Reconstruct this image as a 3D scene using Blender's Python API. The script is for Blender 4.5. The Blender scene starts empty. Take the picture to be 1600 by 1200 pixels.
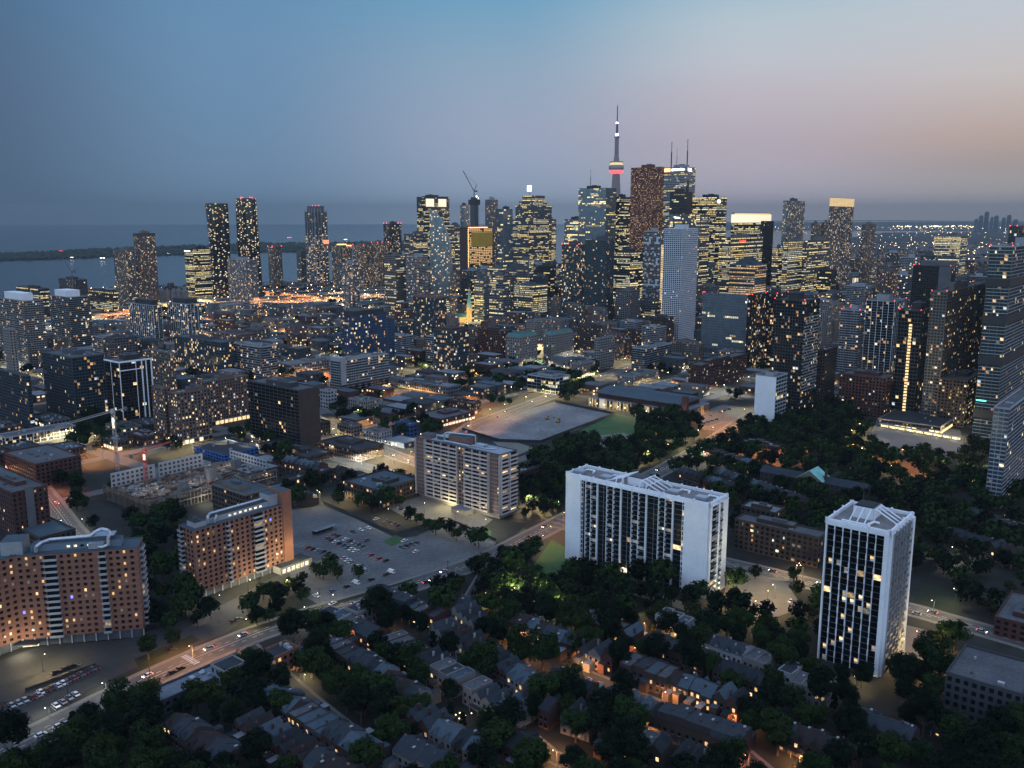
import bpy, math, random, time
from math import radians, sin, cos, tan, pi
from mathutils import Vector, Matrix
random.seed(7)
T0 = time.time()
scene = bpy.context.scene
COL = scene.collection
# ------------------------------------------------------------------ camera
F = 1400.0; HC = 200.0; PIT = math.atan(259.0 / F)
CP, SP = cos(PIT), sin(PIT)
cam_d = bpy.data.cameras.new('camera'); cam = bpy.data.objects.new('camera', cam_d); COL.objects.link(cam)
cam.location = (0, 0, HC); cam.rotation_euler = (pi / 2 - PIT, 0, 0)
cam_d.sensor_width = 36; cam_d.lens = 36 * F / 1600; cam_d.clip_start = 1; cam_d.clip_end = 200000
scene.camera = cam
# ------------------------------------------------------------------ render / view
scene.view_settings.view_transform = 'Standard'; scene.view_settings.look = 'None'
scene.view_settings.exposure = 0.0; scene.view_settings.gamma = 1.0
cy = scene.cycles
cy.max_bounces = 4; cy.diffuse_bounces = 2; cy.glossy_bounces = 2; cy.transmission_bounces = 2; cy.volume_bounces = 0
cy.transparent_max_bounces = 4; cy.sample_clamp_indirect = 1.5; cy.sample_clamp_direct = 12.0
cy.caustics_reflective = False; cy.caustics_refractive = False; cy.use_light_tree = True
cy.use_denoising = True
# ------------------------------------------------------------------ sky (dusk, afterglow to the right)
def lin(c):
    return tuple(((v / 255.0) / 12.92 if v / 255.0 <= 0.04045 else (((v / 255.0) + 0.055) / 1.055) ** 2.4) for v in c)
world = bpy.data.worlds.new("World"); scene.world = world; world.use_nodes = True
nt = world.node_tree; nt.nodes.clear()
def N(t, **k):
    n = nt.nodes.new(t)
    for a, b in k.items(): setattr(n, a, b)
    return n
tc = N('ShaderNodeTexCoord'); sx = N('ShaderNodeSeparateXYZ'); nt.links.new(tc.outputs['Generated'], sx.inputs[0])
az = N('ShaderNodeMath', operation='ARCTAN2'); nt.links.new(sx.outputs['X'], az.inputs[0]); nt.links.new(sx.outputs['Y'], az.inputs[1])
el = N('ShaderNodeMath', operation='ARCSINE'); nt.links.new(sx.outputs['Z'], el.inputs[0])
elr = N('ShaderNodeMapRange'); elr.inputs[1].default_value = 0; elr.inputs[2].default_value = radians(90)
nt.links.new(el.outputs[0], elr.inputs[0])
HAZE_D = 5.0e-5; HAZE_C = (.30, .385, .455); HAZE_S = (.062, .100, .168)
def unhaze(deg, c):
    """colour the clear sky needs so that, seen through the air of the haze box, it has colour c (sRGB 0-255)"""
    L = lin(c)
    if deg > 20: return L
    T_ = math.exp(-HAZE_D * min(31000, 440 / max(.001, sin(radians(max(deg, .3)))))); T_ = max(T_, .28)
    return tuple(max(.02, min(1, (v - s_ * (1 - T_)) / T_)) for v, s_ in zip(L, HAZE_S))
def ramp(stops):
    r = N('ShaderNodeValToRGB'); cr = r.color_ramp
    while len(cr.elements) > 1: cr.elements.remove(cr.elements[-1])
    for i, (deg, c) in enumerate(stops):
        e = cr.elements[0] if i == 0 else cr.elements.new(deg / 90.0)
        e.position = deg / 90.0
        e.color = (*unhaze(deg, c), 1)
    nt.links.new(elr.outputs[0], r.inputs[0]); return r
TOP = [(30, (120, 155, 192)), (90, (150, 176, 212))]
SKY_1 = [(0, (70, 90, 115)), (3, (76, 97, 123)), (6, (80, 101, 128)), (10, (78, 105, 136)), (13.4, (76, 110, 145))] + TOP      # azimuth -30
SKY_2 = [(0, (88, 110, 136)), (3.6, (103, 132, 162)), (9.7, (106, 142, 176)), (14, (98, 142, 178))] + TOP   # azimuth -16
SKY_3 = [(0, (118, 132, 154)), (1.5, (126, 143, 166)), (2.8, (139, 154, 178)), (5.5, (150, 162, 185)), (9, (140, 165, 188)), (13, (110, 160, 192))] + TOP   # azimuth 0
SKY_4 = [(0, (128, 132, 148)), (1.5, (146, 146, 162)), (4.4, (174, 165, 177)), (7.5, (187, 182, 192)), (9, (188, 192, 202)), (11.3, (180, 195, 205)), (14, (150, 184, 206))] + TOP   # azimuth 15
SKY_5 = [(0, (124, 126, 136)), (1.3, (136, 137, 145)), (3, (158, 148, 148)), (4.5, (180, 161, 154)), (7.8, (196, 190, 190)), (11, (190, 196, 205)), (13.5, (184, 198, 211))] + TOP   # azimuth 30
SKY_W = [(0, (235, 160, 120)), (4, (225, 165, 140)), (10, (205, 175, 175)), (25, (150, 160, 190)), (90, (150, 176, 212))]
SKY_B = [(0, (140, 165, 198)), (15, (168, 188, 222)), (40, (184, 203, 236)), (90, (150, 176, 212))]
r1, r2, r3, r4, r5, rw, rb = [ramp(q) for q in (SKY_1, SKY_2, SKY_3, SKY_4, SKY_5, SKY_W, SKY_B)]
def mixc(a, b, lo, hi, srcnode=None):
    m = N('ShaderNodeMapRange', interpolation_type='SMOOTHSTEP'); m.inputs[1].default_value = radians(lo); m.inputs[2].default_value = radians(hi)
    nt.links.new((srcnode or az).outputs[0], m.inputs[0])
    x = N('ShaderNodeMix', data_type='RGBA'); nt.links.new(m.outputs[0], x.inputs[0])
    nt.links.new(a, x.inputs[6]); nt.links.new(b, x.inputs[7]); return x.outputs[2]
c1 = mixc(r1.outputs[0], r2.outputs[0], -32, -16)
c1 = mixc(c1, r3.outputs[0], -17, 0)
c1 = mixc(c1, r4.outputs[0], -1, 15)
c2 = mixc(c1, r5.outputs[0], 14, 30)
c3 = mixc(c2, rw.outputs[0], 34, 80)
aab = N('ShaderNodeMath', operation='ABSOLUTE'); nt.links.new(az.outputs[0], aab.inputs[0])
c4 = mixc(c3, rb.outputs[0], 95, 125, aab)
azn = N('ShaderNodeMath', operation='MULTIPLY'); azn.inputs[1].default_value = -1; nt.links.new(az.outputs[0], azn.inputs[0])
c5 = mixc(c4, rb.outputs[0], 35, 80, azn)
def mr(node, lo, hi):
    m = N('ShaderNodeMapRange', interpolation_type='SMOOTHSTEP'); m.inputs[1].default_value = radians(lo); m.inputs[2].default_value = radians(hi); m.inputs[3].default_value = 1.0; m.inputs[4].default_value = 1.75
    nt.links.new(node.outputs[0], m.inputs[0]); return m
# unseen sky overhead and behind the camera is boosted to light walls and ground
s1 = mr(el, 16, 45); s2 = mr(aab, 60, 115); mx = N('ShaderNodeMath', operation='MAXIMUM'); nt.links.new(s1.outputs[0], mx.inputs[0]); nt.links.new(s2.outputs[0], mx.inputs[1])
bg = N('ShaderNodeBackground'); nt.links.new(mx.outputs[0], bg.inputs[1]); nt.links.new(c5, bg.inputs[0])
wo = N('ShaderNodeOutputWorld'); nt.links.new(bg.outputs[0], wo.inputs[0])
world.cycles.sampling_method = 'MANUAL'; world.cycles.sample_map_resolution = 512
# ------------------------------------------------------------------ last light of the sun, far right and very low
sl = bpy.data.lights.new('sun', 'SUN'); sl.energy = 0.12; sl.angle = radians(12); sl.color = (1, .72, .6)
so = bpy.data.objects.new('sun', sl); COL.objects.link(so)
so.rotation_euler = Vector((sin(radians(84)) * cos(radians(5)), cos(radians(84)) * cos(radians(5)), sin(radians(5)))).to_track_quat('Z', 'Y').to_euler()

# ------------------------------------------------------------------ pixel <-> place survey helpers
def G(px, py, z=0.0):
    x = (px - 800) / F; y = -(py - 600) / F
    d = (x, CP + y * SP, -SP + y * CP); t = (z - HC) / d[2]
    return (d[0] * t, d[1] * t)
def yofs(py): return G(800, py)[1]
def TOPZ(px, py, Y):
    x = (px - 800) / F; y = -(py - 600) / F
    dy = CP + y * SP; dz = -SP + y * CP
    return (x / dy * Y, HC + dz / dy * Y)
def PROJ(x, y, z=0):
    zc = y * CP + (HC - z) * SP
    if zc < 1: return (-9999, 9999)
    yy = (z - HC) * CP + y * SP
    return (800 + F * x / zc, 600 - F * yy / zc)
AG = 39.5
def UV(A=AG):
    a = radians(A); return (sin(a), cos(a)), (-cos(a), sin(a))

# ------------------------------------------------------------------ materials
MATS = {}
def mat(name, rgb, rough=.85, var=.18, scale=.25, metal=0.0, spec=.3, emit=None, est=0.0, bump=0.0, var2=0.0):
    if name in MATS: return MATS[name]
    m = bpy.data.materials.new(name); m.use_nodes = True; t = m.node_tree; b = t.nodes['Principled BSDF']
    b.inputs['Roughness'].default_value = rough; b.inputs['Metallic'].default_value = metal
    b.inputs['Specular IOR Level'].default_value = spec
    if var > 0:
        tcn = t.nodes.new('ShaderNodeTexCoord'); no = t.nodes.new('ShaderNodeTexNoise'); no.inputs['Scale'].default_value = scale
        no.inputs['Detail'].default_value = 6; no.inputs['Roughness'].default_value = .65
        t.links.new(tcn.outputs['Object'], no.inputs['Vector'])
        mr = t.nodes.new('ShaderNodeMapRange'); mr.inputs[1].default_value = .3; mr.inputs[2].default_value = .7
        mr.inputs[3].default_value = 1 - var; mr.inputs[4].default_value = 1 + var
        t.links.new(no.outputs['Fac'], mr.inputs[0])
        v = t.nodes.new('ShaderNodeVectorMath'); v.operation = 'SCALE'; v.inputs[0].default_value = rgb
        src = mr.outputs[0]
        if var2 > 0:
            n2 = t.nodes.new('ShaderNodeTexNoise'); n2.inputs['Scale'].default_value = scale * 9; n2.inputs['Detail'].default_value = 3
            t.links.new(tcn.outputs['Object'], n2.inputs['Vector'])
            m2 = t.nodes.new('ShaderNodeMapRange'); m2.inputs[1].default_value = .3; m2.inputs[2].default_value = .7
            m2.inputs[3].default_value = 1 - var2; m2.inputs[4].default_value = 1 + var2; t.links.new(n2.outputs['Fac'], m2.inputs[0])
            mm = t.nodes.new('ShaderNodeMath'); mm.operation = 'MULTIPLY'; t.links.new(src, mm.inputs[0]); t.links.new(m2.outputs[0], mm.inputs[1]); src = mm.outputs[0]
        t.links.new(src, v.inputs['Scale']); t.links.new(v.outputs[0], b.inputs['Base Color'])
        if bump > 0:
            bp = t.nodes.new('ShaderNodeBump'); bp.inputs['Strength'].default_value = bump; bp.inputs['Distance'].default_value = .3
            t.links.new(no.outputs['Fac'], bp.inputs['Height']); t.links.new(bp.outputs[0], b.inputs['Normal'])
    else:
        b.inputs['Base Color'].default_value = (*rgb, 1)
    if emit:
        b.inputs['Emission Color'].default_value = (*emit, 1); b.inputs['Emission Strength'].default_value = est
        m.cycles.emission_sampling = 'NONE'
    MATS[name] = m; return m
def litmat(name, rgb, st, scale=.9):
    """light seen through a window: uneven room light and curtains"""
    m = bpy.data.materials.new(name); m.use_nodes = True; t = m.node_tree; b = t.nodes['Principled BSDF']
    b.inputs['Base Color'].default_value = (.03, .03, .03, 1); b.inputs['Roughness'].default_value = .2
    b.inputs['Emission Color'].default_value = (*rgb, 1)
    tcn = t.nodes.new('ShaderNodeTexCoord'); no = t.nodes.new('ShaderNodeTexNoise'); no.inputs['Scale'].default_value = scale; no.inputs['Detail'].default_value = 3
    t.links.new(tcn.outputs['Object'], no.inputs['Vector'])
    mr = t.nodes.new('ShaderNodeMapRange'); mr.inputs[1].default_value = .32; mr.inputs[2].default_value = .68
    mr.inputs[3].default_value = st * .35; mr.inputs[4].default_value = st * 1.6; t.links.new(no.outputs['Fac'], mr.inputs[0])
    t.links.new(mr.outputs[0], b.inputs['Emission Strength'])
    m.cycles.emission_sampling = 'NONE'; MATS[name] = m; return m
# lit windows
LIT = [litmat('window_light_amber', (1, .60, .24), .95), litmat('window_light_warm', (1, .70, .34), 1.35), litmat('window_light_dim', (1, .66, .32), .38),
       litmat('window_light_pale', (1, .88, .62), 1.25), litmat('window_light_faint', (.9, .8, .6), .16), litmat('window_light_white', (.8, .9, 1), .8), litmat('window_light_deep', (1, .45, .14), .7)]
LITY = [litmat('office_light_yellow', (1, .74, .28), 1.15, .5), litmat('office_light_bright', (1, .80, .38), 1.8, .5), litmat('office_light_low', (1, .72, .3), .4, .5), litmat('office_light_cool', (.95, .95, .7), .7, .5), litmat('office_light_faint', (.8, .75, .5), .15, .5)]
def glass(name, rgb, rough=.12, spec=.8, metal=0.0): return mat(name, rgb, rough, .35, .12, metal, spec, bump=0.02)
GL_DARK = glass('dark_glass', (.006, .009, .014), .12, .4); GL_BLUE = glass('blue_glass', (.03, .06, .10), .15, .5, .3)
GL_TEAL = glass('teal_glass', (.016, .038, .05), .15, .45, .2); GL_GREY = glass('grey_glass', (.028, .038, .05), .18, .5, .2)
GL_BLACK = glass('black_glass', (.003, .004, .006), .2, .25)
GL_SKY = glass('sky_mirror_glass', (.13, .19, .25), .2, .6, .55); GL_DEEP = glass('deep_blue_glass', (.03, .09, .2), .2, .8, .5)
WHITE = mat('white_concrete', (.60, .65, .71), .8, .07, .08, var2=.04); WHITE2 = mat('offwhite_panel', (.24, .26, .29), .8, .12, .1)
CONC = mat('grey_concrete', (.095, .103, .115), .9, .18, .1, var2=.08); CONC_D = mat('dark_concrete', (.035, .040, .047), .9, .2, .1)
BEIGE = mat('beige_precast', (.125, .112, .102), .9, .14, .1); BEIGE_L = mat('pale_precast', (.185, .18, .175), .9, .12, .1)
BRICK = mat('orange_brick', (.175, .082, .058), .95, .16, .12, var2=.1); BRICK_R = mat('red_brick', (.055, .026, .025), .95, .2, .15, var2=.12)
BRICK_B = mat('brown_brick', (.042, .031, .029), .95, .2, .15, var2=.12); BRICK_M = mat('mauve_brick', (.105, .078, .074), .95, .16, .12, var2=.1)
SCOTIA = mat('red_granite', (.10, .028, .022), .6, .15, .1); BLACKM = mat('black_metal', (.022, .024, .03), .6, .1, .2)
STEEL = mat('galvanised_steel', (.42, .46, .52), .35, .12, .4, .7); GREYP = mat('grey_paint', (.048, .058, .075), .7, .12, .2)
ROOF = mat('roof_gravel', (.065, .072, .084), .95, .3, .07, var2=.22); ROOF_L = mat('pale_roof_membrane', (.125, .145, .17), .9, .25, .05, var2=.15)
ROOF_D = mat('dark_roof_tar', (.020, .026, .035), .9, .35, .08, var2=.25); ROOF_B = mat('blue_grey_roof', (.038, .060, .082), .8, .2, .07, var2=.15)
SHING = mat('dark_shingle', (.012, .016, .022), .95, .3, .3, var2=.3); SHING_B = mat('slate_shingle', (.018, .026, .036), .9, .28, .3, var2=.3); SHING_R = mat('brown_shingle', (.018, .014, .015), .95, .28, .3, var2=.3)
COPPER = mat('green_copper', (.16, .38, .36), .7, .2, .3, var2=.1); COPPER_D = mat('dark_copper', (.05, .16, .14), .7, .2, .3)
WHITE_T = mat('white_trim', (.25, .26, .28), .7, .08, .5); STUCCO = mat('pale_stucco', (.14, .14, .145), .9, .12, .4)
RED_E = mat('red_beacon', (.2, .01, .01), .5, 0, emit=(1, .03, .04), est=9); WHITE_E = mat('white_lamp', (.5, .5, .5), .5, 0, emit=(1, .93, .78), est=14)
LAMP_Y = mat('lamp_glow_yellow', (.5, .5, .5), .5, 0, emit=(1, .74, .34), est=26); LAMP_O = mat('lamp_glow_orange', (.5, .4, .3), .5, 0, emit=(1, .42, .12), est=22)
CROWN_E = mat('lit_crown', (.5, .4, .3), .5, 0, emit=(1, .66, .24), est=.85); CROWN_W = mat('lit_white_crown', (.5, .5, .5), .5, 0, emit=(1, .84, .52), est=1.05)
ORANGE_E = mat('orange_light_strip', (.5, .3, .1), .5, 0, emit=(1, .42, .14), est=3.5); SIGN_R = mat('red_sign', (.4, .1, .08), .5, 0, emit=(1, .08, .05), est=3.5)
SIGN_W = mat('white_sign', (.6, .6, .6), .5, 0, emit=(.9, .97, 1), est=3.2); PINK_E = mat('magenta_light', (.4, .1, .3), .5, 0, emit=(1, .25, .8), est=5)
GOLD = mat('yellow_cladding', (.42, .27, .03), .7, .2, .2); SIGN_B = mat('blue_light', (.1, .1, .4), .5, 0, emit=(.1, .15, 1), est=3)
SIGN_O = mat('orange_sign', (.4, .15, .1), .5, 0, emit=(1, .2, .1), est=2.2); GREEN_E = mat('green_light', (.1, .4, .2), .5, 0, emit=(.1, 1, .5), est=2.5)
ASPH = mat('asphalt', (.026, .028, .031), .9, .18, .05, var2=.12); ASPH_L = mat('worn_asphalt', (.058, .059, .062), .9, .2, .03, var2=.15)
LOT = mat('lot_asphalt', (.080, .086, .093), .9, .28, .04, var2=.18)
PAVE = mat('pavement', (.12, .115, .11), .9, .15, .3, var2=.1); PAINT = mat('road_paint', (.55, .54, .5), .7, .2, .5)
GRASS = mat('grass', (.008, .013, .006), .95, .35, .06, var2=.3); GRASS_L = mat('mown_grass', (.030, .078, .026), .95, .2, .05, var2=.2)
SAND = mat('sand', (.13, .124, .115), .95, .18, .05, var2=.2); DIRT = mat('bare_dirt', (.135, .14, .15), .95, .3, .03, var2=.25)
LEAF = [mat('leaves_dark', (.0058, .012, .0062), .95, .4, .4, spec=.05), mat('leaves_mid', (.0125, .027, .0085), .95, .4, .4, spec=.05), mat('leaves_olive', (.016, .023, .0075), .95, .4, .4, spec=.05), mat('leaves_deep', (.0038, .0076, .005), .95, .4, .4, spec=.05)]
BARK = mat('bark', (.06, .045, .035), .95, .2, 2)
TAIL = mat('tail_lamp', (.3, .01, .01), .4, 0, emit=(1, .04, .03), est=1.0); TYRE = mat('tyre_rubber', (.015, .015, .015), .9, 0)

# ------------------------------------------------------------------ mesh builder
class MB:
    def __init__(s): s.v = []; s.f = []; s.m = []; s.mats = []
    def mi(s, m):
        try: return s.mats.index(m)
        except ValueError: s.mats.append(m); return len(s.mats) - 1
    def poly(s, pts, m):
        n = len(s.v); s.v.extend(pts); s.f.append(tuple(range(n, n + len(pts)))); s.m.append(s.mi(m))
    def box(s, x0, x1, y0, y1, z0, z1, m, top=None, bot=True):
        if x1 < x0: x0, x1 = x1, x0
        if y1 < y0: y0, y1 = y1, y0
        n = len(s.v); a = s.mi(m); b = s.mi(top) if top else a
        s.v.extend([(x0, y0, z0), (x1, y0, z0), (x1, y1, z0), (x0, y1, z0), (x0, y0, z1), (x1, y0, z1), (x1, y1, z1), (x0, y1, z1)])
        s.f.extend([(n, n + 1, n + 5, n + 4), (n + 1, n + 2, n + 6, n + 5), (n + 2, n + 3, n + 7, n + 6), (n + 3, n, n + 4, n + 7), (n + 4, n + 5, n + 6, n + 7)])
        s.m.extend([a, a, a, a, b])
        if bot: s.f.append((n + 3, n + 2, n + 1, n)); s.m.append(a)
    def prism(s, pts, z0, z1, m, top=None):
        n = len(s.v); k = len(pts); a = s.mi(m); b = s.mi(top) if top else a
        s.v.extend([(x, y, z0) for x, y in pts] + [(x, y, z1) for x, y in pts])
        for i in range(k):
            j = (i + 1) % k; s.f.append((n + i, n + j, n + k + j, n + k + i)); s.m.append(a)
        s.f.append(tuple(range(n + k, n + 2 * k))); s.m.append(b)
        s.f.append(tuple(range(n + k - 1, n - 1, -1))); s.m.append(a)
    def bar(s, p, q, r, m, sides=4):
        p = Vector(p); q = Vector(q); d = q - p
        if d.length < 1e-5: return
        d.normalize(); a = d.orthogonal().normalized(); b = d.cross(a); n = len(s.v); k = s.mi(m)
        for c in (p, q):
            for i in range(sides):
                t = 2 * pi * (i + .5) / sides; w = c + (a * cos(t) + b * sin(t)) * r; s.v.append(tuple(w))
        for i in range(sides):
            j = (i + 1) % sides; s.f.append((n + i, n + j, n + sides + j, n + sides + i)); s.m.append(k)
        s.f.append(tuple(range(n + sides - 1, n - 1, -1))); s.m.append(k); s.f.append(tuple(range(n + sides, n + 2 * sides))); s.m.append(k)
    def tube(s, pts, r, m, sides=8):
        for a, b in zip(pts[:-1], pts[1:]): s.bar(a, b, r, m, sides)
    def lathe(s, prof, cx, cy, m, n=16):
        """prof: [(r,z)]"""
        for (r0, z0), (r1, z1) in zip(prof[:-1], prof[1:]):
            for i in range(n):
                t0 = 2 * pi * i / n; t1 = 2 * pi * (i + 1) / n
                s.poly([(cx + r0 * cos(t0), cy + r0 * sin(t0), z0), (cx + r0 * cos(t1), cy + r0 * sin(t1), z0), (cx + r1 * cos(t1), cy + r1 * sin(t1), z1), (cx + r1 * cos(t0), cy + r1 * sin(t0), z1)], m)
    def blob(s, c, r, m):
        x, y, z = c; n = len(s.v); k = s.mi(m)
        s.v.extend([(x + r, y, z), (x, y + r, z), (x - r, y, z), (x, y - r, z), (x, y, z + r), (x, y, z - r)])
        for i in range(4):
            j = (i + 1) % 4; s.f.append((n + i, n + j, n + 4)); s.m.append(k); s.f.append((n + j, n + i, n + 5)); s.m.append(k)
    def mesh(s, name):
        me = bpy.data.meshes.new(name); me.from_pydata(s.v, [], s.f)
        for m in s.mats: me.materials.append(m)
        me.polygons.foreach_set('material_index', s.m); me.update(); return me
    def build(s, name, parent=None, loc=None, kind=None, label=None):
        if not s.f: return None
        o = bpy.data.objects.new(name, s.mesh(name)); COL.objects.link(o)
        if parent: o.parent = parent
        if loc: o.location = loc
        if kind: o['kind'] = kind
        if label: o['label'] = label
        return o
def root(name, label, cat, loc=(0, 0, 0), yaw=0, group=None):
    o = bpy.data.objects.new(name, None); COL.objects.link(o); o.location = loc; o.rotation_euler = (0, 0, yaw); o.empty_display_size = 1
    o['label'] = label; o['category'] = cat
    if group: o['group'] = group
    return o
def tagm(o, label, cat, group=None):
    o['label'] = label; o['category'] = cat
    if group: o['group'] = group
    return o
def child(name, me, parent, loc=(0, 0, 0)):
    o = bpy.data.objects.new(name, me); COL.objects.link(o); o.parent = parent; o.location = loc; return o
def struct(o): o['kind'] = 'structure'; return o
def light(name, loc, power, color, parent=None, radius=.4, kind='POINT'):
    l = bpy.data.lights.new(name, kind); l.energy = power; l.color = color; l.shadow_soft_size = radius
    if kind == 'SPOT': l.spot_size = radians(165); l.spot_blend = .35
    o = bpy.data.objects.new(name, l); COL.objects.link(o); o.location = loc
    if parent: o.parent = parent
    return o
# ------------------------------------------------------------------ building system
FOOT = []; LM = []; WCACHE = {}
def survey(nx, yt, yb, lx, rx, A=AG, dW=None, dL=None):
    Y = yofs(yb); X, z = TOPZ(nx, yt, Y); u, v = UV(A); zc = Y * CP + (HC - z) * SP
    def ext(px, d):
        k = (px - 800) / F
        return (k * zc - X) / (d[0] - k * d[1] * CP)
    W = ext(rx, u) if rx is not None and rx > nx + .5 else (dW or 18)
    L = ext(lx, v) if lx is not None and lx < nx - .5 else (dL or 18)
    if dW and (rx is None): W = dW
    if dL and (lx is None): L = dL
    return X, Y, max(z, 3), max(W, 4), max(L, 4)
def quad_world(X, Y, W, L, A=AG, pad=0):
    u, v = UV(A)
    return [(X + u[0] * a + v[0] * b, Y + u[1] * a + v[1] * b) for a, b in ((-pad, -pad), (W + pad, -pad), (W + pad, L + pad), (-pad, L + pad))]
def sat(p, q):
    for P_ in (p, q):
        for i in range(len(P_)):
            ax = P_[(i + 1) % len(P_)][0] - P_[i][0]; ay = P_[(i + 1) % len(P_)][1] - P_[i][1]; nx_, ny_ = -ay, ax
            a = [x * nx_ + y * ny_ for x, y in p]; b = [x * nx_ + y * ny_ for x, y in q]
            if max(a) <= min(b) or max(b) <= min(a): return False
    return True
def fb(mb, face, s0, s1, o0, o1, z0, z1, m, WL=(0, 0)):
    if face == 'L': mb.box(-o1, -o0, s0, s1, z0, z1, m)
    elif face == 'R': mb.box(s0, s1, -o1, -o0, z0, z1, m)
    elif face == 'K': mb.box(WL[0] + o0, WL[0] + o1, s0, s1, z0, z1, m)
    else: mb.box(s0, s1, WL[1] + o0, WL[1] + o1, z0, z1, m)
def fq(mb, face, s0, s1, o, z0, z1, m, WL=(0, 0)):
    if face == 'L': mb.poly([(-o, s1, z0), (-o, s0, z0), (-o, s0, z1), (-o, s1, z1)], m)
    elif face == 'R': mb.poly([(s0, -o, z0), (s1, -o, z0), (s1, -o, z1), (s0, -o, z1)], m)
    elif face == 'K': mb.poly([(WL[0] + o, s0, z0), (WL[0] + o, s1, z0), (WL[0] + o, s1, z1), (WL[0] + o, s0, z1)], m)
    else: mb.poly([(s1, WL[1] + o, z0), (s0, WL[1] + o, z0), (s0, WL[1] + o, z1), (s1, WL[1] + o, z1)], m)
def winobj(root_, face, s0, s1, o, z0, z1, m, cache):
    w = s1 - s0; h = z1 - z0; k = (round(w, 1), round(h, 1), m.name, face); w = max(.2, k[0]); h = max(.2, k[1])
    if k not in cache:
        b = MB(); fb(b, face, 0, w, 0, .06, 0, h, m); cache[k] = b.mesh('window')
    loc = (-o, s0, z0) if face == 'L' else (s0, -o, z0)
    return child('window', cache[k], root_, loc)
ST = {
 'condo': dict(wall=GREYP, glass=GL_TEAL, lit=LIT, p=.17, fh=3.0, bay=3.2, wf=.9, zf=(.12, .9), band=(WHITE2, .12, .9), pier=(GREYP, .35, 3)),
 'condo_w': dict(wall=WHITE2, glass=GL_GREY, lit=LIT, p=.15, fh=3.0, bay=3.2, wf=.9, zf=(.2, .88), band=(WHITE2, .2, 1.0), pier=(CONC, .3, 4)),
 'condo_b': dict(wall=BEIGE, glass=GL_GREY, lit=LIT, p=.22, fh=3.0, bay=3.0, wf=.75, zf=(.2, .85), band=(BEIGE, .18, .6), pier=(BEIGE, .6, 2)),
 'curtain': dict(wall=GREYP, glass=GL_BLUE, lit=LITY, p=.16, fh=3.8, bay=3.0, wf=.95, zf=(.18, .97), band=(BLACKM, .1, .12), pier=(GREYP, .18, 1), office=True),
 'curtain_t': dict(wall=GREYP, glass=GL_TEAL, lit=LIT, p=.13, fh=3.1, bay=3.0, wf=.95, zf=(.12, .97), band=(GREYP, .12, .2), pier=(GREYP, .2, 1)),
 'office': dict(wall=CONC, glass=GL_DARK, lit=LITY, p=.42, fh=3.9, bay=2.6, wf=.72, zf=(.36, .9), band=(CONC, .34, .2), pier=(CONC, .3, 2), office=True),
 'office_d': dict(wall=BLACKM, glass=GL_BLACK, lit=LITY, p=.34, fh=3.9, bay=2.5, wf=.7, zf=(.3, .9), band=(BLACKM, .28, .15), pier=(BLACKM, .35, 1), office=True),
 'office_b': dict(wall=BEIGE, glass=GL_GREY, lit=LITY, p=.35, fh=3.9, bay=2.8, wf=.8, zf=(.35, .88), band=(BEIGE, .33, .2), pier=(BEIGE, .5, 1), office=True),
 'brick': dict(wall=BRICK_R, glass=GL_DARK, lit=LIT, p=.16, fh=3.3, bay=3.3, wf=.5, zf=(.28, .8)),
 'brick_o': dict(wall=BRICK, glass=GL_DARK, lit=LIT, p=.12, fh=3.0, bay=3.4, wf=.42, zf=(.3, .8), band=(BEIGE, .05, .05)),
 'brick_b': dict(wall=BRICK_B, glass=GL_DARK, lit=LIT, p=.2, fh=3.2, bay=3.2, wf=.55, zf=(.28, .82)),
 'mauve': dict(wall=BRICK_M, glass=GL_DARK, lit=LIT, p=.25, fh=3.0, bay=3.2, wf=.5, zf=(.28, .85), band=(BRICK_M, .06, .1)),
 'stone': dict(wall=BEIGE_L, glass=GL_DARK, lit=LIT, p=.16, fh=3.5, bay=3.2, wf=.45, zf=(.25, .8), band=(BEIGE_L, .06, .25)),
 'grid_w': dict(wall=BLACKM, glass=GL_DARK, lit=LIT, p=.14, fh=3.0, bay=3.0, wf=.92, zf=(.1, .95), band=(WHITE2, .1, .3), pier=(WHITE, .45, 2)),
 'black': dict(wall=BLACKM, glass=GL_BLACK, lit=LIT, p=.13, fh=3.1, bay=2.8, wf=.86, zf=(.12, .9), band=(BLACKM, .12, .2), pier=(BLACKM, .4, 1)),
 'low': dict(wall=CONC, glass=GL_DARK, lit=LIT, p=.3, fh=3.6, bay=4.0, wf=.6, zf=(.3, .8)),
 'lowglass': dict(wall=GREYP, glass=GL_DARK, lit=LITY, p=.35, fh=4.0, bay=3.5, wf=.9, zf=(.15, .88), band=(WHITE2, .12, .3), pier=(WHITE2, .35, 2), office=True),
}
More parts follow.
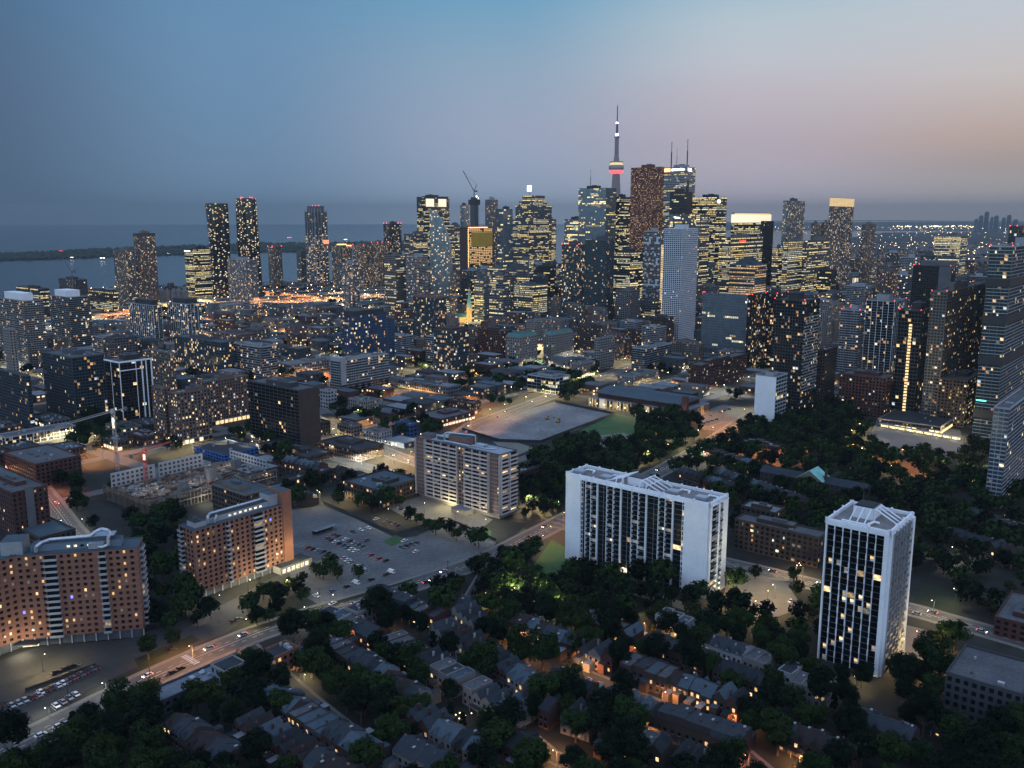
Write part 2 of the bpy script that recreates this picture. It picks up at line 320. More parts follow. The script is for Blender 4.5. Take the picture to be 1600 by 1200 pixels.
def facade(mbs, face, S, z0, z1, st, rng, WL, cells=None, s_off=0.0):
    n = max(1, round(S / st['bay'])); m = max(1, round((z1 - z0) / st['fh'])); bw = S / n; fh = (z1 - z0) / m
    a = (1 - st['wf']) / 2; zl, zh = st['zf']; lit = st['lit']; gl = st['glass']; p = st['p']; off = st.get('office')
    W_ = mbs['win']; cols = [rng.random() < .5 for _ in range(n)]
    for j in range(m):
        if off:
            r = rng.random(); q = .06 if r < .3 else (p if r < .75 else min(.97, p * 1.9)); run = rng.random() < q; base = rng.choice((0, 0, 2, 1)) if rng.random() < .6 else 3
        zz0 = z0 + (j + zl) * fh; zz1 = z0 + (j + zh) * fh
        i = 0
        while i < n:
            if off:
                if rng.random() < .3: run = rng.random() < min(.97, q * 1.15)
                L_ = run; mi = lit[base if rng.random() < .7 else rng.randrange(len(lit))]
            else:
                L_ = rng.random() < p; mi = lit[rng.choice((0, 1, 2, 2, 3, 4, 4, 4, 2, 0, 5, 6)) % len(lit)]
            s0 = s_off + (i + a) * bw; s1 = s_off + (i + 1 - a) * bw
            if L_ and not off and rng.random() < .5: s1 = s0 + (s1 - s0) * .55
            if L_ and cells is not None: cells.append((face, s0, s1, zz0, zz1, mi))
            elif L_: fq(W_, face, s0, s1, .05, zz0, zz1, mi, WL)
            if not L_ or (s1 < s_off + (i + 1 - a) * bw - .01):
                e0 = s0 if not L_ else s1; 
                if cells is not None: cells.append((face, e0, s_off + (i + 1 - a) * bw, zz0, zz1, gl))
                else: fq(W_, face, e0, s_off + (i + 1 - a) * bw, .05, zz0, zz1, gl, WL)
            i += 1
    if 'band' in st:
        bm_, bf, bo = st['band']
        for j in range(m + 1):
            c = z0 + j * fh; h = bf * fh
            fb(mbs['frame'], face, s_off, s_off + S, .0, bo, max(z0, c - h / 2), min(z1, c + h / 2), bm_, WL)
    if 'pier' in st:
        pm, pw, pe = st['pier']; po = (st['band'][2] if 'band' in st else .1) + .03
        for i in range(0, n + 1, pe):
            c = s_off + i * bw; fb(mbs['frame'], face, max(s_off, c - pw / 2), min(s_off + S, c + pw / 2), .0, po, z0, z1 - .05, pm, WL)
def roofkit(r, W, L, z, rng, wall, roof=ROOF, pent=True, beac=False, units=3, par=1.0, pm=None):
    p = MB(); t = .45
    p.box(-.05, W + .05, -.05, t, z, z + par, wall); p.box(-.05, W + .05, L - t, L + .05, z, z + par, wall)
    p.box(-.05, t, t, L - t, z, z + par, wall); p.box(W - t, W + .05, t, L - t, z, z + par, wall); p.build('parapet', r)
    if pent and W > 9 and L > 9:
        b = MB(); w = W * rng.uniform(.3, .5); l = L * rng.uniform(.3, .55); x = (W - w) * rng.uniform(.3, .7); y = (L - l) * rng.uniform(.3, .7); h = min(7, max(2.6, z * .05 + 1.5))
        b.box(x, x + w, y, y + l, z, z + h, pm or wall, roof); b.box(x + w * .2, x + w * .5, y + l * .2, y + l * .6, z + h, z + h + 1.6, GREYP); b.build('penthouse', r)
    if units and W > 7:
        b = MB()
        for _ in range(units):
            x = rng.uniform(.1, .8) * W; y = rng.uniform(.1, .8) * L; s = rng.uniform(.8, 2.2); hh = rng.uniform(.7, 1.7)
            b.box(x, x + s, y, y + s * rng.uniform(.7, 1.6), z, z + hh, rng.choice((STEEL, GREYP, WHITE2)))
            if r.location.y < 1300: b.build('roof_vent', r); b = MB()
        b.build('roof_vent', r, kind='stuff')
    if beac:
        for x, y in ((.5, .5), (W - .5, .5), (.5, L - .5), (W - .5, L - .5)):
            b = MB(); q = max(.45, min(2.2, r.location.y / 1100)); b.blob((x, y, z + par + q * .6), q * .62, RED_E); b.build('beacon', r)
def T(kind, label, nx, yt, yb, lx, rx, style='condo', A=AG, dW=None, dL=None, cat=None, seed=None, roof=ROOF, pent=True, beac=False, units=3, group=None,
      base=None, top=None, indiv=False, geom=None, lm=None, par=1.0, z0=0.0, faces='LR', foot=True, **ov):
    X, Y, z, W, L = geom if geom else survey(nx, yt, yb, lx, rx, A, dW, dL)
    st = dict(ST[style]); st.update(ov)
    if Y > 2600: st['fh'] *= 1.15; st['bay'] *= 1.15
    rng = random.Random(seed if seed is not None else int(X * 7 + Y * 3 + z))
    r = root(kind, label, cat or kind.split('_')[-1], (X, Y, 0), radians(90 - A), group)
    if foot: FOOT.append((quad_world(X, Y, W, L, A, 1.5), z))
    body = MB(); body.box(0, W, 0, L, z0, z, st['wall'], roof); body.build('wall', r)
    mbs = dict(win=MB(), frame=MB()); b0 = z0
    indiv = indiv or Y < 900
    cells = [] if indiv else None
    if base:
        bh, bmat, blit = base; b0 = z0 + bh
        bb = MB()
        for f_, S_ in (('L', L), ('R', W)):
            nb = max(1, round(S_ / 5))
            for i in range(nb):
                fq(bb, f_, S_ * (i + .1) / nb, S_ * (i + .9) / nb, .06, z0 + .8, z0 + bh - .8, blit if rng.random() < .75 else st['glass'], (W, L))
            fb(bb, f_, 0, S_, 0, .5, z0 + bh - .6, z0 + bh, bmat, (W, L))
        bb.build('shopfront', r)
    for f_, S_ in (('L', L), ('R', W), ('K', L), ('B', W)):
        if f_ in faces: facade(mbs, f_, S_, b0, z, st, rng, (W, L), cells)
    if indiv:
        cells.sort(key=lambda c: (c[5] is st['glass'], c[1] + (c[3] < 6) * 50)); 
        for c in cells[:100]: winobj(r, c[0], c[1], c[2], .0, c[3], c[4], c[5], WCACHE)
        for c in cells[100:]: fq(mbs['win'], c[0], c[1], c[2], .05, c[3], c[4], c[5], (W, L))
    mbs['win'].build('window', r, kind='stuff' if len(mbs['win'].f) > 60 else None)
    mbs['frame'].build('frame', r)
    roofkit(r, W, L, z, rng, st['wall'] if not st.get('band') else st['band'][0], roof, pent, beac, units, par)
    if lm: LM.append((*PROJ(X, Y, z * .6), lm))
    return r, X, Y, z, W, L
# ------------------------------------------------------------------ ground, water, roads
def polysheet(name, pts, z, m, holes=None, thick=0):
    b = MB()
    if thick: b.prism([(x, y) for x, y in pts], z - thick, z, m)
    else: b.poly([(x, y, z) for x, y in pts], m)
    o = b.build(name); return struct(o)
def ccw(pts):
    a = sum(pts[i][0] * pts[(i + 1) % len(pts)][1] - pts[(i + 1) % len(pts)][0] * pts[i][1] for i in range(len(pts)))
    return pts if a > 0 else pts[::-1]
RG = 31000
ground = MAT_G = mat('city_ground', (.011, .0125, .012), .95, .4, .012, var2=.35)
gd = MB(); gd.poly([(RG * cos(2 * pi * i / 128), RG * sin(2 * pi * i / 128), 0) for i in range(128)], MAT_G); struct(gd.build('ground'))
WATER = mat('lake_water', (.012, .022, .032), .22, .2, .0004, 0, .5)
t = WATER.node_tree; bs = t.nodes['Principled BSDF']; tcn = t.nodes.new('ShaderNodeTexCoord'); no = t.nodes.new('ShaderNodeTexNoise'); no.inputs['Scale'].default_value = .03; no.inputs['Detail'].default_value = 5
bp = t.nodes.new('ShaderNodeBump'); bp.inputs['Strength'].default_value = .25; bp.inputs['Distance'].default_value = 2.0
t.links.new(tcn.outputs['Object'], no.inputs['Vector']); t.links.new(no.outputs['Fac'], bp.inputs['Height']); t.links.new(bp.outputs[0], bs.inputs['Normal'])
shore = [G(*p) for p in ((-500, 505), (0, 470), (150, 452), (300, 447), (480, 441), (620, 437), (900, 424), (1100, 408), (1250, 388), (1330, 371), (1382, 363.5), (1530, 362.5))]
far = [(RG * .996 * sin(radians(a)), RG * .996 * cos(radians(a))) for a in (33, 25, 15, 5, -5, -15, -25, -35, -45, -55, -65, -72)]
far[0] = G(1540, 356.5); far[1] = G(1380, 355.5)
LAKE = shore + far
struct_l = polysheet('lake', ccw(LAKE), .4, WATER)
def inpoly(x, y, P_):
    c = False; n = len(P_)
    for i in range(n):
        x0, y0 = P_[i]; x1, y1 = P_[i - 1]
        if (y0 > y) != (y1 > y) and x < (x1 - x0) * (y - y0) / (y1 - y0) + x0: c = not c
    return c
ROADS = []
def road(pts, w, m=ASPH, z=.05, name='road', mark=True, walk=2.6, world_pts=False):
    P_ = [p if world_pts else G(*p) for p in pts]; ROADS.append((P_, w / 2 + walk))
    nrm = []
    for i in range(len(P_)):
        a = P_[max(0, i - 1)]; b = P_[min(len(P_) - 1, i + 1)]; d = math.hypot(b[0] - a[0], b[1] - a[1]); nrm.append((-(b[1] - a[1]) / d, (b[0] - a[0]) / d))
    def strip(b, o0, o1, z0, mm, h=0):
        for i in range(len(P_) - 1):
            q = [(P_[i][0] + nrm[i][0] * o0, P_[i][1] + nrm[i][1] * o0), (P_[i + 1][0] + nrm[i + 1][0] * o0, P_[i + 1][1] + nrm[i + 1][1] * o0),
                 (P_[i + 1][0] + nrm[i + 1][0] * o1, P_[i + 1][1] + nrm[i + 1][1] * o1), (P_[i][0] + nrm[i][0] * o1, P_[i][1] + nrm[i][1] * o1)]
            if h: b.prism(ccw(q), z0, z0 + h, mm)
            else: b.poly([(x, y, z0) for x, y in ccw(q)], mm)
    b = MB(); strip(b, -w / 2, w / 2, z, m); struct(b.build(name))
    if walk:
        b = MB(); strip(b, w / 2, w / 2 + walk, 0, PAVE, z + .13); strip(b, -w / 2 - walk, -w / 2, 0, PAVE, z + .13); struct(b.build('pavement'))
    if mark:
        b = MB()
        for i in range(len(P_) - 1):
            ax, ay = P_[i]; bx, by = P_[i + 1]; d = math.hypot(bx - ax, by - ay); k = 0
            while k + 3 < d:
                for off in ((0,) if w < 11 else (-w / 6, .12, w / 6)):
                    if off == .12 or True:
                        x0 = ax + (bx - ax) * k / d + nrm[i][0] * off; y0 = ay + (by - ay) * k / d + nrm[i][1] * off
                        dx, dy = (bx - ax) / d, (by - ay) / d; L_ = 6 if off == .12 else 2.5; hw = .09
                        b.poly([(x0 - nrm[i][0] * hw, y0 - nrm[i][1] * hw, z + .02), (x0 + dx * L_ - nrm[i][0] * hw, y0 + dy * L_ - nrm[i][1] * hw, z + .02),
                                (x0 + dx * L_ + nrm[i][0] * hw, y0 + dy * L_ + nrm[i][1] * hw, z + .02), (x0 + nrm[i][0] * hw, y0 + nrm[i][1] * hw, z + .02)], PAINT)
                k += 6
        struct(b.build('road_markings'))
R_MAIN = [(-80, 1210), (0, 1178), (75, 1140), (230, 1063), (320, 1022), (400, 990), (500, 956), (613, 924), (690, 899), (765, 872), (815, 846), (870, 818), (950, 778), (1040, 732), (1110, 692), (1165, 655), (1230, 618)]
R_CROSS = [(1680, 1030), (1600, 1003), (1440, 957), (1300, 921), (1200, 895), (1100, 872), (985, 845), (860, 815)]
road(R_MAIN, 14.0, ASPH_L)
road(R_CROSS, 12.5, ASPH_L, z=.08)
road([(690, 700), (740, 664), (850, 623), (920, 597), (1000, 566), (1100, 535)], 15, ASPH_L, walk=3.5)
road([(470, 640), (500, 658), (560, 688), (620, 712), (690, 735), (740, 752)], 13, ASPH_L, z=.08)
road([(40, 735), (75, 778), (110, 825), (160, 880), (190, 910)], 11, ASPH_L)
road([(1260, 612), (1200, 650), (1150, 660), (1108, 672)], 14, ASPH_L, z=.1, mark=False)
road([(640, 1240), (560, 1160), (480, 1095), (430, 1050), (385, 1010)], 8, ASPH, walk=1.6)
road([(1230, 1240), (1160, 1180), (1100, 1145), (1030, 1105), (960, 1075), (900, 1050)], 8, ASPH, walk=1.6)
road([(790, 1120), (745, 1080), (690, 1045), (650, 1020)], 5.5, ASPH_L, mark=False, walk=0)
road([(930, 1215), (860, 1180), (830, 1155)], 6, ASPH, mark=False, walk=1.2)
road([(985, 1040), (1003, 985), (1012, 965)], 4.5, ASPH, mark=False, walk=0)
road([(690, 985), (735, 935), (755, 900)], 6, ASPH, mark=False, walk=1.2)
# the raised motorway by the lake
road([(130, 492), (205, 482), (300, 472), (400, 469), (520, 461), (640, 453), (720, 448)], 34, mat('motorway', (.2, .17, .15), .9, .2, .02), z=7, mark=False, walk=1.0, name='motorway')
def pad(name, pts, m, z=.04): return polysheet(name, ccw([G(*p) for p in pts]), z, m)
ZONES = []
def zone(name, pts, m, z=.04, keep=True):
    if keep: ZONES.append([G(*p) for p in pts])
    return pad(name, pts, m, z)
zone('parking_lot', [(447, 797), (505, 790), (560, 812), (620, 842), (650, 838), (700, 815), (775, 848), (765, 866), (640, 903), (545, 936), (505, 948), (462, 925), (447, 880)], LOT, .03)
zone('driveway', [(-20, 1095), (-20, 1040), (60, 1010), (190, 1000), (330, 955), (450, 890), (470, 925), (400, 955), (352, 990), (215, 1042), (120, 1085), (60, 1098)], ASPH, .02)
zone('parking_lot', [(-30, 1135), (30, 1098), (150, 1035), (170, 1058), (70, 1118), (0, 1155)], ASPH, .03)
zone('forecourt', [(600, 790), (650, 770), (700, 780), (770, 812), (740, 835), (690, 812), (640, 812)], SAND, .03)
zone('cleared_site', [(722, 672), (800, 645), (868, 628), (960, 646), (900, 672), (845, 690), (780, 688)], DIRT, .03)
zone('cleared_site', [(770, 690), (810, 692), (835, 700), (800, 715)], SAND, .035)
zone('ball_field', [(903, 674), (962, 646), (992, 652), (996, 684), (930, 694), (893, 692)], GRASS_L, .03)
zone('infield', [(925, 692), (940, 680), (975, 676), (990, 685), (975, 700), (945, 700)], SAND, .05)
zone('parking_lot', [(1080, 650), (1130, 632), (1180, 640), (1150, 665), (1100, 672)], LOT, .03)
zone('sports_court', [(1355, 690), (1372, 652), (1500, 672), (1508, 700), (1475, 716), (1380, 716)], mat('court_surface', (.1, .1, .12), .9, .2, .05), .03)
zone('lawn', [(818, 905), (862, 843), (888, 858), (894, 885), (872, 922)], GRASS_L, .03)
zone('lawn', [(738, 842), (752, 822), (768, 830), (765, 845)], GRASS_L, .06, False)
pad('lawn', [(790, 850), (818, 825), (840, 838), (810, 862)], GRASS_L, .03)
zone('lawn', [(1425, 945), (1440, 905), (1510, 925), (1500, 962)], GRASS, .03)
zone('courtyard', [(1385, 1010), (1410, 975), (1450, 985), (1462, 1010), (1440, 1040), (1400, 1050)], mat('forecourt_paving', (.15, .13, .11), .9, .12, .2), .03)
zone('courtyard', [(1130, 935), (1140, 890), (1225, 905), (1255, 950), (1180, 975)], mat('forecourt_paving', (.15, .13, .11)), .03)
pad('lawn', [(598, 846), (618, 836), (636, 843), (612, 854)], GRASS_L, .06)
zone('park_ground', [(820, 705), (900, 690), (1100, 672), (1060, 720), (960, 765), (890, 745), (830, 740)], GRASS, .02, False)
pad('path', [(975, 905), (1005, 920), (1080, 945), (1075, 955), (990, 930)], PAVE, .05)
pad('lawn', [(210, 1030), (300, 992), (312, 1000), (220, 1052)], GRASS, .05)
pad('lawn', [(352, 990), (470, 940), (490, 948), (640, 902), (645, 907), (420, 980)], GRASS, .06)
def excl(x, y):
    for z_ in ZONES:
        if inpoly(x, y, z_): return True
    for P_, hw in ROADS:
        for i in range(len(P_) - 1):
            ax, ay = P_[i]; bx, by = P_[i + 1]; dx, dy = bx - ax, by - ay; l2 = dx * dx + dy * dy
            if l2 == 0: continue
            t_ = max(0, min(1, ((x - ax) * dx + (y - ay) * dy) / l2))
            if (x - ax - dx * t_) ** 2 + (y - ay - dy * t_) ** 2 < hw * hw: return True
    return False
def onfoot(x, y, pad=0):
    for q, _ in FOOT:
        if abs(q[0][0] - x) < 160 and abs(q[0][1] - y) < 160 and inpoly(x, y, q): return True
    return False

# ------------------------------------------------------------------ HERO: long white slab block
def rib_parapet(r, W, L, z, m=WHITE, sides='LRKB', n=8, name='parapet'):
    p = MB()
    for f_ in sides:
        S = L if f_ in 'LK' else W
        # sloping coping outside, low upstand inside
        fb(p, f_, -.35, S + .35, -.55, .35, z, z + 1.5, m, (W, L)); fb(p, f_, 0, S, .35, .6, z - 1.2, z + .9, m, (W, L))
        k = max(3, round(S / 9.5))
        for i in range(k + 1):
            c = S * i / k; fb(p, f_, max(0, c - .35), min(S, c + .35), -1.1, .85, z - 1.0, z + 1.95, m, (W, L))
    return p.build(name, r)
def pyramid_frames(b, cx, cy, z, s, h, sgn, m, axis='y'):
    for o in (-2.2, 2.2):
        if axis == 'y': b.bar((cx + o, cy, z + h), (cx + o, cy + sgn * s, z + .2), .38, m); b.bar((cx + o, cy + sgn * .6, z + .1), (cx + o, cy + sgn * .6, z + h), .3, m)
        else: b.bar((cx, cy + o, z + h), (cx + sgn * s, cy + o, z + .2), .38, m); b.bar((cx + sgn * .6, cy + o, z + .1), (cx + sgn * .6, cy + o, z + h), .3, m)
def white_slab():
    X, Y, z, W, L = survey(1108.5, 790.6, 935, 885.6, 1136)
    r = root('apartment_block', 'long white concrete apartment slab with dark glass strips and stacked balconies, centre right', 'apartment block', (X, Y, 0), radians(90 - AG))
    FOOT.append((quad_world(X, Y, W, L, AG, 4), z)); LM.append((*PROJ(X, Y + 30, 30), 'the long white slab block'))
    rng = random.Random(5); fh = z / 18; nf = 18
    b = MB(); b.box(0, W, 0, L, 0, z, WHITE, mat('slab_roof', (.17, .16, .165), .95, .2, .15, var2=.15)); b.build('wall', r)
    fr = MB(); gl = MB(); bal = MB(); cells = []
    s0, s1 = L * .155, L * .885          # glazed zone between the two solid ends (from the near corner)
    for a, c in ((0, s0), (s1, L)): fb(fr, 'L', a, c, 0, .9, 0, z, WHITE)
    # pattern across the glazed zone, near -> far
    pat = [('win', 1.6), ('gl', 5.6), ('pier', .9), ('bal', 4.6), ('bal', 4.6), ('pier', .5), ('gl', 3.6), ('gl', 4.6), ('pier', .9), ('bal', 4.9), ('bal', 4.9), ('pier', .5), ('gl', 3.4), ('gl', 4.2), ('pier', .9),
           ('bal', 4.9), ('bal', 4.9), ('pier', .5), ('gl', 2.8), ('gl', 4), ('pier', .9), ('bal', 4.2), ('bal', 4.2), ('pier', .4), ('gl', 2.4), ('win', 1.6)]
    k = (s1 - s0) / sum(w for _, w in pat); s = s0; LITC = [LIT[0], LIT[1], LIT[2], LIT[4], LIT[2], LIT[4]]
    for t_, w in pat:
        w *= k
        if t_ == 'pier': fb(fr, 'L', s, s + w, 0, 1.1, 0, z, WHITE)
        for j in range(nf):
            z0 = j * fh
            if t_ == 'gl':
                m = rng.choice(LITC) if rng.random() < .03 else GL_DARK; cells.append(('L', s + .08, s + w - .08, z0 + .12, z0 + fh - .12, m))
                fb(fr, 'L', s + w - .12, s + w + .02, 0, .16, z0, z0 + fh, WHITE2) if j % 1 == 0 else None
                fb(fr, 'L', s, s + w, 0, .1, z0 - .06, z0 + .08, BLACKM)
            elif t_ == 'win':
                m = rng.choice(LITC) if rng.random() < .1 else GL_DARK; cells.append(('L', s + .25, s + w - .25, z0 + .35, z0 + fh - .3, m)); fb(fr, 'L', s, s + w, 0, .3, z0 - .2, z0 + .3, WHITE)
            elif t_ == 'bal':
                m = rng.choice(LITC) if rng.random() < .13 else GL_DARK; cells.append(('L', s + .2, s + w * (.55 if m is not GL_DARK else 1) - .2, z0 + .9 if m is not GL_DARK else z0 + .2, z0 + fh - .55, m))
                fb(bal, 'L', s, s + w, 0, 1.5, z0 - .1, z0 + .1, WHITE2); fb(bal, 'L', s + .05, s + w - .3, 1.38, 1.48, z0 + .12, z0 + 1.05, GL_DARK)
                fb(bal, 'L', s + w * .42, s + w * .5, 1.4, 1.6, z0 + .1, z0 + 1.05, BLACKM)
        if t_ == 'bal':
            fb(fr, 'L', s + w - .28, s + w + .05, 0, 1.7, 0, z, WHITE)
        s += w
    fb(fr, 'L', s0, s1, 0, 1.5, z - .9, z, WHITE)
    # zig-zag edges of the piers, one step per storey
    # north end: fins with recessed balconies between
    for a, c, o in ((0, 2.2, .9), (W - 6.2, W, 1.0), (W * .42, W * .52, 1.3)): fb(fr, 'R', a, c, 0, o, 0, z, WHITE)
    for j in range(nf):
        z0 = j * fh
        for a, c in ((2.2, W * .42), (W * .52, W - 6.2)):
            m = rng.choice(LITC) if rng.random() < .12 else GL_DARK
            cells.append(('R', a + .3, c - .3, z0 + .3, z0 + fh - .5, m)); fb(bal, 'R', a, c, 0, 1.3, z0 - .1, z0 + .1, WHITE2); fb(bal, 'R', a, c, 1.15, 1.3, z0 + .1, z0 + 1.0, WHITE2 if j % 2 else GL_DARK)
    fb(fr, 'R', 0, W, 0, 1.2, z - .8, z, WHITE)
    fr.build('pier', r); bal.build('balcony', r, kind='stuff')
    cells.sort(key=lambda c: (c[5] is GL_DARK, -c[3])); cache = {}
    for c in cells[:100]: winobj(r, c[0], c[1], c[2], 0, c[3], c[4], c[5], cache)
    for c in cells[100:]: fb(gl, c[0], c[1], c[2], 0, .05, c[3], c[4], c[5])
    gl.build('window', r, kind='stuff')
    rib_parapet(r, W, L, z)
    b = MB(); cy_ = L * .53; b.box(W * .3, W * .78, cy_ - 4.5, cy_ + 5, z, z + 4.6, WHITE, ROOF); b.box(W * .34, W * .74, cy_ - 3.9, cy_ + 4.4, z + 4.6, z + 5.0, ROOF); b.build('lift_house', r)
    b = MB()
    for sg, c0 in ((-1, cy_ - 5.5), (1, cy_ + 6)):
        pyramid_frames(b, W * .3, c0, z, 12, 4.6, sg, WHITE); pyramid_frames(b, W * .72, c0, z, 12, 4.6, sg, WHITE)
        b.bar((W * .1, c0, z + 4.6), (W * .9, c0, z + 4.6), .35, WHITE); b.bar((W * .1, c0, z + 4.6), (1.0, c0, z + 1.2), .35, WHITE); b.bar((W * .1, c0 + sg * 4, z + 3.2), (1.0, c0 + sg * 4, z + 1.0), .35, WHITE); b.bar((W * .9, c0 + sg * 4.5, z + 2.9), (W * .1, c0 + sg * 4.5, z + 2.9), .3, WHITE)
    b.build('roof_brace', r)
    for y in (5, 22, 66, 85):
        b = MB(); b.box(W * .25, W * .5, y, y + 6.5, z + .3, z + 1.9, STEEL); b.tube([(W * .5, y + 2, z + 1), (W * .68, y + 2, z + 1.1), (W * .68, y - 3, z + 1.1), (W * .55, y - 3.6, z + .5)], .55, WHITE); b.build('air_handler', r)
    light('entrance_light', (-2, 50, 3), 1200, (1, .75, .4), r); light('entrance_light', (6, -6, 4), 26000, (1, .76, .38), r)
    e = MB(); fb(e, 'L', 49, 53.5, .05, .3, .5, 4.2, LIT[3]); e.build('entrance', r)
white_slab()

# ------------------------------------------------------------------ HERO: white tower on the right
def white_tower():
    X, Y, z, W, L = survey(1390.7, 835.3, 1057, 1292, 1425.3)
    r = root('apartment_tower', 'tall white tower with black glass bays and a braced white roof, lower right', 'apartment tower', (X, Y, 0), radians(90 - AG))
    FOOT.append((quad_world(X, Y, W, L, AG, 4), z)); LM.append((*PROJ(X, Y, 25), 'the white tower'))
    rng = random.Random(9); nf = 24; fh = z / nf
    b = MB(); b.box(0, W, 0, L, 0, z, WHITE, mat('slab_roof', (.17, .16, .165))); b.build('wall', r)
    fr = MB(); gl = MB(); bal = MB(); cells = []; nb = 7; a0 = 1.9; bw = (L - a0 - .4) / nb; LITC = [LIT[0], LIT[0], LIT[2], LIT[4], LIT[2], LIT[4], LIT[1]]
    hot = {12: .4, 17: .3, 16: .16, 11: .25, 10: .15}
    fb(fr, 'L', 0, a0, 0, 1.2, 0, z, WHITE); fb(fr, 'L', L - .7, L, 0, 1.2, 0, z, WHITE)
    for i in range(nb):
        s = a0 + i * bw
        for j in range(nf):
            z0 = j * fh; q = hot.get(j, .025 if j > 5 else .07)
            m = rng.choice(LITC) if rng.random() < q else GL_BLACK
            if m is not GL_BLACK and rng.random() < .75: cells.append(('L', s + bw * .55, s + bw - .1, z0 + .1, z0 + fh - .15, GL_BLACK)); cells.append(('L', s + .1, s + bw * .55, z0 + 1.0, z0 + fh - .45, m))
            else: cells.append(('L', s + .1, s + bw - .1, z0 + .1, z0 + fh - .15, m))
            hm = GREYP if i % 2 else BLACKM
            fb(fr, 'L', s, s + bw, 0, .14 if i % 2 == 0 else .7, z0 - .06, z0 + .07, hm)
        if i: # wavy pier: alternate storeys bulge
            for j in range(nf):
                w2 = .11 + (.1 if j % 2 else 0); fb(fr, 'L', s - w2, s + w2, 0, .75 + (.25 if j % 2 else 0), j * fh, (j + 1) * fh, WHITE)
    fb(fr, 'R', 0, 2.2, 0, 1.0, 0, z, WHITE); fb(fr, 'R', W - 2.6, W, 0, 1.6, 0, z, WHITE); fb(fr, 'R', W * .62, W * .66, 0, 1.4, 0, z, WHITE2)
    for j in range(nf):
        z0 = j * fh
        for i in range(6):
            a = 2.2 + (W - 4.8) * i / 6; c = a + (W - 4.8) / 6
            cells.append(('R', a + .3, c - .3, z0 + .3, z0 + fh - .5, rng.choice(LITC) if rng.random() < .05 else GL_DARK))
            o = 1.5 if (i + j) % 2 else 1.0
            fb(bal, 'R', a, c, 0, o, z0 - .1, z0 + .1, CONC); fb(bal, 'R', a + .15, c - .5, o - .15, o, z0 + .1, z0 + 1.05, CONC if (i * 3 + j) % 3 else GREYP)
            fb(bal, 'R', a - .1, a + .12, 0, 1.6, z0, z0 + fh, WHITE2)
    fr.build('pier', r); bal.build('balcony', r, kind='stuff')
    cells.sort(key=lambda c: (c[5] in (GL_DARK, GL_BLACK), -c[3])); cache = {}
    for c in cells[:100]: winobj(r, c[0], c[1], c[2], 0, c[3], c[4], c[5], cache)
    for c in cells[100:]: fb(gl, c[0], c[1], c[2], 0, .05, c[3], c[4], c[5])
    gl.build('window', r, kind='stuff')
    rib_parapet(r, W, L, z)
    b = MB(); b.box(W * .42, W * .75, L * .42, L * .75, z, z + 5.5, WHITE, ROOF); b.box(W * .45, W * .72, L * .45, L * .72, z + 5.5, z + 6, ROOF_D); b.build('lift_house', r)
    b = MB()
    for o in (.46, .58, .7):
        b.bar((W * o, L * .4, z + 5.2), (W * o, L * .06, z + .3), .38, WHITE); b.bar((W * .42, L * o, z + 5.2), (W * .12, L * o, z + .3), .3, WHITE)
    b.bar((W * .42, L * .4, z + 5.4), (W * .42, L * .4, z), .35, WHITE); b.bar((W * .44, L * .4, z + 5.2), (W * .72, L * .4, z + 5.2), .3, WHITE); b.build('roof_brace', r)
    b = MB(); b.tube([(W * .1, L * .8, z + .9), (W * .1, L * .4, z + .9), (W * .3, L * .36, z + .9), (W * .32, L * .28, z + .5)], .6, WHITE); b.build('duct', r)
    b = MB(); b.bar((W * .7, L * .7, z + 6), (W * .7, L * .7, z + 10), .18, GREYP); b.build('antenna', r)
    light('entrance_light', (W * .7, -6, 5), 26000, (1, .66, .25), r); light('entrance_light', (W + 8, -10, 5), 16000, (1, .6, .22), r)
white_tower()

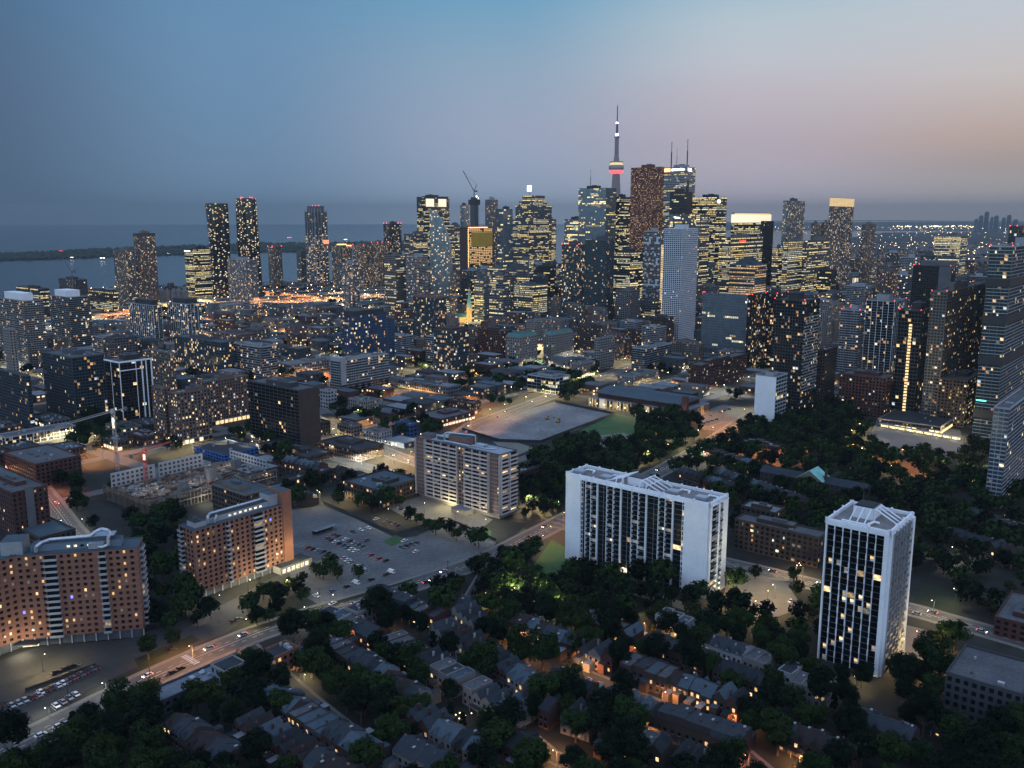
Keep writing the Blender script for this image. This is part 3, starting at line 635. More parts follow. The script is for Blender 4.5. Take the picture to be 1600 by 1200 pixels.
# ------------------------------------------------------------------ HERO: brick slabs with ducts on the roof
def duct(r, pts, rad, m=STEEL): b = MB(); b.tube(pts, rad, m, 10); b.build('duct', r)
def balcony_stack(b, face, s0, s1, nf, fh, z0, wall, WL, deep=1.6, rail=WHITE2):
    for j in range(nf):
        z = z0 + j * fh
        fb(b, face, s0, s1, 0, deep, z - .1, z + .12, rail, WL); fb(b, face, s0, s1, deep - .12, deep, z + .12, z + 1.05, rail, WL); fb(b, face, s0 - .1, s0 + .1, 0, deep, z, z + 1.05, rail, WL); fb(b, face, s1 - .1, s1 + .1, 0, deep, z, z + 1.05, rail, WL)
def brick_block(label, geom, A, nf, stacks, base_h, lm, stacksL=(), stacksK=(), wall=None, faces='LR'):
    wall = wall or BRICK; X, Y, z, W, L = geom
    r = root('apartment_block', label, 'apartment block', (X, Y, 0), radians(90 - A))
    FOOT.append((quad_world(X, Y, W, L, A, 3), z)); LM.append((*PROJ(X + 8, Y, z * .5), lm))
    rng = random.Random(int(X)); fh = (z - base_h) / nf
    b = MB(); b.box(0, W, 0, L, base_h, z, wall, ROOF_B); b.build('wall', r)
    bs_ = MB(); bs_.box(.8, W - .8, .8, L - .8, 0, base_h, GREYP)
    k = int(W / 5)
    for i in range(k + 1): bs_.box(i * W / k - .25 if i else 0, i * W / k + .25 if i else .5, .1, .6, 0, base_h, WHITE2)
    bs_.build('ground_floor', r)
    fr = MB(); bal = MB(); cells = []; gl = MB()
    for f_, S, stk in (('R', W, stacks), ('L', L, stacksL), ('K', L, stacksK)):
        if f_ not in faces: continue
        for j in range(1, nf + 1): fb(fr, f_, 0, S, 0, .06, base_h + j * fh - .12, base_h + j * fh, mat('pale_floor_line', (.24, .15, .12), .9, .1, .5), (W, L))
        s = 1.6
        while s < S - 1.8:
            inst = [q for q in stk if q[0] - 1.3 < s < q[1] + .2]
            if inst: s = inst[0][1] + 1.2; continue
            for j in range(nf):
                z0 = base_h + j * fh; rr = rng.random(); m = LIT[rng.choice((0, 0, 1, 2, 4))] if rr < .13 else (SIGN_B if rr > .998 else GL_DARK)
                cells.append((f_, s, s + (1.45 if m is GL_DARK else 1.0), z0 + .95, z0 + 2.3, m))
            s += 3.15
        for q in stk:
            bq = MB(); balcony_stack(bq, f_, q[0], q[1], 1, fh, 0, wall, (W, L)); bme = bq.mesh('balcony')
            for j in range(nf): child('balcony', bme, r, (0, 0, base_h + j * fh))
            for j in range(nf): cells.append((f_, q[0] + .4, q[1] - .4, base_h + j * fh + .2, base_h + j * fh + 2.3, LIT[2] if rng.random() < .1 else GL_DARK))
    fr.build('floor_line', r)
    cells.sort(key=lambda c: (c[5] is GL_DARK, -c[3])); cache = {}; kcount = 0
    for c in cells:
        if c[0] in 'LR' and kcount < 100: winobj(r, c[0], c[1], c[2], .02, c[3], c[4], c[5], cache); kcount += 1
        else: fb(gl, c[0], c[1], c[2], 0, .06, c[3], c[4], c[5], (W, L))
    if gl.f: gl.build('window', r, kind='stuff')
    p = MB(); t_ = .5
    for f_ in 'LRKB':
        S = L if f_ in 'LK' else W; fb(p, f_, -.02, S + .02, -.5, .12, z, z + .45, ROOF_B, (W, L))
    p.build('parapet', r)
    return r, X, Y, z, W, L, rng
u0, v0 = UV()
g2 = survey(302, 830, 937, 279, 441)
r, X, Y, z, W, L, rng = brick_block('orange brick slab with two balcony stacks and white penthouse, left of the parking lot', g2, AG, 13, [(W_ * 1.0, W_ + 2.2) for W_ in (19,)] + [(36.5, 43)], 3.6, 'the orange brick slab', stacksL=[(9.5, 13.5)])
b = MB(); b.box(8, W - 3, 4.2, 9.2, z, z + 3.0, WHITE2, ROOF_D); b.build('penthouse', r)
for i in range(7): b = MB(); b.box(24 + i * 3.3, 25.6 + i * 3.3, 4.06, 4.2, z + .9, z + 1.9, LIT[3]); b.build('window', r)
b = MB(); b.box(3, 10, 3.2, 11, z, z + 2.8, WHITE2, ROOF_D); b.box(4.5, 6.5, 6, 8, z + 2.8, z + 5, GREYP); b.build('stair_house', r)
b = MB(); b.box(W - .4, W + 5.8, -.8, L * .8, 0, z + 8.2, BRICK, ROOF_B); b.build('stair_tower', r)
b = MB(); b.box(W - 6, W - .3, L * .25, L * .9, z, z + 6.5, WHITE2, ROOF_B); b.build('lift_house', r)
duct(r, [(10.5, 3, z + .8), (10.5, 3, z + 3.2), (12, 5, z + 4.1), (14, 7, z + 3.9), (16, 9.7, z + 3.4), (W - 6, 9.7, z + 3.4)], .75)
duct(r, [(14, 1.8, z + .6), (14, 1.8, z + 2.3), (16, 3.5, z + 2.9), (17, 5, z + 3.2)], .6)
b = MB(); b.box(W - 8, W + 14, -7, 4, 0, 4.2, STUCCO, ROOF_D)
for i in range(6): b.box(W - 7 + i * 3.2, W - 4.8 + i * 3.2, -7.12, -7, .8, 3.2, LIT[3])
b.build('entrance_pavilion', r)
for x_ in (30, 46): light('wall_light', (x_, -4, 4.5), 7000, (1, .85, .5), r)
light('wall_light', (W + 2, -10, 5.5), 26000, (1, .8, .4), r)
FOOT.append((quad_world(X + u0[0] * (W - 8) - v0[0] * 8, Y + u0[1] * (W - 8) - v0[1] * 8, 24, 14), 4))
# second brick wing group at the left edge
xa, za = TOPZ(21, 870, yofs(1012))
ya = yofs(1012); A3 = 78
ua, va = UV(A3); zc = ya * CP + (HC - za) * SP; k = (214 - 800) / F; Wl = (k * zc - xa) / (ua[0] - k * ua[1] * CP)
r, X, Y, z, W, L, rng = brick_block('orange brick apartment wing with silver roof ducts and balcony columns, at the left edge', (xa, ya, za, Wl, 14.5), A3, 14, [(12.5, 18.5), (36.5, 40)], 4.2, 'the left brick wing', stacksK=[(5, 11)], faces='RK')
b = MB(); b.box(6, W - 8, 4.6, 11, z, z + 3.3, mat('blue_render', (.1, .14, .19), .8, .1, .1), ROOF_B); b.build('penthouse', r)
for i in range(4): b = MB(); b.box(22 + i * 3, 23.4 + i * 3, 4.42, 4.58, z + 1.2, z + 2.2, LIT[3] if i != 2 else GL_DARK); b.build('window', r)
b = MB(); b.box(W - 20, W - 11, 5.2, 12, z + 3.3, z + 5.4, GREYP, STEEL); b.box(W - 22, W - 15, 2.2, 4.8, z + .2, z + 3.0, STEEL); b.build('fan_house', r)
duct(r, [(9, 2.6, z + .6), (9, 2.6, z + 3), (11, 5, z + 4.2), (14, 8, z + 4.4), (W - 22, 8, z + 4.8), (W - 20, 8, z + 6.6), (W - 17, 8, z + 8.0), (W - 14, 8, z + 7.2), (W - 13, 8, z + 5)], .85)
duct(r, [(W - 13, 4.8, z + 5.6), (W - 13, 2.2, z + 5.2), (W - 13, 1.8, z + 2), (W - 15.5, 2.2, z + .9), (W - 18, 3, z + 1)], .8)
b = MB(); b.box(-6, 3.5, 2, 13, z, z + 6.5, STEEL, ROOF_B); b.build('lift_house', r)
light('entrance_light', (2, -9, 4), 7000, (1, .83, .5), r); b = MB(); b.box(-1, 8, -5, 0, 3.0, 3.5, BLACKM); b.box(0, 7, -.3, -.1, .4, 2.9, LIT[3]); b.build('entrance_canopy', r)
jx, jy = X, Y
r, X, Y, z, W, L, rng = brick_block('orange brick wing turned towards the camera, cut by the left edge of the photograph', (jx - u0[0] * 62, jy - u0[1] * 62, za, 62, 15), AG, 14, [(38, 43)], 4.2, 'the far left brick wing', faces='R')
# third brick block with a long white clerestory behind the first
g4 = survey(372, 792, 842, 331, 440)
g4 = (g4[0], g4[1], g4[2], 22, 34)
T('apartment_block', 'dark brick block with white clerestory on a blue roof, behind the orange brick slab', 383, 775, 850, 331, 424, 'brick_o', wall=BRICK_B, units=2, roof=ROOF_B, pent=True, p=.06, lm='the clerestory block', cat='apartment block')

# ------------------------------------------------------------------ HERO: grey banded slab
def grey_slab():
    X, Y, z, W, L = survey(781.7, 711.7, 813, 650, 807.5)
    r = root('apartment_block', 'brown brick slab with pale balcony bands and a ducted roof, centre of the photograph', 'apartment block', (X, Y, 0), radians(90 - AG))
    FOOT.append((quad_world(X, Y, W, L, AG, 4), z)); LM.append((*PROJ(X, Y + 30, 25), 'the banded slab'))
    rng = random.Random(3); nf = 15; b0 = 3.5; fh = (z - b0) / nf
    BB = mat('slab_brown_brick', (.13, .085, .075), .95, .15, .2, var2=.1); BND = mat('pale_balcony_band', (.36, .33, .33), .85, .1, .2)
    b = MB(); b.box(0, W, 0, L, b0, z, BB, mat('slab_membrane', (.22, .25, .3), .9, .2, .08, var2=.12)); b.box(1.5, W - 1.5, 2, L - 2, 0, b0, STUCCO); b.build('wall', r)
    fr = MB(); bal = MB(); gl = MB(); cells = []
    segs = [('brick', .0, .115), ('bal', .13, .40), ('brick', .40, .49), ('bal', .49, .87), ('brick', .87, 1.0)]
    for t_, a, c in segs:
        a *= L; c *= L; nb = max(1, round((c - a) / 7.2)) if t_ == 'bal' else 1
        for j in range(nf):
            z0 = b0 + j * fh
            if t_ == 'bal':
                fb(bal, 'L', a, c, 0, 1.5, z0 - .12, z0 + .1, BND); fb(bal, 'L', a, c, 1.38, 1.5, z0 + .1, z0 + 1.1, BND)
                for i in range(nb * 2):
                    s = a + (c - a) * i / (nb * 2); e = s + (c - a) / (nb * 2)
                    cells.append(('L', s + .25, e - .25, z0 + 1.0, z0 + fh - .35, LIT[rng.choice((0, 1, 2, 4))] if rng.random() < .07 else GL_DARK))
            else:
                fb(fr, 'L', a, c, 0, .08, z0 - .1, z0 + .08, BND)
                for q in (.3, .7):
                    if a > 1 and c < L * .6: cells.append(('L', a + (c - a) * q - .6, a + (c - a) * q + .6, z0 + 1, z0 + 2.2, LIT[rng.choice((0, 1, 2))] if rng.random() < .3 else GL_DARK))
                    elif q < .5 and a < 1: cells.append(('L', a + 1.2, a + 2.4, z0 + 1, z0 + 2.2, LIT[1] if rng.random() < .15 else GL_DARK))
        if t_ == 'bal':
            for i in range(nb + 1): s = a + (c - a) * i / nb; fb(fr, 'L', s - .18, s + .18, 0, 1.62, b0, z, BND)
    for c in (.115 * L, 0, L * .88, L - .3): fb(fr, 'L', c, c + .35, 0, 1.6, b0, z, BND)
    for j in range(nf):
        z0 = b0 + j * fh
        for a, c in ((.6, W * .5 - .6), (W * .5 + .6, W - .2)):
            fb(bal, 'R', a, c, 0, 1.4, z0 - .12, z0 + .1, BND); fb(bal, 'R', a, c, 1.28, 1.4, z0 + .1, z0 + 1.1, BND); cells.append(('R', a + .5, c - .5, z0 + 1.0, z0 + fh - .35, LIT[rng.choice((0, 1, 2))] if rng.random() < .25 else GL_DARK))
    fb(fr, 'R', W * .5 - .5, W * .5 + .5, 0, 1.6, b0, z, BND); fb(fr, 'R', 0, .4, 0, 1.5, b0, z, BND)
    fr.build('pier', r); bal.build('balcony', r, kind='stuff')
    cells.sort(key=lambda c: (c[5] is GL_DARK, -c[3])); cache = {}
    for c in cells[:100]: winobj(r, c[0], c[1], c[2], 0, c[3], c[4], c[5], cache)
    for c in cells[100:]: fb(gl, c[0], c[1], c[2], 0, .05, c[3], c[4], c[5])
    gl.build('window', r, kind='stuff')
    p = MB()
    for f_ in 'LRKB':
        S = L if f_ in 'LK' else W; fb(p, f_, -.02, S + .02, -.4, .15, z, z + .6, GREYP, (W, L))
    p.build('parapet', r)
    b = MB(); b.box(5, 15, 34, 52, z, z + 5.2, BB, ROOF_B); b.build('penthouse', r)
    b = MB(); b.box(6, 14, 54, 64, z, z + 2.4, ROOF_B, STEEL); b.box(3, 9, 68, 77, z, z + 2.8, BB, ROOF_B); b.box(7, 13, 22, 30, z, z + 1.5, STEEL); b.build('plant_room', r)
    duct(r, [(3, 30, z + 1), (3, 54, z + 1), (3, 54, z + 6), (6, 54, z + 6.3), (12, 32.8, z + 6.3), (12, 32.8, z + 1), (12, 24, z + 1), (9, 20, z + .8)], .55)
    duct(r, [(6, 31, z + .7), (6, 16, z + .7), (10, 12, z + .7)], .4)
    e = MB(); e.box(-8, 0, 24, 38, 0, 3.4, STUCCO, ROOF_L); e.build('entrance_pavilion', r)
    light('entrance_light', (-3, 44, 3), 18000, (1, .85, .4), r); light('wall_light', (-3, 12, 4), 9000, (1, .85, .5), r); light('entrance_light', (-6, 20, 3), 2500, (1, .8, .4), r)
grey_slab()
T('apartment_block', 'dark glazed slab with a blank brown end wall, left of centre', 466.7, 611, 705, 387, 498, 'curtain_t', glass=GL_BLACK, wall=BRICK_B, band=(CONC_D, .1, .5), pier=(CONC_D, .3, 2), p=.05, faces='L', lm='the dark slab', cat='apartment block', indiv=True, base=(4, CONC_D, LIT[3]))

# zebra crossing at the lit junction
b = MB(); A_ = Vector(G(296, 1030)); d_ = Vector((cos(radians(50.5)), sin(radians(50.5)))); n_ = Vector((-d_.y, d_.x))
for k in range(9):
    c = A_ + n_ * (k * 1.5 - 6); q = [c - d_ * 1.6 - n_ * .4, c + d_ * 1.6 - n_ * .4, c + d_ * 1.6 + n_ * .4, c - d_ * 1.6 + n_ * .4]; b.poly([(p.x, p.y, .1) for p in q], PAINT)
struct(b.build('road_crossing'))
WHITE_G = mat('grey_white_precast', (.45, .50, .56), .85, .06, .1)
# ------------------------------------------------------------------ hand-surveyed buildings (nx, ytop, ybase, left, right)
OT, AT, BB_, LB = 'office_tower', 'apartment_tower', 'brick_building', 'low_building'
SKYL = [
 # --- left: waterfront
 (AT, 'brown condominium tower with a dark cap, taller of the pair by the lake', 213, 366, 481, 208, 242, 'condo_b', dict(wall=BRICK_M)),
 (AT, 'brown condominium tower, shorter of the pair by the lake', 196, 392, 484, 177, 209, 'condo_b', dict(p=.3)),
 (OT, 'dark lakeside office block with rows of bright yellow floors', 301, 390, 470, 288, 331, 'office_d', dict(p=.75)),
 (AT, 'pale square condominium block in front of the twin wavy towers', 385, 407, 480, 355, 402, 'condo_w', dict(p=.24)),
 (AT, 'small lakeside condominium tower with red roof lights', 425, 386, 452, 418, 440, 'condo_b', dict(beac=True)),
 (OT, 'dark windowless looking block beside the tapered lakeside tower', 470, 393, 443, 463, 483, 'office_b', dict(p=.12, wall=CONC_D)),
 (AT, 'dark residential tower with a bright orange lit roof, right of the tapered lakeside tower', 532, 383, 447, 518, 549, 'condo_b', dict(p=.25)),
 (AT, 'wide slab of flats with red roof lights, left half of the lakeside row', 568, 384, 452, 551, 582, 'condo_b', dict(p=.35, beac=True)),
 (AT, 'wide slab of flats with red roof lights, right half of the lakeside row', 590, 380, 452, 580, 607, 'condo_b', dict(p=.35, beac=True)),
 (AT, 'white topped glass tower standing low in front of the lakeside row', 545, 412, 492, 534, 561, 'condo_w', dict(p=.4)),
 (AT, 'round shouldered dark glass tower, left of the arched glass tower', 604, 350, 448, 599, 627, 'curtain_t', dict(beac=True, p=.2)),
 (AT, 'blocky lit tower between the round shouldered tower and the arched glass tower', 645, 366, 455, 631, 668, 'office', dict(p=.3, wall=GREYP)),
 (OT, 'pale blank walled block with a white crown below the arched glass tower', 618, 400, 497, 600, 636, 'office_b', dict(p=.2, wall=BRICK_M)),
 (AT, 'grey vertical striped tower at the left foot of the arched glass tower', 648, 402, 500, 634, 668, 'condo_w', dict(p=.14)),
 (OT, 'dark tower with two large glowing roof boxes, behind the arched glass tower', 660, 308, 452, 651, 702, 'office_d', dict(p=.4, glass=GL_TEAL)),
 (OT, 'lit low office behind the orange lit construction block', 710, 352, 450, 700, 722, 'office', dict(p=.6)),
 (AT, 'slim blue tower left of the concrete core with the crane', 725, 321, 447, 719, 733, 'curtain_t', dict(glass=GL_SKY)),
 (AT, 'slim tower with lights round its roof, between the crane core and the stepped tower', 766, 312, 452, 758, 778, 'condo_w', dict(wall=GREYP, beac=False)),
 (AT, 'blue glass tower with a dark cap, left of the stepped tower with the lit mast', 786, 327, 462, 777, 801, 'curtain', dict(p=.12, glass=GL_SKY)),
 (OT, 'tall blue office tower joined to the stepped tower, lower right shoulder', 862, 343, 455, 846, 869, 'office_b', dict(p=.5, wall=BRICK_M)),
 (OT, 'blue glass office block with a flat crown, left of the broad blue tower', 910, 343, 462, 882, 917, 'curtain', dict(p=.3, glass=GL_SKY)),
 (OT, 'broad blue glass tower with a beige side and a thin mast', 947, 294, 470, 904, 963, 'curtain', dict(p=.15, glass=GL_SKY)),
 (OT, 'dark brown tower squeezed between the broad blue tower and the red granite tower', 968, 308, 466, 962, 987, 'office_d', dict(p=.35)),
 (OT, 'very tall dark red granite tower with rows of orange windows', 1032, 261, 474, 986, 1038, 'office', dict(wall=SCOTIA, band=(SCOTIA, .5, .1), pier=(SCOTIA, .8, 1), glass=GL_BLACK, p=.5, lit=[LIT[0], LIT[1], LIT[2], LIT[0], LIT[2]], wf=.5, bay=3.0, office=False)),
 (OT, 'white striped skyscraper carrying tall roof antennas', 1070, 261, 468, 1036, 1087, 'office', dict(wall=BEIGE_L, band=(WHITE2, .34, .2), pier=(WHITE2, .4, 3), p=.3)),
 (OT, 'plain dark slab standing in front of the white striped skyscraper', 1070, 300, 478, 1047, 1082, 'office_d', dict(p=.05)),
 (OT, 'blue office block with a small white sign near its top', 1052, 335, 488, 1047, 1091, 'curtain', dict(p=.22, glass=GL_SKY)),
 (OT, 'large dark tower with yellow lit floors and a bright white logo box', 1120, 308, 470, 1082, 1136, 'office_d', dict(p=.55, glass=GL_BLUE)),
 (OT, 'narrow beige office with lit bands in front of the large dark tower', 1094, 336, 490, 1088, 1109, 'office_b', dict(p=.5)),
 (OT, 'block with a fully lit white crown floor, right of the large dark tower', 1148, 333, 474, 1143, 1205, 'office_d', dict(p=.6, glass=GL_DARK)),
 (AT, 'plain dark tower overlapping the right end of the lit crown block', 1193, 346, 486, 1189, 1209, 'black', dict(p=.03)),
 (AT, 'lone blue residential tower on the skyline, left of the gold crowned tower', 1230, 314, 470, 1224, 1258, 'curtain_t', dict(p=.2, glass=GL_SKY)),
 (AT, 'slender tower with a glowing golden crown', 1300, 322, 482, 1296, 1334, 'condo', dict(glass=GL_GREY, p=.3)),
 (AT, 'distant dark tower with a stepped top, right of the gold crowned tower', 1353, 351, 455, 1347, 1369, 'condo_b', dict(p=.25)),
 (OT, 'small dark tower just right of the lone blue tower', 1274, 349, 452, 1268, 1284, 'condo_b', dict(p=.25)),
 (OT, 'beige tower at the far skyline between the blue tower and the gold crown', 1288, 348, 450, 1283, 1296, 'condo_b', dict(p=.3)),
 (OT, 'yellow lit gridded office below the lone blue tower', 1232, 378, 492, 1224, 1255, 'office', dict(p=.85)),
 (OT, 'low lit office with a pale roof, left of the yellow gridded office', 1216, 388, 490, 1207, 1226, 'office', dict(p=.6)),
 (OT, 'dim brown office right of the yellow gridded office', 1262, 376, 490, 1255, 1297, 'office', dict(p=.4, wall=BRICK_M)),
 (OT, 'brown office with a bright red name sign near the roof', 1142, 372, 500, 1124, 1192, 'office', dict(p=.55, wall=BRICK_B)),
 (OT, 'amber lit ziggurat shaped office with a twin dark pyramid roof', 1180, 415, 512, 1140, 1198, 'office', dict(p=.9, wall=BRICK_B, lit=[LIT[0], LIT[1], LIT[0], LIT[2], LIT[1]])),
 (OT, 'white round ended office with lit bands, far right', 1502, 370, 470, 1460, 1512, 'office', dict(p=.55, wall=CONC)),
 # --- centre, mid distance
 (AT, 'white residential tower with dense window grid and curved balconies, centre right', 1066, 358, 541, 1038, 1091, 'condo_w', dict(wall=WHITE_G, band=(WHITE_G, .3, .45), pier=(WHITE_G, .9, 1), glass=GL_DARK, bay=3.4, p=.04)),
 (AT, 'tower with a black and white chequered face and one amber lit edge', 1032, 362, 512, 1006, 1039, 'condo_w', dict(p=.12, glass=GL_BLACK)),
 (AT, 'dark blue glass tower with a notched white top, left of the chequered tower', 948, 376, 517, 914, 960, 'curtain_t', dict(glass=GL_TEAL, p=.06)),
 (AT, 'dark glass tower with a red lit roof edge, left neighbour of the dark blue tower', 905, 383, 508, 878, 915, 'curtain_t', dict(beac=True, p=.2)),
 (OT, 'golden lit ribbed office of ten storeys behind the beige hotels', 832, 447, 503, 803, 855, 'office', dict(p=.85, wall=GREYP)),
 (BB_, 'plain beige block beside the golden lit office', 868, 466, 500, 857, 878, 'stone', dict(p=.1)),
 (OT, 'dark wide office base with yellow floors left of the chequered tower', 985, 395, 495, 958, 1007, 'office_d', dict(p=.6)),
 (AT, 'unfinished grey tower with work lights on top, left of the white residential tower', 985, 455, 520, 962, 1000, 'low', dict(p=.06)),
 (AT, 'grey slab with fine vertical ribs and red roof lights', 1168, 462, 566, 1098, 1171, 'curtain', dict(glass=GL_SKY, band=(CONC, .2, .1), pier=(CONC, .5, 1), p=.05, beac=True)),
 (AT, 'dark curved looking tower with amber lit floors, right of the ribbed grey slab', 1176, 462, 580, 1169, 1216, 'black', dict(p=.22, beac=True)),
 (AT, 'black gridded tower with white zigzag side and red corner lights', 1258, 471, 655, 1210, 1281, 'black', dict(p=.16, beac=True, glass=GL_DARK)),
 (AT, 'dark tower peeping over the black gridded tower from behind', 1215, 460, 575, 1196, 1232, 'black', dict(p=.3, beac=True)),
 (AT, 'grey residential tower with curved white balcony floors', 1344, 486, 596, 1314, 1358, 'condo_w', dict(p=.12, beac=True)),
 (AT, 'dark tower framed by an irregular grid of white beams', 1398, 472, 618, 1354, 1417, 'grid_w', dict(p=.1, beac=True)),
 (AT, 'dark tower with one full height column of lit windows', 1440, 487, 655, 1405, 1458, 'curtain', dict(glass=GL_BLACK, p=.05, wall=CONC_D, beac=True, office=False, lit=LIT)),
 (AT, 'black boxy tower crowned with red lights, behind the beige framed tower', 1486, 417, 560, 1427, 1494, 'black', dict(p=.03, beac=True)),
 (AT, 'beige framed tower with stacked balconies and a blank crown', 1480, 457, 662, 1455, 1542, 'condo_b', dict(p=.13, beac=True, wall=CONC)),
 (AT, 'huge glass tower banded by dark gaps, at the right edge', 1583, 386, 690, 1547, 1640, 'curtain_t', dict(glass=GL_TEAL, band=(WHITE2, .17, .5), pier=(CONC, .3, 2), p=.1, beac=True)),
 (AT, 'upper black and teal block rising behind the huge banded tower', 1590, 355, 640, 1577, 1660, 'black', dict(p=.1, beac=True, glass=GL_TEAL)),
 (AT, 'round cornered pale blue tower cut by the right edge, lower right', 1578, 640, 795, 1553, 1660, 'condo_w', dict(glass=GL_BLUE, band=(WHITE2, .1, .2), p=.06)),
 (BB_, 'brown brick block of flats with dormered mansard, under the beige framed tower', 1512, 596, 668, 1462, 1536, 'brick_b', dict(p=.25, indiv=False)),
 (BB_, 'wide dark red brick block with glowing roof terrace, right of the black gridded tower', 1385, 592, 655, 1312, 1400, 'brick', dict(p=.14)),
 (BB_, 'small white panelled block with teal glass, in front of the black gridded tower', 1213, 590, 668, 1181, 1231, 'curtain', dict(wall=WHITE, glass=GL_TEAL, band=(WHITE2, .2, .2), pier=(WHITE2, .7, 2), p=.1, faces='R')),
 (BB_, 'plain brown brick tower beside the black gridded tower', 1290, 548, 640, 1278, 1308, 'brick_b', dict(p=.05)),
 (BB_, 'cream tower lit from below by a floodlight, behind the black gridded tower', 1296, 478, 560, 1283, 1318, 'stone', dict(p=.18)),
 (LB, 'grey stone office with columns, in front of the curved balcony tower', 1338, 540, 590, 1300, 1360, 'stone', dict(p=.15, wall=CONC)),
 # --- left, mid distance
 (AT, 'white banded stepped apartment tower with a white roof box, far left', 38, 471, 578, -4, 67, 'condo_w', dict(band=(BEIGE_L, .24, 1.2), p=.16, pier=(CONC, .2, 9))),
 (AT, 'grey banded apartment tower with a white roof box, second from the left edge', 106, 465, 552, 76, 140, 'condo', dict(band=(BEIGE_L, .2, 1.0), p=.12, pier=(CONC, .2, 9))),
 (OT, 'black topped block with yellow lit glass corner, between the two white box towers', 62, 452, 505, 25, 77, 'office_d', dict(p=.6)),
 (AT, 'concrete tower under construction with a lit top deck, behind the grey banded tower', 118, 438, 498, 91, 136, 'low', dict(p=.12, wall=CONC_D)),
 (OT, 'low lit office right of the grey banded tower', 176, 457, 492, 138, 184, 'office_d', dict(p=.5)),
 (LB, 'narrow pale slab end with stacked windows at the left edge', 14, 516, 590, 4, 24, 'stone', dict(p=.03)),
 (AT, 'white gridded glass tower with black roof box, left of a twin', 239, 478, 552, 201, 252, 'grid_w', dict(p=.2, glass=GL_TEAL, wall=GREYP)),
 (AT, 'white gridded glass tower with black roof box, right hand twin', 292, 476, 552, 261, 314, 'grid_w', dict(p=.2, glass=GL_TEAL, wall=GREYP)),
 (LB, 'plain blue grey box building below the white gridded towers', 178, 529, 570, 165, 214, 'low', dict(wall=GREYP, p=.08)),
 (AT, 'black tower outlined by white frames with a ribbed roof box', 186, 566, 668, 163, 236, 'grid_w', dict(p=.07, glass=GL_BLACK, bay=4, pier=(WHITE, .6, 4), band=(BLACKM, .1, .3))),
 (AT, 'beige block of flats with small balconies right of the black framed tower', 262, 552, 618, 230, 273, 'condo_b', dict(p=.28)),
 (AT, 'stepped dark glass apartment tower, third from the left edge', 112, 560, 656, 66, 166, 'curtain_t', dict(p=.14, band=(GREYP, .12, .8))),
 (AT, 'glass apartment tower with pale roof box cut by the left edge', 40, 588, 672, -20, 46, 'curtain_t', dict(p=.12, band=(GREYP, .12, .8))),
 (LB, 'long low white framed podium of flats at the left edge', 8, 685, 700, -6, 118, 'grid_w', dict(p=.25, pent=False)),
 (AT, 'mauve brick stepped flats, left wing of the complex with lit shops', 256, 608, 688, 236, 266, 'mauve', dict(p=.3)),
 (AT, 'mauve brick flats with glowing shopfronts at street level', 276, 616, 697, 263, 328, 'mauve', dict(p=.3, base=(5, WHITE2, LIT[3]))),
 (AT, 'mauve brick flats behind, right wing of the complex with lit shops', 318, 598, 668, 305, 388, 'mauve', dict(p=.25, base=(5, WHITE2, LIT[1]))),
 (LB, 'dark brick warehouse with broad flat grey roof beside the construction site', 55, 727, 764, 6, 126, 'brick', dict(p=.02, pent=False, units=9)),
 (BB_, 'dark brick tower with a grey central stripe, above the left brick wing', 18, 772, 838, -60, 74, 'brick', dict(p=.1, wf=.35)),
 (BB_, 'green glass flats left of the blue condominium', 345, 536, 590, 272, 345, 'curtain_t', dict(p=.2)),
 (BB_, 'red brown brick flats right of the green glass flats', 372, 524, 566, 332, 400, 'mauve', dict(p=.25)),
 (BB_, 'pale green stepped flats behind the flat factory hall', 408, 543, 592, 364, 432, 'condo_w', dict(p=.2, wall=GREYP)),
 (LB, 'flat roofed factory hall with a long white fascia', 452, 571, 585, 430, 532, 'low', dict(p=.2, wall=BEIGE_L, roof=ROOF_L, units=6)),
 (AT, 'pale panelled flats standing on a red brick podium', 531, 565, 622, 516, 607, 'condo_w', dict(p=.1, base=None)),
 (AT, 'condominium with bright blue glass ends and a dark roof box', 552, 494, 580, 533, 604, 'curtain', dict(p=.22, glass=GL_DEEP, lit=LIT, fh=3.1, office=False)),
 (AT, 'slim blue glass tail tower right of the blue ended condominium', 606, 500, 582, 601, 616, 'curtain', dict(p=.04, glass=GL_DEEP)),
 (AT, 'teal glass tower with an orange lit red cap', 684, 467, 545, 646, 697, 'curtain_t', dict(p=.18, roof=ROOF_D)),
 (AT, 'teal glass mid rise with a brown cap, in front of the red capped tower', 706, 518, 590, 678, 732, 'curtain_t', dict(p=.24)),
 (BB_, 'big red brick block with a string of lights down its corner', 785, 518, 566, 747, 800, 'brick', dict(p=.12)),
 (BB_, 'beige stone hotel with green mansard roof, left of two', 812, 528, 573, 790, 840, 'stone', dict(p=.14)),
 (BB_, 'beige stone hotel with green mansard roof, right of two', 862, 524, 562, 849, 896, 'stone', dict(p=.12)),
 (BB_, 'white gridded stone block behind the two beige hotels', 838, 503, 540, 822, 862, 'stone', dict(p=.1)),
 (BB_, 'tall blank pale wall with a dark slot, right of the beige hotels', 936, 530, 578, 929, 960, 'low', dict(p=.05, wall=BEIGE_L)),
 (BB_, 'stepped grey concrete block with balconies, centre', 1008, 546, 584, 988, 1050, 'condo', dict(p=.12, wall=CONC)),
 (LB, 'glass fronted low building with white frame by the lit street', 868, 592, 617, 824, 891, 'lowglass', dict(p=.3)),
 (BB_, 'large red brick institution with white framed bay, right of centre', 1096, 572, 612, 1076, 1168, 'brick', dict(p=.12)),
 (LB, 'long red brick building with dark roof beyond the ball field', 990, 590, 602, 965, 1030, 'stone', dict(p=.3)),
 (BB_, 'pale corner shops with glowing ground floor on the lit street', 905, 570, 592, 890, 930, 'stone', dict(p=.2, base=(4, WHITE2, LIT[3]))),
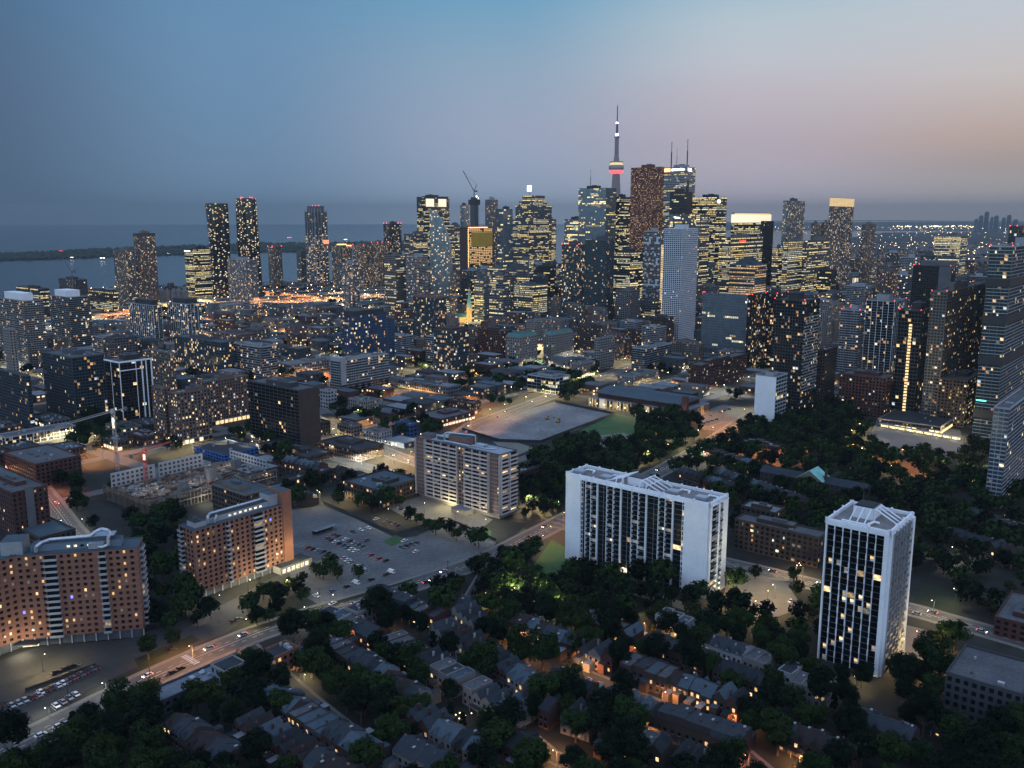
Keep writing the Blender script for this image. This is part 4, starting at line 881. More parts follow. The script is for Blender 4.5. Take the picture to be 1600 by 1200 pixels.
 (BB_, 'dark brick low rise with flat roof left of the ball field trees', 812, 740, 758, 806, 872, 'brick_b', dict(p=.1)),
 (BB_, 'brown brick four storey flats behind the white slab, lower', 1212, 803, 838, 1158, 1226, 'brick_b', dict(p=.07, roof=ROOF_L)),
 (BB_, 'brown brick flats with a framed roof terrace left of the white tower', 1280, 842, 888, 1148, 1294, 'brick_b', dict(p=.12)),
 (LB, 'long grey roofed row of flats in the dark trees', 1215, 700, 716, 1148, 1222, 'brick_b', dict(p=.05)),
 (BB_, 'white walled small block with peaked lit window behind the dark slab', 512, 612, 640, 500, 526, 'low', dict(p=.03, wall=WHITE2)),
 (LB, 'three storey brick courtyard flats with skylights, left of the banded slab', 592, 768, 796, 538, 655, 'brick_b', dict(p=.22, roof=ROOF_B, units=9)),
 (LB, 'flat dark roofed terrace north of the dark slab', 560, 705, 722, 500, 600, 'brick_b', dict(p=.18, roof=ROOF_D)),
 (LB, 'white painted corner house with many small windows', 592, 677, 693, 568, 612, 'stone', dict(p=.1, wall=WHITE2)),
 (LB, 'blue walled building with pale mural shapes', 640, 665, 684, 617, 652, 'low', dict(p=.02, wall=mat('blue_wall', (.03, .07, .2), .8, .2, .2))),
 (LB, 'small tan brick building on the lit street corner', 548, 668, 684, 527, 566, 'brick_b', dict(p=.1, wall=BEIGE)),
 (LB, 'wide low building with pale membrane roof beyond the dark slab', 480, 716, 726, 400, 520, 'brick_b', dict(p=.1, roof=ROOF_D)),
 (LB, 'low brick factory with clerestory between the brick slabs', 452, 752, 768, 440, 520, 'brick_b', dict(p=.1, roof=ROOF_D)),
 (LB, 'flat roofed pale two storey block beyond the red brick podium', 700, 606, 618, 622, 720, 'low', dict(p=.12, roof=ROOF_L, units=8)),
 (LB, 'orange lit brick row along the bright street, left of the cleared site', 740, 632, 648, 700, 752, 'brick', dict(p=.5, base=(4, BRICK, LIT[0]))),
 (LB, 'stone fronted row of shops along the bright street', 690, 656, 668, 650, 742, 'brick', dict(p=.3, base=(3.6, BEIGE, LIT[3]))),
 (LB, 'flat grey roofed apartment block at the lower right corner', 1598, 1088, 1152, 1478, 1622, 'brick_b', dict(p=.02, pent=False, wall=CONC_D)),
 (LB, 'low glowing shops behind the lit shelter of the sports court', 1470, 668, 680, 1372, 1505, 'stone', dict(p=.3, base=(4.5, BEIGE, LITY[1]), dW=10, roof=ROOF_D, pent=False, wall=BRICK_B)),
 (LB, 'black roofed market hall edged with blue tarpaulin, left of the dark slab', 350, 712, 722, 303, 404, 'low', dict(p=.1, wall=mat('blue_tarp', (.02, .09, .3), .7, .2, .3), roof=ROOF_D, pent=False, par=.5)),
 (LB, 'long brick works with pale flat roof below the market hall', 388, 742, 758, 352, 440, 'brick_b', dict(p=.05, roof=ROOF_L, pent=False)),
 (LB, 'small lit white kiosk roof by the construction site', 312, 728, 736, 292, 330, 'low', dict(p=.5, roof=ROOF_L, wall=WHITE2)),
 (LB, 'dark flat roofed sheds above the left brick wing', 62, 842, 852, -20, 118, 'brick_b', dict(p=.02, roof=ROOF_B, pent=False)),
 (LB, 'dark brick block of shops right of the red gabled houses', 1632, 985, 1012, 1554, 1655, 'brick', dict(p=.05)),
]
H_ = {}; HANDS = [(q[5], q[6], q[3], q[4], yofs(q[4])) for q in SKYL] + [(320, 403, 308, 468, yofs(468)), (478, 508, 322, 444, yofs(444)), (668, 702, 328, 497, yofs(497)), (801, 868, 300, 458, yofs(458)), (718, 769, 300, 472, yofs(472)), (722, 744, 447, 540, yofs(506)), (955, 975, 200, 458, yofs(458)), (915, 1112, 598, 660, yofs(660)), (1308, 1356, 425, 450, yofs(447)), (380, 540, 455, 476, yofs(470)), (640, 720, 455, 466, yofs(462))]
for i, (kind, label, nx, yt, yb, lx, rx, sty, ov) in enumerate(SKYL):
    ov = dict(ov)
    if 'units' not in ov and yb < 560: ov['units'] = 2
    H_[label] = T(kind, label, nx, yt, yb, lx, rx, sty, cat={OT: 'office tower', AT: 'apartment tower', BB_: 'building', LB: 'low building'}[kind], seed=i + 11, **ov)
def H(s):
    for k_, v_ in H_.items():
        if s in k_: return v_
    raise KeyError(s)
def lm(s, name): r_, X_, Y_, z_, W_, L_ = H(s); LM.append((*PROJ(X_, Y_, z_ * .4), name))
for s, n_ in (('white banded stepped', 'the white banded tower'), ('black tower outlined', 'the black framed tower'), ('glowing shopfronts', 'the mauve brick flats'), ('bright blue glass ends', 'the blue ended condominium'),
              ('orange lit red cap', 'the red capped tower'), ('big red brick block', 'the big red brick block'), ('hotel with green mansard roof, right', 'the green roofed hotels'), ('dense window grid', 'the dense gridded white tower'),
              ('fine vertical ribs', 'the ribbed grey slab'), ('white zigzag side', 'the black gridded tower'), ('irregular grid', 'the white beamed tower'), ('blank crown', 'the beige framed tower'), ('banded by dark gaps', 'the huge banded tower'),
              ('gold', 'the gold crowned tower'), ('lone blue', 'the lone blue tower'), ('round ended', 'the round ended office'), ('red brick institution', 'the red brick institution'), ('factory hall', 'the factory hall'),
              ('white gridded glass tower with black roof box, left', 'the gridded twins'), ('taller of the pair', 'the pair by the lake'), ('pale square', 'the pale lakeside block'), ('framed roof terrace', 'the terrace flats'), ('courtyard flats', 'the courtyard flats'),
              ('flat grey roofed apartment', 'the flat roofed corner block'), ('dark brick warehouse', 'the dark warehouse'), ('roof terrace, right', 'the dark red block'), ('round cornered', 'the pale blue round tower')): lm(s, n_)
def sub(s, name, boxes, **k):
    r_, X_, Y_, z_, W_, L_ = H(s); b = MB()
    for (x0, x1, y0, y1, z0, z1, m) in boxes(W_, L_, z_): b.box(x0, x1, y0, y1, z0, z1, m)
    return b.build(name, r_, **k)
# crowns, signs and caps
sub('taller of the pair', 'cap', lambda W, L, z: [(-.4, W + .4, -.4, L + .4, z - 5, z + 2, BLACKM)])
sub('bright orange lit', 'crown', lambda W, L, z: [(-.3, W * .55, -.3, L * .4, z + .2, z + 3, ORANGE_E), (W * .5, W + .3, -.4, 2, z - 4, z, ORANGE_E)])
sub('two large glowing', 'lit_box', lambda W, L, z: [(W * .12, W * .42, -.4, 1, z - 26, z - 4, CROWN_W), (W * .58, W * .88, -.4, 1, z - 26, z - 4, CROWN_W), (W * .05, W * .48, -.8, L * .3, z - 4, z + 3, BLACKM), (W * .52, W * .95, -.8, L * .3, z - 4, z + 3, BLACKM)])
sub('fully lit white crown', 'lit_crown', lambda W, L, z: [(-.5, W + .5, -.7, .3, z - 22, z - 3, CROWN_W), (-.7, .2, 0, L, z - 22, z - 3, CROWN_W), (-.5, W * .97, -.8, 0, z - 3, z, CROWN_E)])
sub('golden crown', 'lit_crown', lambda W, L, z: [(-.3 - .2 * (i % 2), W + .3, -.3, L, z + i * 2.6, z + i * 2.6 + 1.9, CROWN_E if i % 1 == 0 else BEIGE) for i in range(7)])
sub('golden crown', 'crown_band', lambda W, L, z: [(-.1, W + .1, -.1, L, z + i * 2.6 + 1.9, z + i * 2.6 + 2.6, BEIGE) for i in range(7)])
sub('bright white logo', 'logo_sign', lambda W, L, z: [(W * .1, W * .34, -.6, 0, z - 14, z - 6, SIGN_W)])
sub('dark lakeside office', 'roof_sign', lambda W, L, z: [(-.6, 0, L * .3, L, z - 5, z - 2.5, SIGN_W)])
sub('orange lit red cap', 'cap', lambda W, L, z: [(1, W - 1, 1, L - 1, z, z + 4, BRICK)])
sub('brown cap', 'cap', lambda W, L, z: [(1, W - 1, 1, L - 1, z, z + 3.5, BRICK_R)])
sub('pale panelled', 'podium', lambda W, L, z: [(-.9, W + .9, -.9, L + .9, 0, 15, BRICK_R), (0, 8, -.8, L + .5, 15, z + 4, WHITE2)])
for i_ in range(8): sub('pale panelled', 'window_row', lambda W, L, z: [(W * (i_ + .2) / 8, W * (i_ + .8) / 8, -1.0, -.9, 2, 13, GL_DARK), (W * (i_ + .25) / 8, W * (i_ + .45) / 8, -1.06, -1.0, 3, 5, LIT[1])])
sub('blue ended' if False else 'bright blue glass ends', 'roof_box', lambda W, L, z: [(W * .05, W * .95, L * .1, L * .9, z, z + 6, BLACKM)])
sub('white banded stepped', 'roof_box', lambda W, L, z: [(1, W * .62, L * .1, L * .75, z, z + 10, WHITE)])
sub('grey banded apartment', 'roof_box', lambda W, L, z: [(1, W * .65, L * .1, L * .7, z, z + 10, WHITE)])
sub('black roof box, left', 'roof_box', lambda W, L, z: [(W * .1, W * .9, L * .1, L * .75, z, z + 8, BLACKM)])
sub('black roof box, right', 'roof_box', lambda W, L, z: [(W * .1, W * .9, L * .1, L * .75, z, z + 8, BLACKM)])
sub('black tower outlined', 'white_frame', lambda W, L, z: [(-.8, W + .8, -.9, -.3, z - 1, z + .6, WHITE), (-.8, -.3, -.8, L, z - 1, z + .6, WHITE), (W * .66, W * .7, -.9, -.3, 0, z, WHITE), (W * .96, W, -.9, -.3, 0, z, WHITE), (W * .8, W * .83, -.9, -.3, 0, z, WHITE), (0, W * .62, -.9, -.3, z * .86, z * .875, WHITE)])
sub('banded by dark gaps', 'dark_band', lambda W, L, z: [(-.9, W + .9, -.9, L + .9, q, q + 7.5, BLACKM) for q in (z * .12, z * .40, z * .61, z * .80)])
sub('banded by dark gaps', 'green_sign', lambda W, L, z: [(-1.1, -.9, L * .5, L * .95, z * .16 + 8, z * .16 + 9.2, GREEN_E)])
sub('beige framed', 'crown', lambda W, L, z: [(W * .02, W * .95, -.6, L * .8, z, z + 8, CONC), (-.6, 0, -.6, L * .3, 0, z, CONC), (-1.2, 0, -1.2, 0, 0, z + 8, CONC)])
sub('one full height column', 'lit_stair', lambda W, L, z: [(-.4, -.1, L * .36, L * .50, q, q + 2.1, LIT[1]) for q in [4 + 3.1 * i for i in range(int(z / 3.2) - 4)]])
sub('chequered', 'chequer', lambda W, L, z: [(-.35 - .6 * ((i * 7 + j * 5) % 3 == 0), 0, L * i / 9, L * (i + 1) / 9, 3.2 * j, 3.2 * j + 3.0, WHITE if (i * 3 + j * 5 + (i * j) % 4) % 3 == 0 else BLACKM) for i in range(9) for j in range(int(z / 3.2)) if (i * 5 + j * 3 + (j // 3) * (i // 2)) % 3 != 1])
sub('chequered', 'amber_strip', lambda W, L, z: [(W * .25, W * .75, -.6, -.3, 3.2 * j, 3.2 * j + 2.0, LIT[1]) for j in range(8, int(z / 3.2) - 6)])
sub('cream tower lit', 'buttress', lambda W, L, z: [(W * .3, W * .6, -3, 0, 0, z * .7, BEIGE), (-1.5, 0, L * .3, L * .6, 0, z * .8, BEIGE)])
sub('white zigzag', 'zigzag_side', lambda W, L, z: [(W * i / 6 + (j % 2) * W / 12, W * (i + .5) / 6 + (j % 2) * W / 12, -1.4, -.2, 3.1 * j, 3.1 * j + 1.1, WHITE2) for i in range(6) for j in range(9, int(z / 3.1) - 4) if W * (i + .5) / 6 + (j % 2) * W / 12 <= W + .1], kind='stuff')
sub('amber lit ziggurat', 'pyramid_roof', lambda W, L, z: [(W * (.1 + .04 * i), W * (.5 - .04 * i), L * (.1 + .08 * i), L * (.9 - .08 * i), z + i * 3, z + i * 3 + 3, ROOF_B) for i in range(5)] + [(W * (.52 + .04 * i), W * (.92 - .04 * i), L * (.1 + .08 * i), L * (.9 - .08 * i), z + i * 3, z + i * 3 + 3, ROOF_B) for i in range(5)])
sub('grey central stripe', 'stair_stripe', lambda W, L, z: [(W * .36, W * .58, -1.2, 0, 0, z + 3, CONC)])
sub('bright red name', 'name_sign_panel', lambda W, L, z: [(W * .28, W * .62, -.5, -.2, z - 9, z - 4, BRICK_B)])
def sign(s, text, x, z_off, size, m, face='R', name='name_sign'):
    r_, X_, Y_, z_, W_, L_ = H(s); c = bpy.data.curves.new(name, 'FONT'); c.body = text; c.size = size; c.extrude = .05; c.materials.append(m)
    o = bpy.data.objects.new(name, c); COL.objects.link(o); o.parent = r_
    if face == 'R': o.location = (W_ * x, -.7, z_ + z_off); o.rotation_euler = (pi / 2, 0, 0)
    else: o.location = (-.8, L_ * x, z_ + z_off); o.rotation_euler = (pi / 2, 0, -pi / 2)
    me = bpy.data.meshes.new_from_object(o); q = bpy.data.objects.new(name, me); COL.objects.link(q); q.parent = r_; q.location = o.location; q.rotation_euler = o.rotation_euler; bpy.data.objects.remove(o)
sign('small white sign', 'Deloitte.', .05, -9, 7, SIGN_W); sign('bright red name', 'Scotiabank', .25, -9, 7, SIGN_R)
def mast(s, x, y, h, r0=.5, z0=0):
    r_, X_, Y_, z_, W_, L_ = H(s); b = MB(); b.bar((W_ * x, L_ * y, z_ + z0), (W_ * x, L_ * y, z_ + z0 + h * .6), r0, BLACKM, 6); b.bar((W_ * x, L_ * y, z_ + z0 + h * .6), (W_ * x, L_ * y, z_ + z0 + h), r0 * .5, BLACKM, 6); b.build('antenna', r_)
mast('white striped', .15, .7, 62, 1.5); mast('white striped', .6, .2, 68, 1.5); mast('white striped', .25, .5, 48, .6); mast('broad blue glass', .1, .6, 46, .7)
sub('white striped', 'lit_top', lambda W, L, z: [(-.5, -.25, 1, L * .6, z - 8, z - 3, SIGN_W), (W * .3, W * .62, -.5, -.25, z - 9, z - 2, SIGN_W), (-.6, 0, L * .65, L, z - 10, z - 2, ORANGE_E)])
sub('broad blue glass', 'side_cladding', lambda W, L, z: [(0, W, -.6, -.3, q, q + 1.6, BEIGE) for q in [4 + 4.3 * i for i in range(int(z / 4.4))]])
sub('plain dark slab', 'fin', lambda W, L, z: [(W * .2, W * .5, 0, 2, z, z + 14, BLACKM), (W * .35, W * .5, 0, 2, z + 14, z + 26, BLACKM)])
# the red strip on the far right tower, orange sign on tapered tower etc.
sub('upper black and teal', 'red_balcony_lights', lambda W, L, z: [(W * .02, W * .3, -1.2, -.9, z * .35 + 3.1 * i, z * .35 + 3.1 * i + .5, SIGN_R) for i in range(16)])
# green mansard roofs on the hotels
for s in ('green mansard roof, left', 'green mansard roof, right'):
    r_, X_, Y_, z_, W_, L_ = H(s); b = MB(); e = 2.5
    lo = [(0, 0, z_ + .2), (W_, 0, z_ + .2), (W_, L_, z_ + .2), (0, L_, z_ + .2)]; hi = [(e, e, z_ + 5), (W_ - e, e, z_ + 5), (W_ - e, L_ - e, z_ + 5), (e, L_ - e, z_ + 5)]
    for i in range(4): j = (i + 1) % 4; b.poly([lo[i], lo[j], hi[j], hi[i]], COPPER_D)
    b.poly(hi, ROOF_B); b.build('mansard_roof', r_)

# ------------------------------------------------------------------ landmark shapes
def lathe_obj(name, label, cat, px, yb, parts):
    Y = yofs(yb); X = G(px, yb)[0]; r_ = root(name, label, cat, (X, Y, 0)); return r_, X, Y
# communications tower
Y = yofs(458); X, ztip = TOPZ(965, 164, Y); r = root('observation_tower', 'slender concrete observation tower with a round pod, pink ring light and tall antenna', 'observation tower', (X, Y, 0))
FOOT.append((quad_world(X, Y, 20, 20), ztip))
def zz(py, Y=Y): return TOPZ(965, py, Y)[1]
TC = mat('tower_concrete', (.22, .19, .2), .85, .1, .1)
b = MB(); b.lathe([(24, 0), (15, zz(330)), (9.5, zz(271)), (9, zz(253))], 0, 0, TC, 12); b.build('shaft', r)
b = MB(); b.lathe([(9, zz(272)), (16, zz(270)), (19, zz(268)), (19, zz(266)), (10, zz(265.5))], 0, 0, mat('pink_ring_light', (.4, .1, .1), .5, 0, emit=(1, .12, .14), est=1.7), 24); b.build('ring_light', r)
b = MB(); b.lathe([(18, zz(266)), (20.5, zz(263)), (20, zz(259.5)), (17, zz(258))], 0, 0, mat('pod_metal', (.25, .25, .28), .5, .1, .2), 24); b.build('pod', r)
b = MB(); b.lathe([(17.5, zz(258)), (16, zz(254.5)), (14, zz(254))], 0, 0, mat('pod_windows', (.4, .3, .1), .5, .0, emit=(1, .78, .42), est=.85), 24); b.build('observation_window', r)
b = MB(); b.lathe([(18, zz(253.6)), (17, zz(252.4)), (8, zz(252))], 0, 0, TC, 24); b.build('pod_roof', r)
b = MB(); b.lathe([(7.5, zz(252)), (6.5, zz(246)), (5.6, zz(243)), (5.2, zz(216))], 0, 0, TC, 10); b.build('upper_shaft', r)
b = MB(); b.lathe([(5.5, zz(216)), (7.6, zz(215)), (7.4, zz(213.4)), (3.5, zz(212))], 0, 0, mat('sky_pod', (.3, .28, .34), .6, .1), 16); b.build('sky_pod', r)
b = MB(); b.lathe([(3.6, zz(212)), (3.0, zz(209))], 0, 0, WHITE_E, 8); b.lathe([(3.2, zz(193)), (2.6, zz(191))], 0, 0, WHITE_E, 8); b.build('mast_light', r)
b = MB(); b.lathe([(3.2, zz(209)), (2.6, zz(193)), (1.9, zz(191)), (1.4, zz(185)), (1.3, zz(168)), (.5, zz(164))], 0, 0, mat('antenna_mast', (.10, .08, .14), .6, .1), 8); b.build('antenna', r)
LM.append((965, 300, 'the observation tower'))
# twin wavy towers
def wavy(label, px, yt, yb, w_px, ph, lmname):
    Y = yofs(yb); X, z = TOPZ(px, yt, Y); zc = Y * CP + (HC - z) * SP; W = w_px / F * zc * .78; r = root('apartment_tower', label, 'apartment tower', (X, Y, 0), radians(50)); rng = random.Random(px)
    FOOT.append((quad_world(X - W * .6, Y, W, W), z)); nfl = int(z / 3.1); slab = MB(); core = MB(); win = MB()
    for j in range(nfl):
        a = ph + j / nfl * 2.6; pts = []
        for k in range(16):
            t_ = 2 * pi * k / 16; q = W / 2 * (1 + .10 * sin(2 * t_ + a) + .07 * sin(3 * t_ - a * 1.3)) * (1 / max(abs(cos(t_)), abs(sin(t_)))) ** .5; pts.append((q * cos(t_), q * sin(t_)))
        slab.prism(pts, j * 3.1, j * 3.1 + .38, GREYP)
        ip = [(x * .9, y * .9) for x, y in pts]; core.prism(ip, j * 3.1 + .38, j * 3.1 + 3.1, GL_DARK)
        for k in range(16):
            if rng.random() < .34:
                x0, y0 = ip[k]; x1, y1 = ip[(k + 1) % 16]; f0 = rng.uniform(.0, .6); f1 = f0 + .38; n_ = 1.012
                win.poly([((x0 + (x1 - x0) * f) * n_, (y0 + (y1 - y0) * f) * n_, j * 3.1 + h_) for f, h_ in ((f0, .7), (f1, .7), (f1, 2.7), (f0, 2.7))], LIT[rng.choice((0, 1, 2, 3, 3))])
    slab.build('balcony', r, kind='stuff'); core.build('glass_wall', r); win.build('window', r, kind='stuff')
    for k in range(4):
        b = MB(); b.blob((W * .35 * cos(k * 1.57), W * .35 * sin(k * 1.57), nfl * 3.1 + 2), 1.3, RED_E if yt < 310 else CONC); b.build('beacon' if yt < 310 else 'roof_vent', r)
    LM.append((px, (yt + yb) / 2, lmname))
wavy('twisting balconied tower by the lake, left and lower of twins', 338, 316, 468, 37, .4, 'the left twisting tower')
wavy('twisting balconied tower by the lake, right twin with red roof lights', 385, 308, 468, 37, 2.2, 'the right twisting tower')
# tapered lakeside tower
def tapered():
    Y = yofs(444); X, z = TOPZ(493, 322, Y); zc = Y * CP; W = 24 / F * zc; r = root('apartment_tower', 'tall tapered grey lakeside tower with vertical fins and a glowing orange sign', 'apartment tower', (X, Y, 0), radians(50)); rng = random.Random(4)
    FOOT.append((quad_world(X - W * .7, Y, W * 1.1, W * 1.1), z)); st = dict(ST['condo_w']); st.update(p=.28, wall=GREYP, fh=3.4)
    b = MB(); n = len(b.v); h = W / 2
    b.box(-h, h, -h, h, 0, z * .62, CONC, ROOF); b.box(-h * .96, h * .96, -h * .96, h * .96, z * .62, z * .93, CONC, ROOF); b.box(-h * .78, h * .78, -h * .78, h * .78, z * .93, z, CONC, ROOF); b.build('wall', r)
    win = MB(); fin = MB()
    for f_ in range(2):
        for j in range(int(z * .93 / 3.4)):
            for i in range(9):
                m = LIT[rng.choice((0, 1, 2, 3))] if rng.random() < (.3 if j * 3.4 < z * .62 else .06) else GL_GREY; a = -h + W * (i + .1) / 9; c = -h + W * (i + .85) / 9
                if f_: win.poly([(-h - .05, c, j * 3.4 + .6), (-h - .05, a, j * 3.4 + .6), (-h - .05, a, j * 3.4 + 2.9), (-h - .05, c, j * 3.4 + 2.9)], m)
                else: win.poly([(a, -h - .05, j * 3.4 + .6), (c, -h - .05, j * 3.4 + .6), (c, -h - .05, j * 3.4 + 2.9), (a, -h - .05, j * 3.4 + 2.9)], m)
    for i in range(5):
        a = -h + W * i / 4
        fin.box(a - .5, a + .5, -h - 1.3, -h, 0, z * .97, WHITE2); fin.box(-h - 1.3, -h, a - .5, a + .5, 0, z * .97, WHITE2)
    win.build('window', r, kind='stuff'); fin.build('fin', r)
    b = MB(); b.box(h * .3, h * 1.1, -h - 1.8, -h - 1.2, z * .52, z * .57, SIGN_O); b.build('sign', r)
    for k in (-.5, 0, .5): b = MB(); b.blob((k * h, 0, z + 1.4), 1.2, RED_E); b.build('beacon', r)
    LM.append((493, 400, 'the tapered lakeside tower'))
tapered()
# arched glass tower
def arched():
    Y = yofs(497); X, z = TOPZ(671, 328, Y); r = root('apartment_tower', 'blue glass tower whose roof sweeps down in a long curve', 'apartment tower', (X, Y, 0), 0); zc = Y * CP; W = 33 / F * zc; D = W * .7
    FOOT.append((quad_world(X, Y, W, D), z)); prof = []
    for i in range(19):
        t_ = i / 18; prof.append((W * (.04 + .96 * math.sin(t_ * pi / 2) ** 1.2), z - (z - TOPZ(700, 412, Y)[1]) * (1 - cos(t_ * pi / 2))))
    b = MB(); pts = [(0, 0)] + [(0, z)] + prof + [(W, 0)]
    front = [(x, 0, q) for x, q in pts]; back = [(x, D, q) for x, q in pts]
    b.poly(front[::-1], GL_SKY); b.poly(back, GL_TEAL)
    for i in range(len(pts)): j = (i + 1) % len(pts); b.poly([front[i], front[j], back[j], back[i]], GL_TEAL if i in (0, len(pts) - 2) else mat('pale_curved_glass', (.22, .29, .36), .3, .2, .1, .3))
    b.build('glass_wall', r); fr = MB(); win = MB(); rng = random.Random(8)
    def top(x):
        for (x0, z0), (x1, z1) in zip(prof[:-1], prof[1:]):
            if x0 <= x <= x1: return z0 + (z1 - z0) * (x - x0) / (x1 - x0)
        return z
    for j in range(int(z / 3.1)):
        q = j * 3.1
        xs = W
        while xs > 2 and top(xs) < q + 1: xs -= .6
        fr.box(0, xs, -.25, 0, q, q + .35, GREYP)
        for i in range(14):
            a = W * i / 14
            if a + 2.2 < xs and rng.random() < .17: win.poly([(a + .2, -.06, q + .6), (a + 2.3, -.06, q + .6), (a + 2.3, -.06, q + 2.8), (a + .2, -.06, q + 2.8)], LIT[rng.choice((0, 1, 2, 3, 3))])
    for i in range(0, 15, 2): a = W * i / 14; fr.box(a - .12, a + .12, -.3, 0, 0, top(min(a, W - .2)) - .3, GREYP)
    for i in range(18):
        (x0, z0), (x1, z1) = prof[i], prof[i + 1]; fr.bar((x0, 0, z0 + .2), (x0, D, z0 + .2), .25, WHITE2)
        for k in range(4):
            if rng.random() < .3: y0 = D * (k + .2) / 4; y1 = D * (k + .7) / 4; win.poly([(x0, y0, z0 + .25), (x1, y0, z1 + .25), (x1, y1, z1 + .25), (x0, y1, z0 + .25)], LIT[4])
    for k in (0, .5, 1): fr.tube([(x, D * k, q + .2) for x, q in prof], .3, WHITE2, 4)
    fr.build('frame', r); win.build('window', r, kind='stuff'); LM.append((690, 420, 'the arched glass tower'))
arched()
# stepped tower with a lit mast
def stepped():
    Y = yofs(458); r = None; steps = [(801, 868, 343), (803, 854, 321), (807, 846, 311), (809, 826, 305)]
    X, z0 = TOPZ(826, 343, Y); r = root('office_tower', 'broad stepped office tower topped by a brilliant white beacon box on a mast', 'office tower', (X, Y, 0), radians(90 - AG)); rng = random.Random(2); zc = Y * CP
    k = zc / F; W0 = 46 * k / sin(radians(AG)) * .95; L0 = 26 * k / cos(radians(AG)); FOOT.append((quad_world(X, Y, W0, L0), z0)); body = MB(); mbs = dict(win=MB(), frame=MB()); st = dict(ST['office']); st.update(p=.38, glass=GL_TEAL, wall=GREYP, band=(GREYP, .34, .2))
    zb = 0
    for i, (ins, yt) in enumerate(((0, 343), (.10, 321), (.2, 314), (.3, 305))):
        z = TOPZ(820, yt, Y)[1]; x0 = W0 * ins * .9; y0 = L0 * ins * .2; body.box(x0, W0 * (1 - ins * 1.2), y0, L0 * (1 - ins * .6), zb if i == 0 else zb - 1, z, GREYP, ROOF)
        st2 = dict(st)
        if i == 3: st2['p'] = .9
        tmp = dict(win=MB(), frame=MB()); facade(tmp, 'R', W0 * (1 - ins * 1.2) - x0, zb, z, st2, rng, (W0, L0)); 
        for key in tmp:
            for v_ in tmp[key].v: pass
            off = len(mbs[key].v); mbs[key].v.extend([(a + x0, b_ + y0, c) for a, b_, c in tmp[key].v]); mi_ = [mbs[key].mi(m) for m in tmp[key].mats]
            mbs[key].f.extend([tuple(q + off for q in f) for f in tmp[key].f]); mbs[key].m.extend([mi_[q] for q in tmp[key].m])
        tmp = dict(win=MB(), frame=MB()); facade(tmp, 'L', L0 * (1 - ins * .6) - y0, zb, z, st2, rng, (W0, L0))
        for key in tmp:
            off = len(mbs[key].v); mbs[key].v.extend([(a + x0, b_ + y0, c) for a, b_, c in tmp[key].v]); mi_ = [mbs[key].mi(m) for m in tmp[key].mats]
            mbs[key].f.extend([tuple(q + off for q in f) for f in tmp[key].f]); mbs[key].m.extend([mi_[q] for q in tmp[key].m])
        zb = z
    body.build('wall', r); mbs['win'].build('window', r, kind='stuff'); mbs['frame'].build('frame', r)
    mx, my = W0 * .3, L0 * .45; b = MB(); b.bar((mx, my, zb), (mx, my, zb + 24), 1.2, WHITE2, 6); b.build('mast', r)
    b = MB(); b.box(mx - 4.2, mx + 4.2, my - 4.2, my + 4.2, TOPZ(816, 298, Y)[1], TOPZ(816, 289, Y)[1], mat('beacon_box', (.6, .6, .6), .5, 0, emit=(.85, 1, .92), est=4)); b.build('beacon_box', r)
    LM.append((835, 400, 'the stepped tower'))
stepped()
# core with luffing crane, and orange-lit block
def core():
    Y = yofs(462); X, z = TOPZ(741, 320, Y); r = root('unfinished_tower', 'bare concrete tower core with dark formwork at its head', 'building', (X, Y, 0), radians(50)); k = Y * CP / F; W = 13 * k
    b = MB(); b.box(-W * .35, W * .35, -W * .35, W * .35, 0, z, CONC, CONC); b.build('core_wall', r); b = MB()
    for j in range(int(z / 4)): b.box(-W * .42, W * .42, -W * .42, W * .42, j * 4, j * 4 + .5, CONC_D)
    b.build('floor_slab', r); b = MB(); b.box(-W * .5, W * .5, -W * .5, W * .5, z, z + 13, BLACKM); b.box(-W * .3, W * .2, -W * .3, W * .3, z + 13, z + 19, CONC_D); b.build('formwork', r)
    e = MB(); e.blob((0, -W * .4, z + 21), 2.2, WHITE_E); e.blob((W * .3, -W * .4, z + 17), 1.3, WHITE_E); e.build('work_light', r); FOOT.append((quad_world(X - W / 2, Y, W, W), z))
    zt = TOPZ(741, 300, Y)[1]; c = root('tower_crane', 'luffing crane on the bare tower core, jib leaning left', 'crane', (X, Y, z + 13)); b = MB(); b.bar((0, 0, 0), (0, 0, zt - z - 11), 1.1, BLACKM); b.build('mast', c)
    b = MB(); j0 = zt - z - 11; dx = -17 * k; dz = 31 * k; b.bar((0, -1, j0), (dx, -1, j0 + dz), .9, BLACKM); b.bar((0, 1, j0), (dx, 1, j0 + dz), .5, BLACKM); b.build('jib', c)
    b = MB(); b.bar((0, 0, j0), (4 * k, 0, j0 + 10 * k), .8, BLACKM); b.bar((4 * k, 0, j0 + 10 * k), (dx, 0, j0 + dz), .22, BLACKM); b.bar((0, 0, j0), (5 * k, 0, j0), 1.2, BLACKM); b.build('back_mast', c)
    b = MB(); b.box(3 * k, 5 * k, -2, 2, j0 - 2, j0 + 2, BLACKM); b.build('counterweight', c)
core()
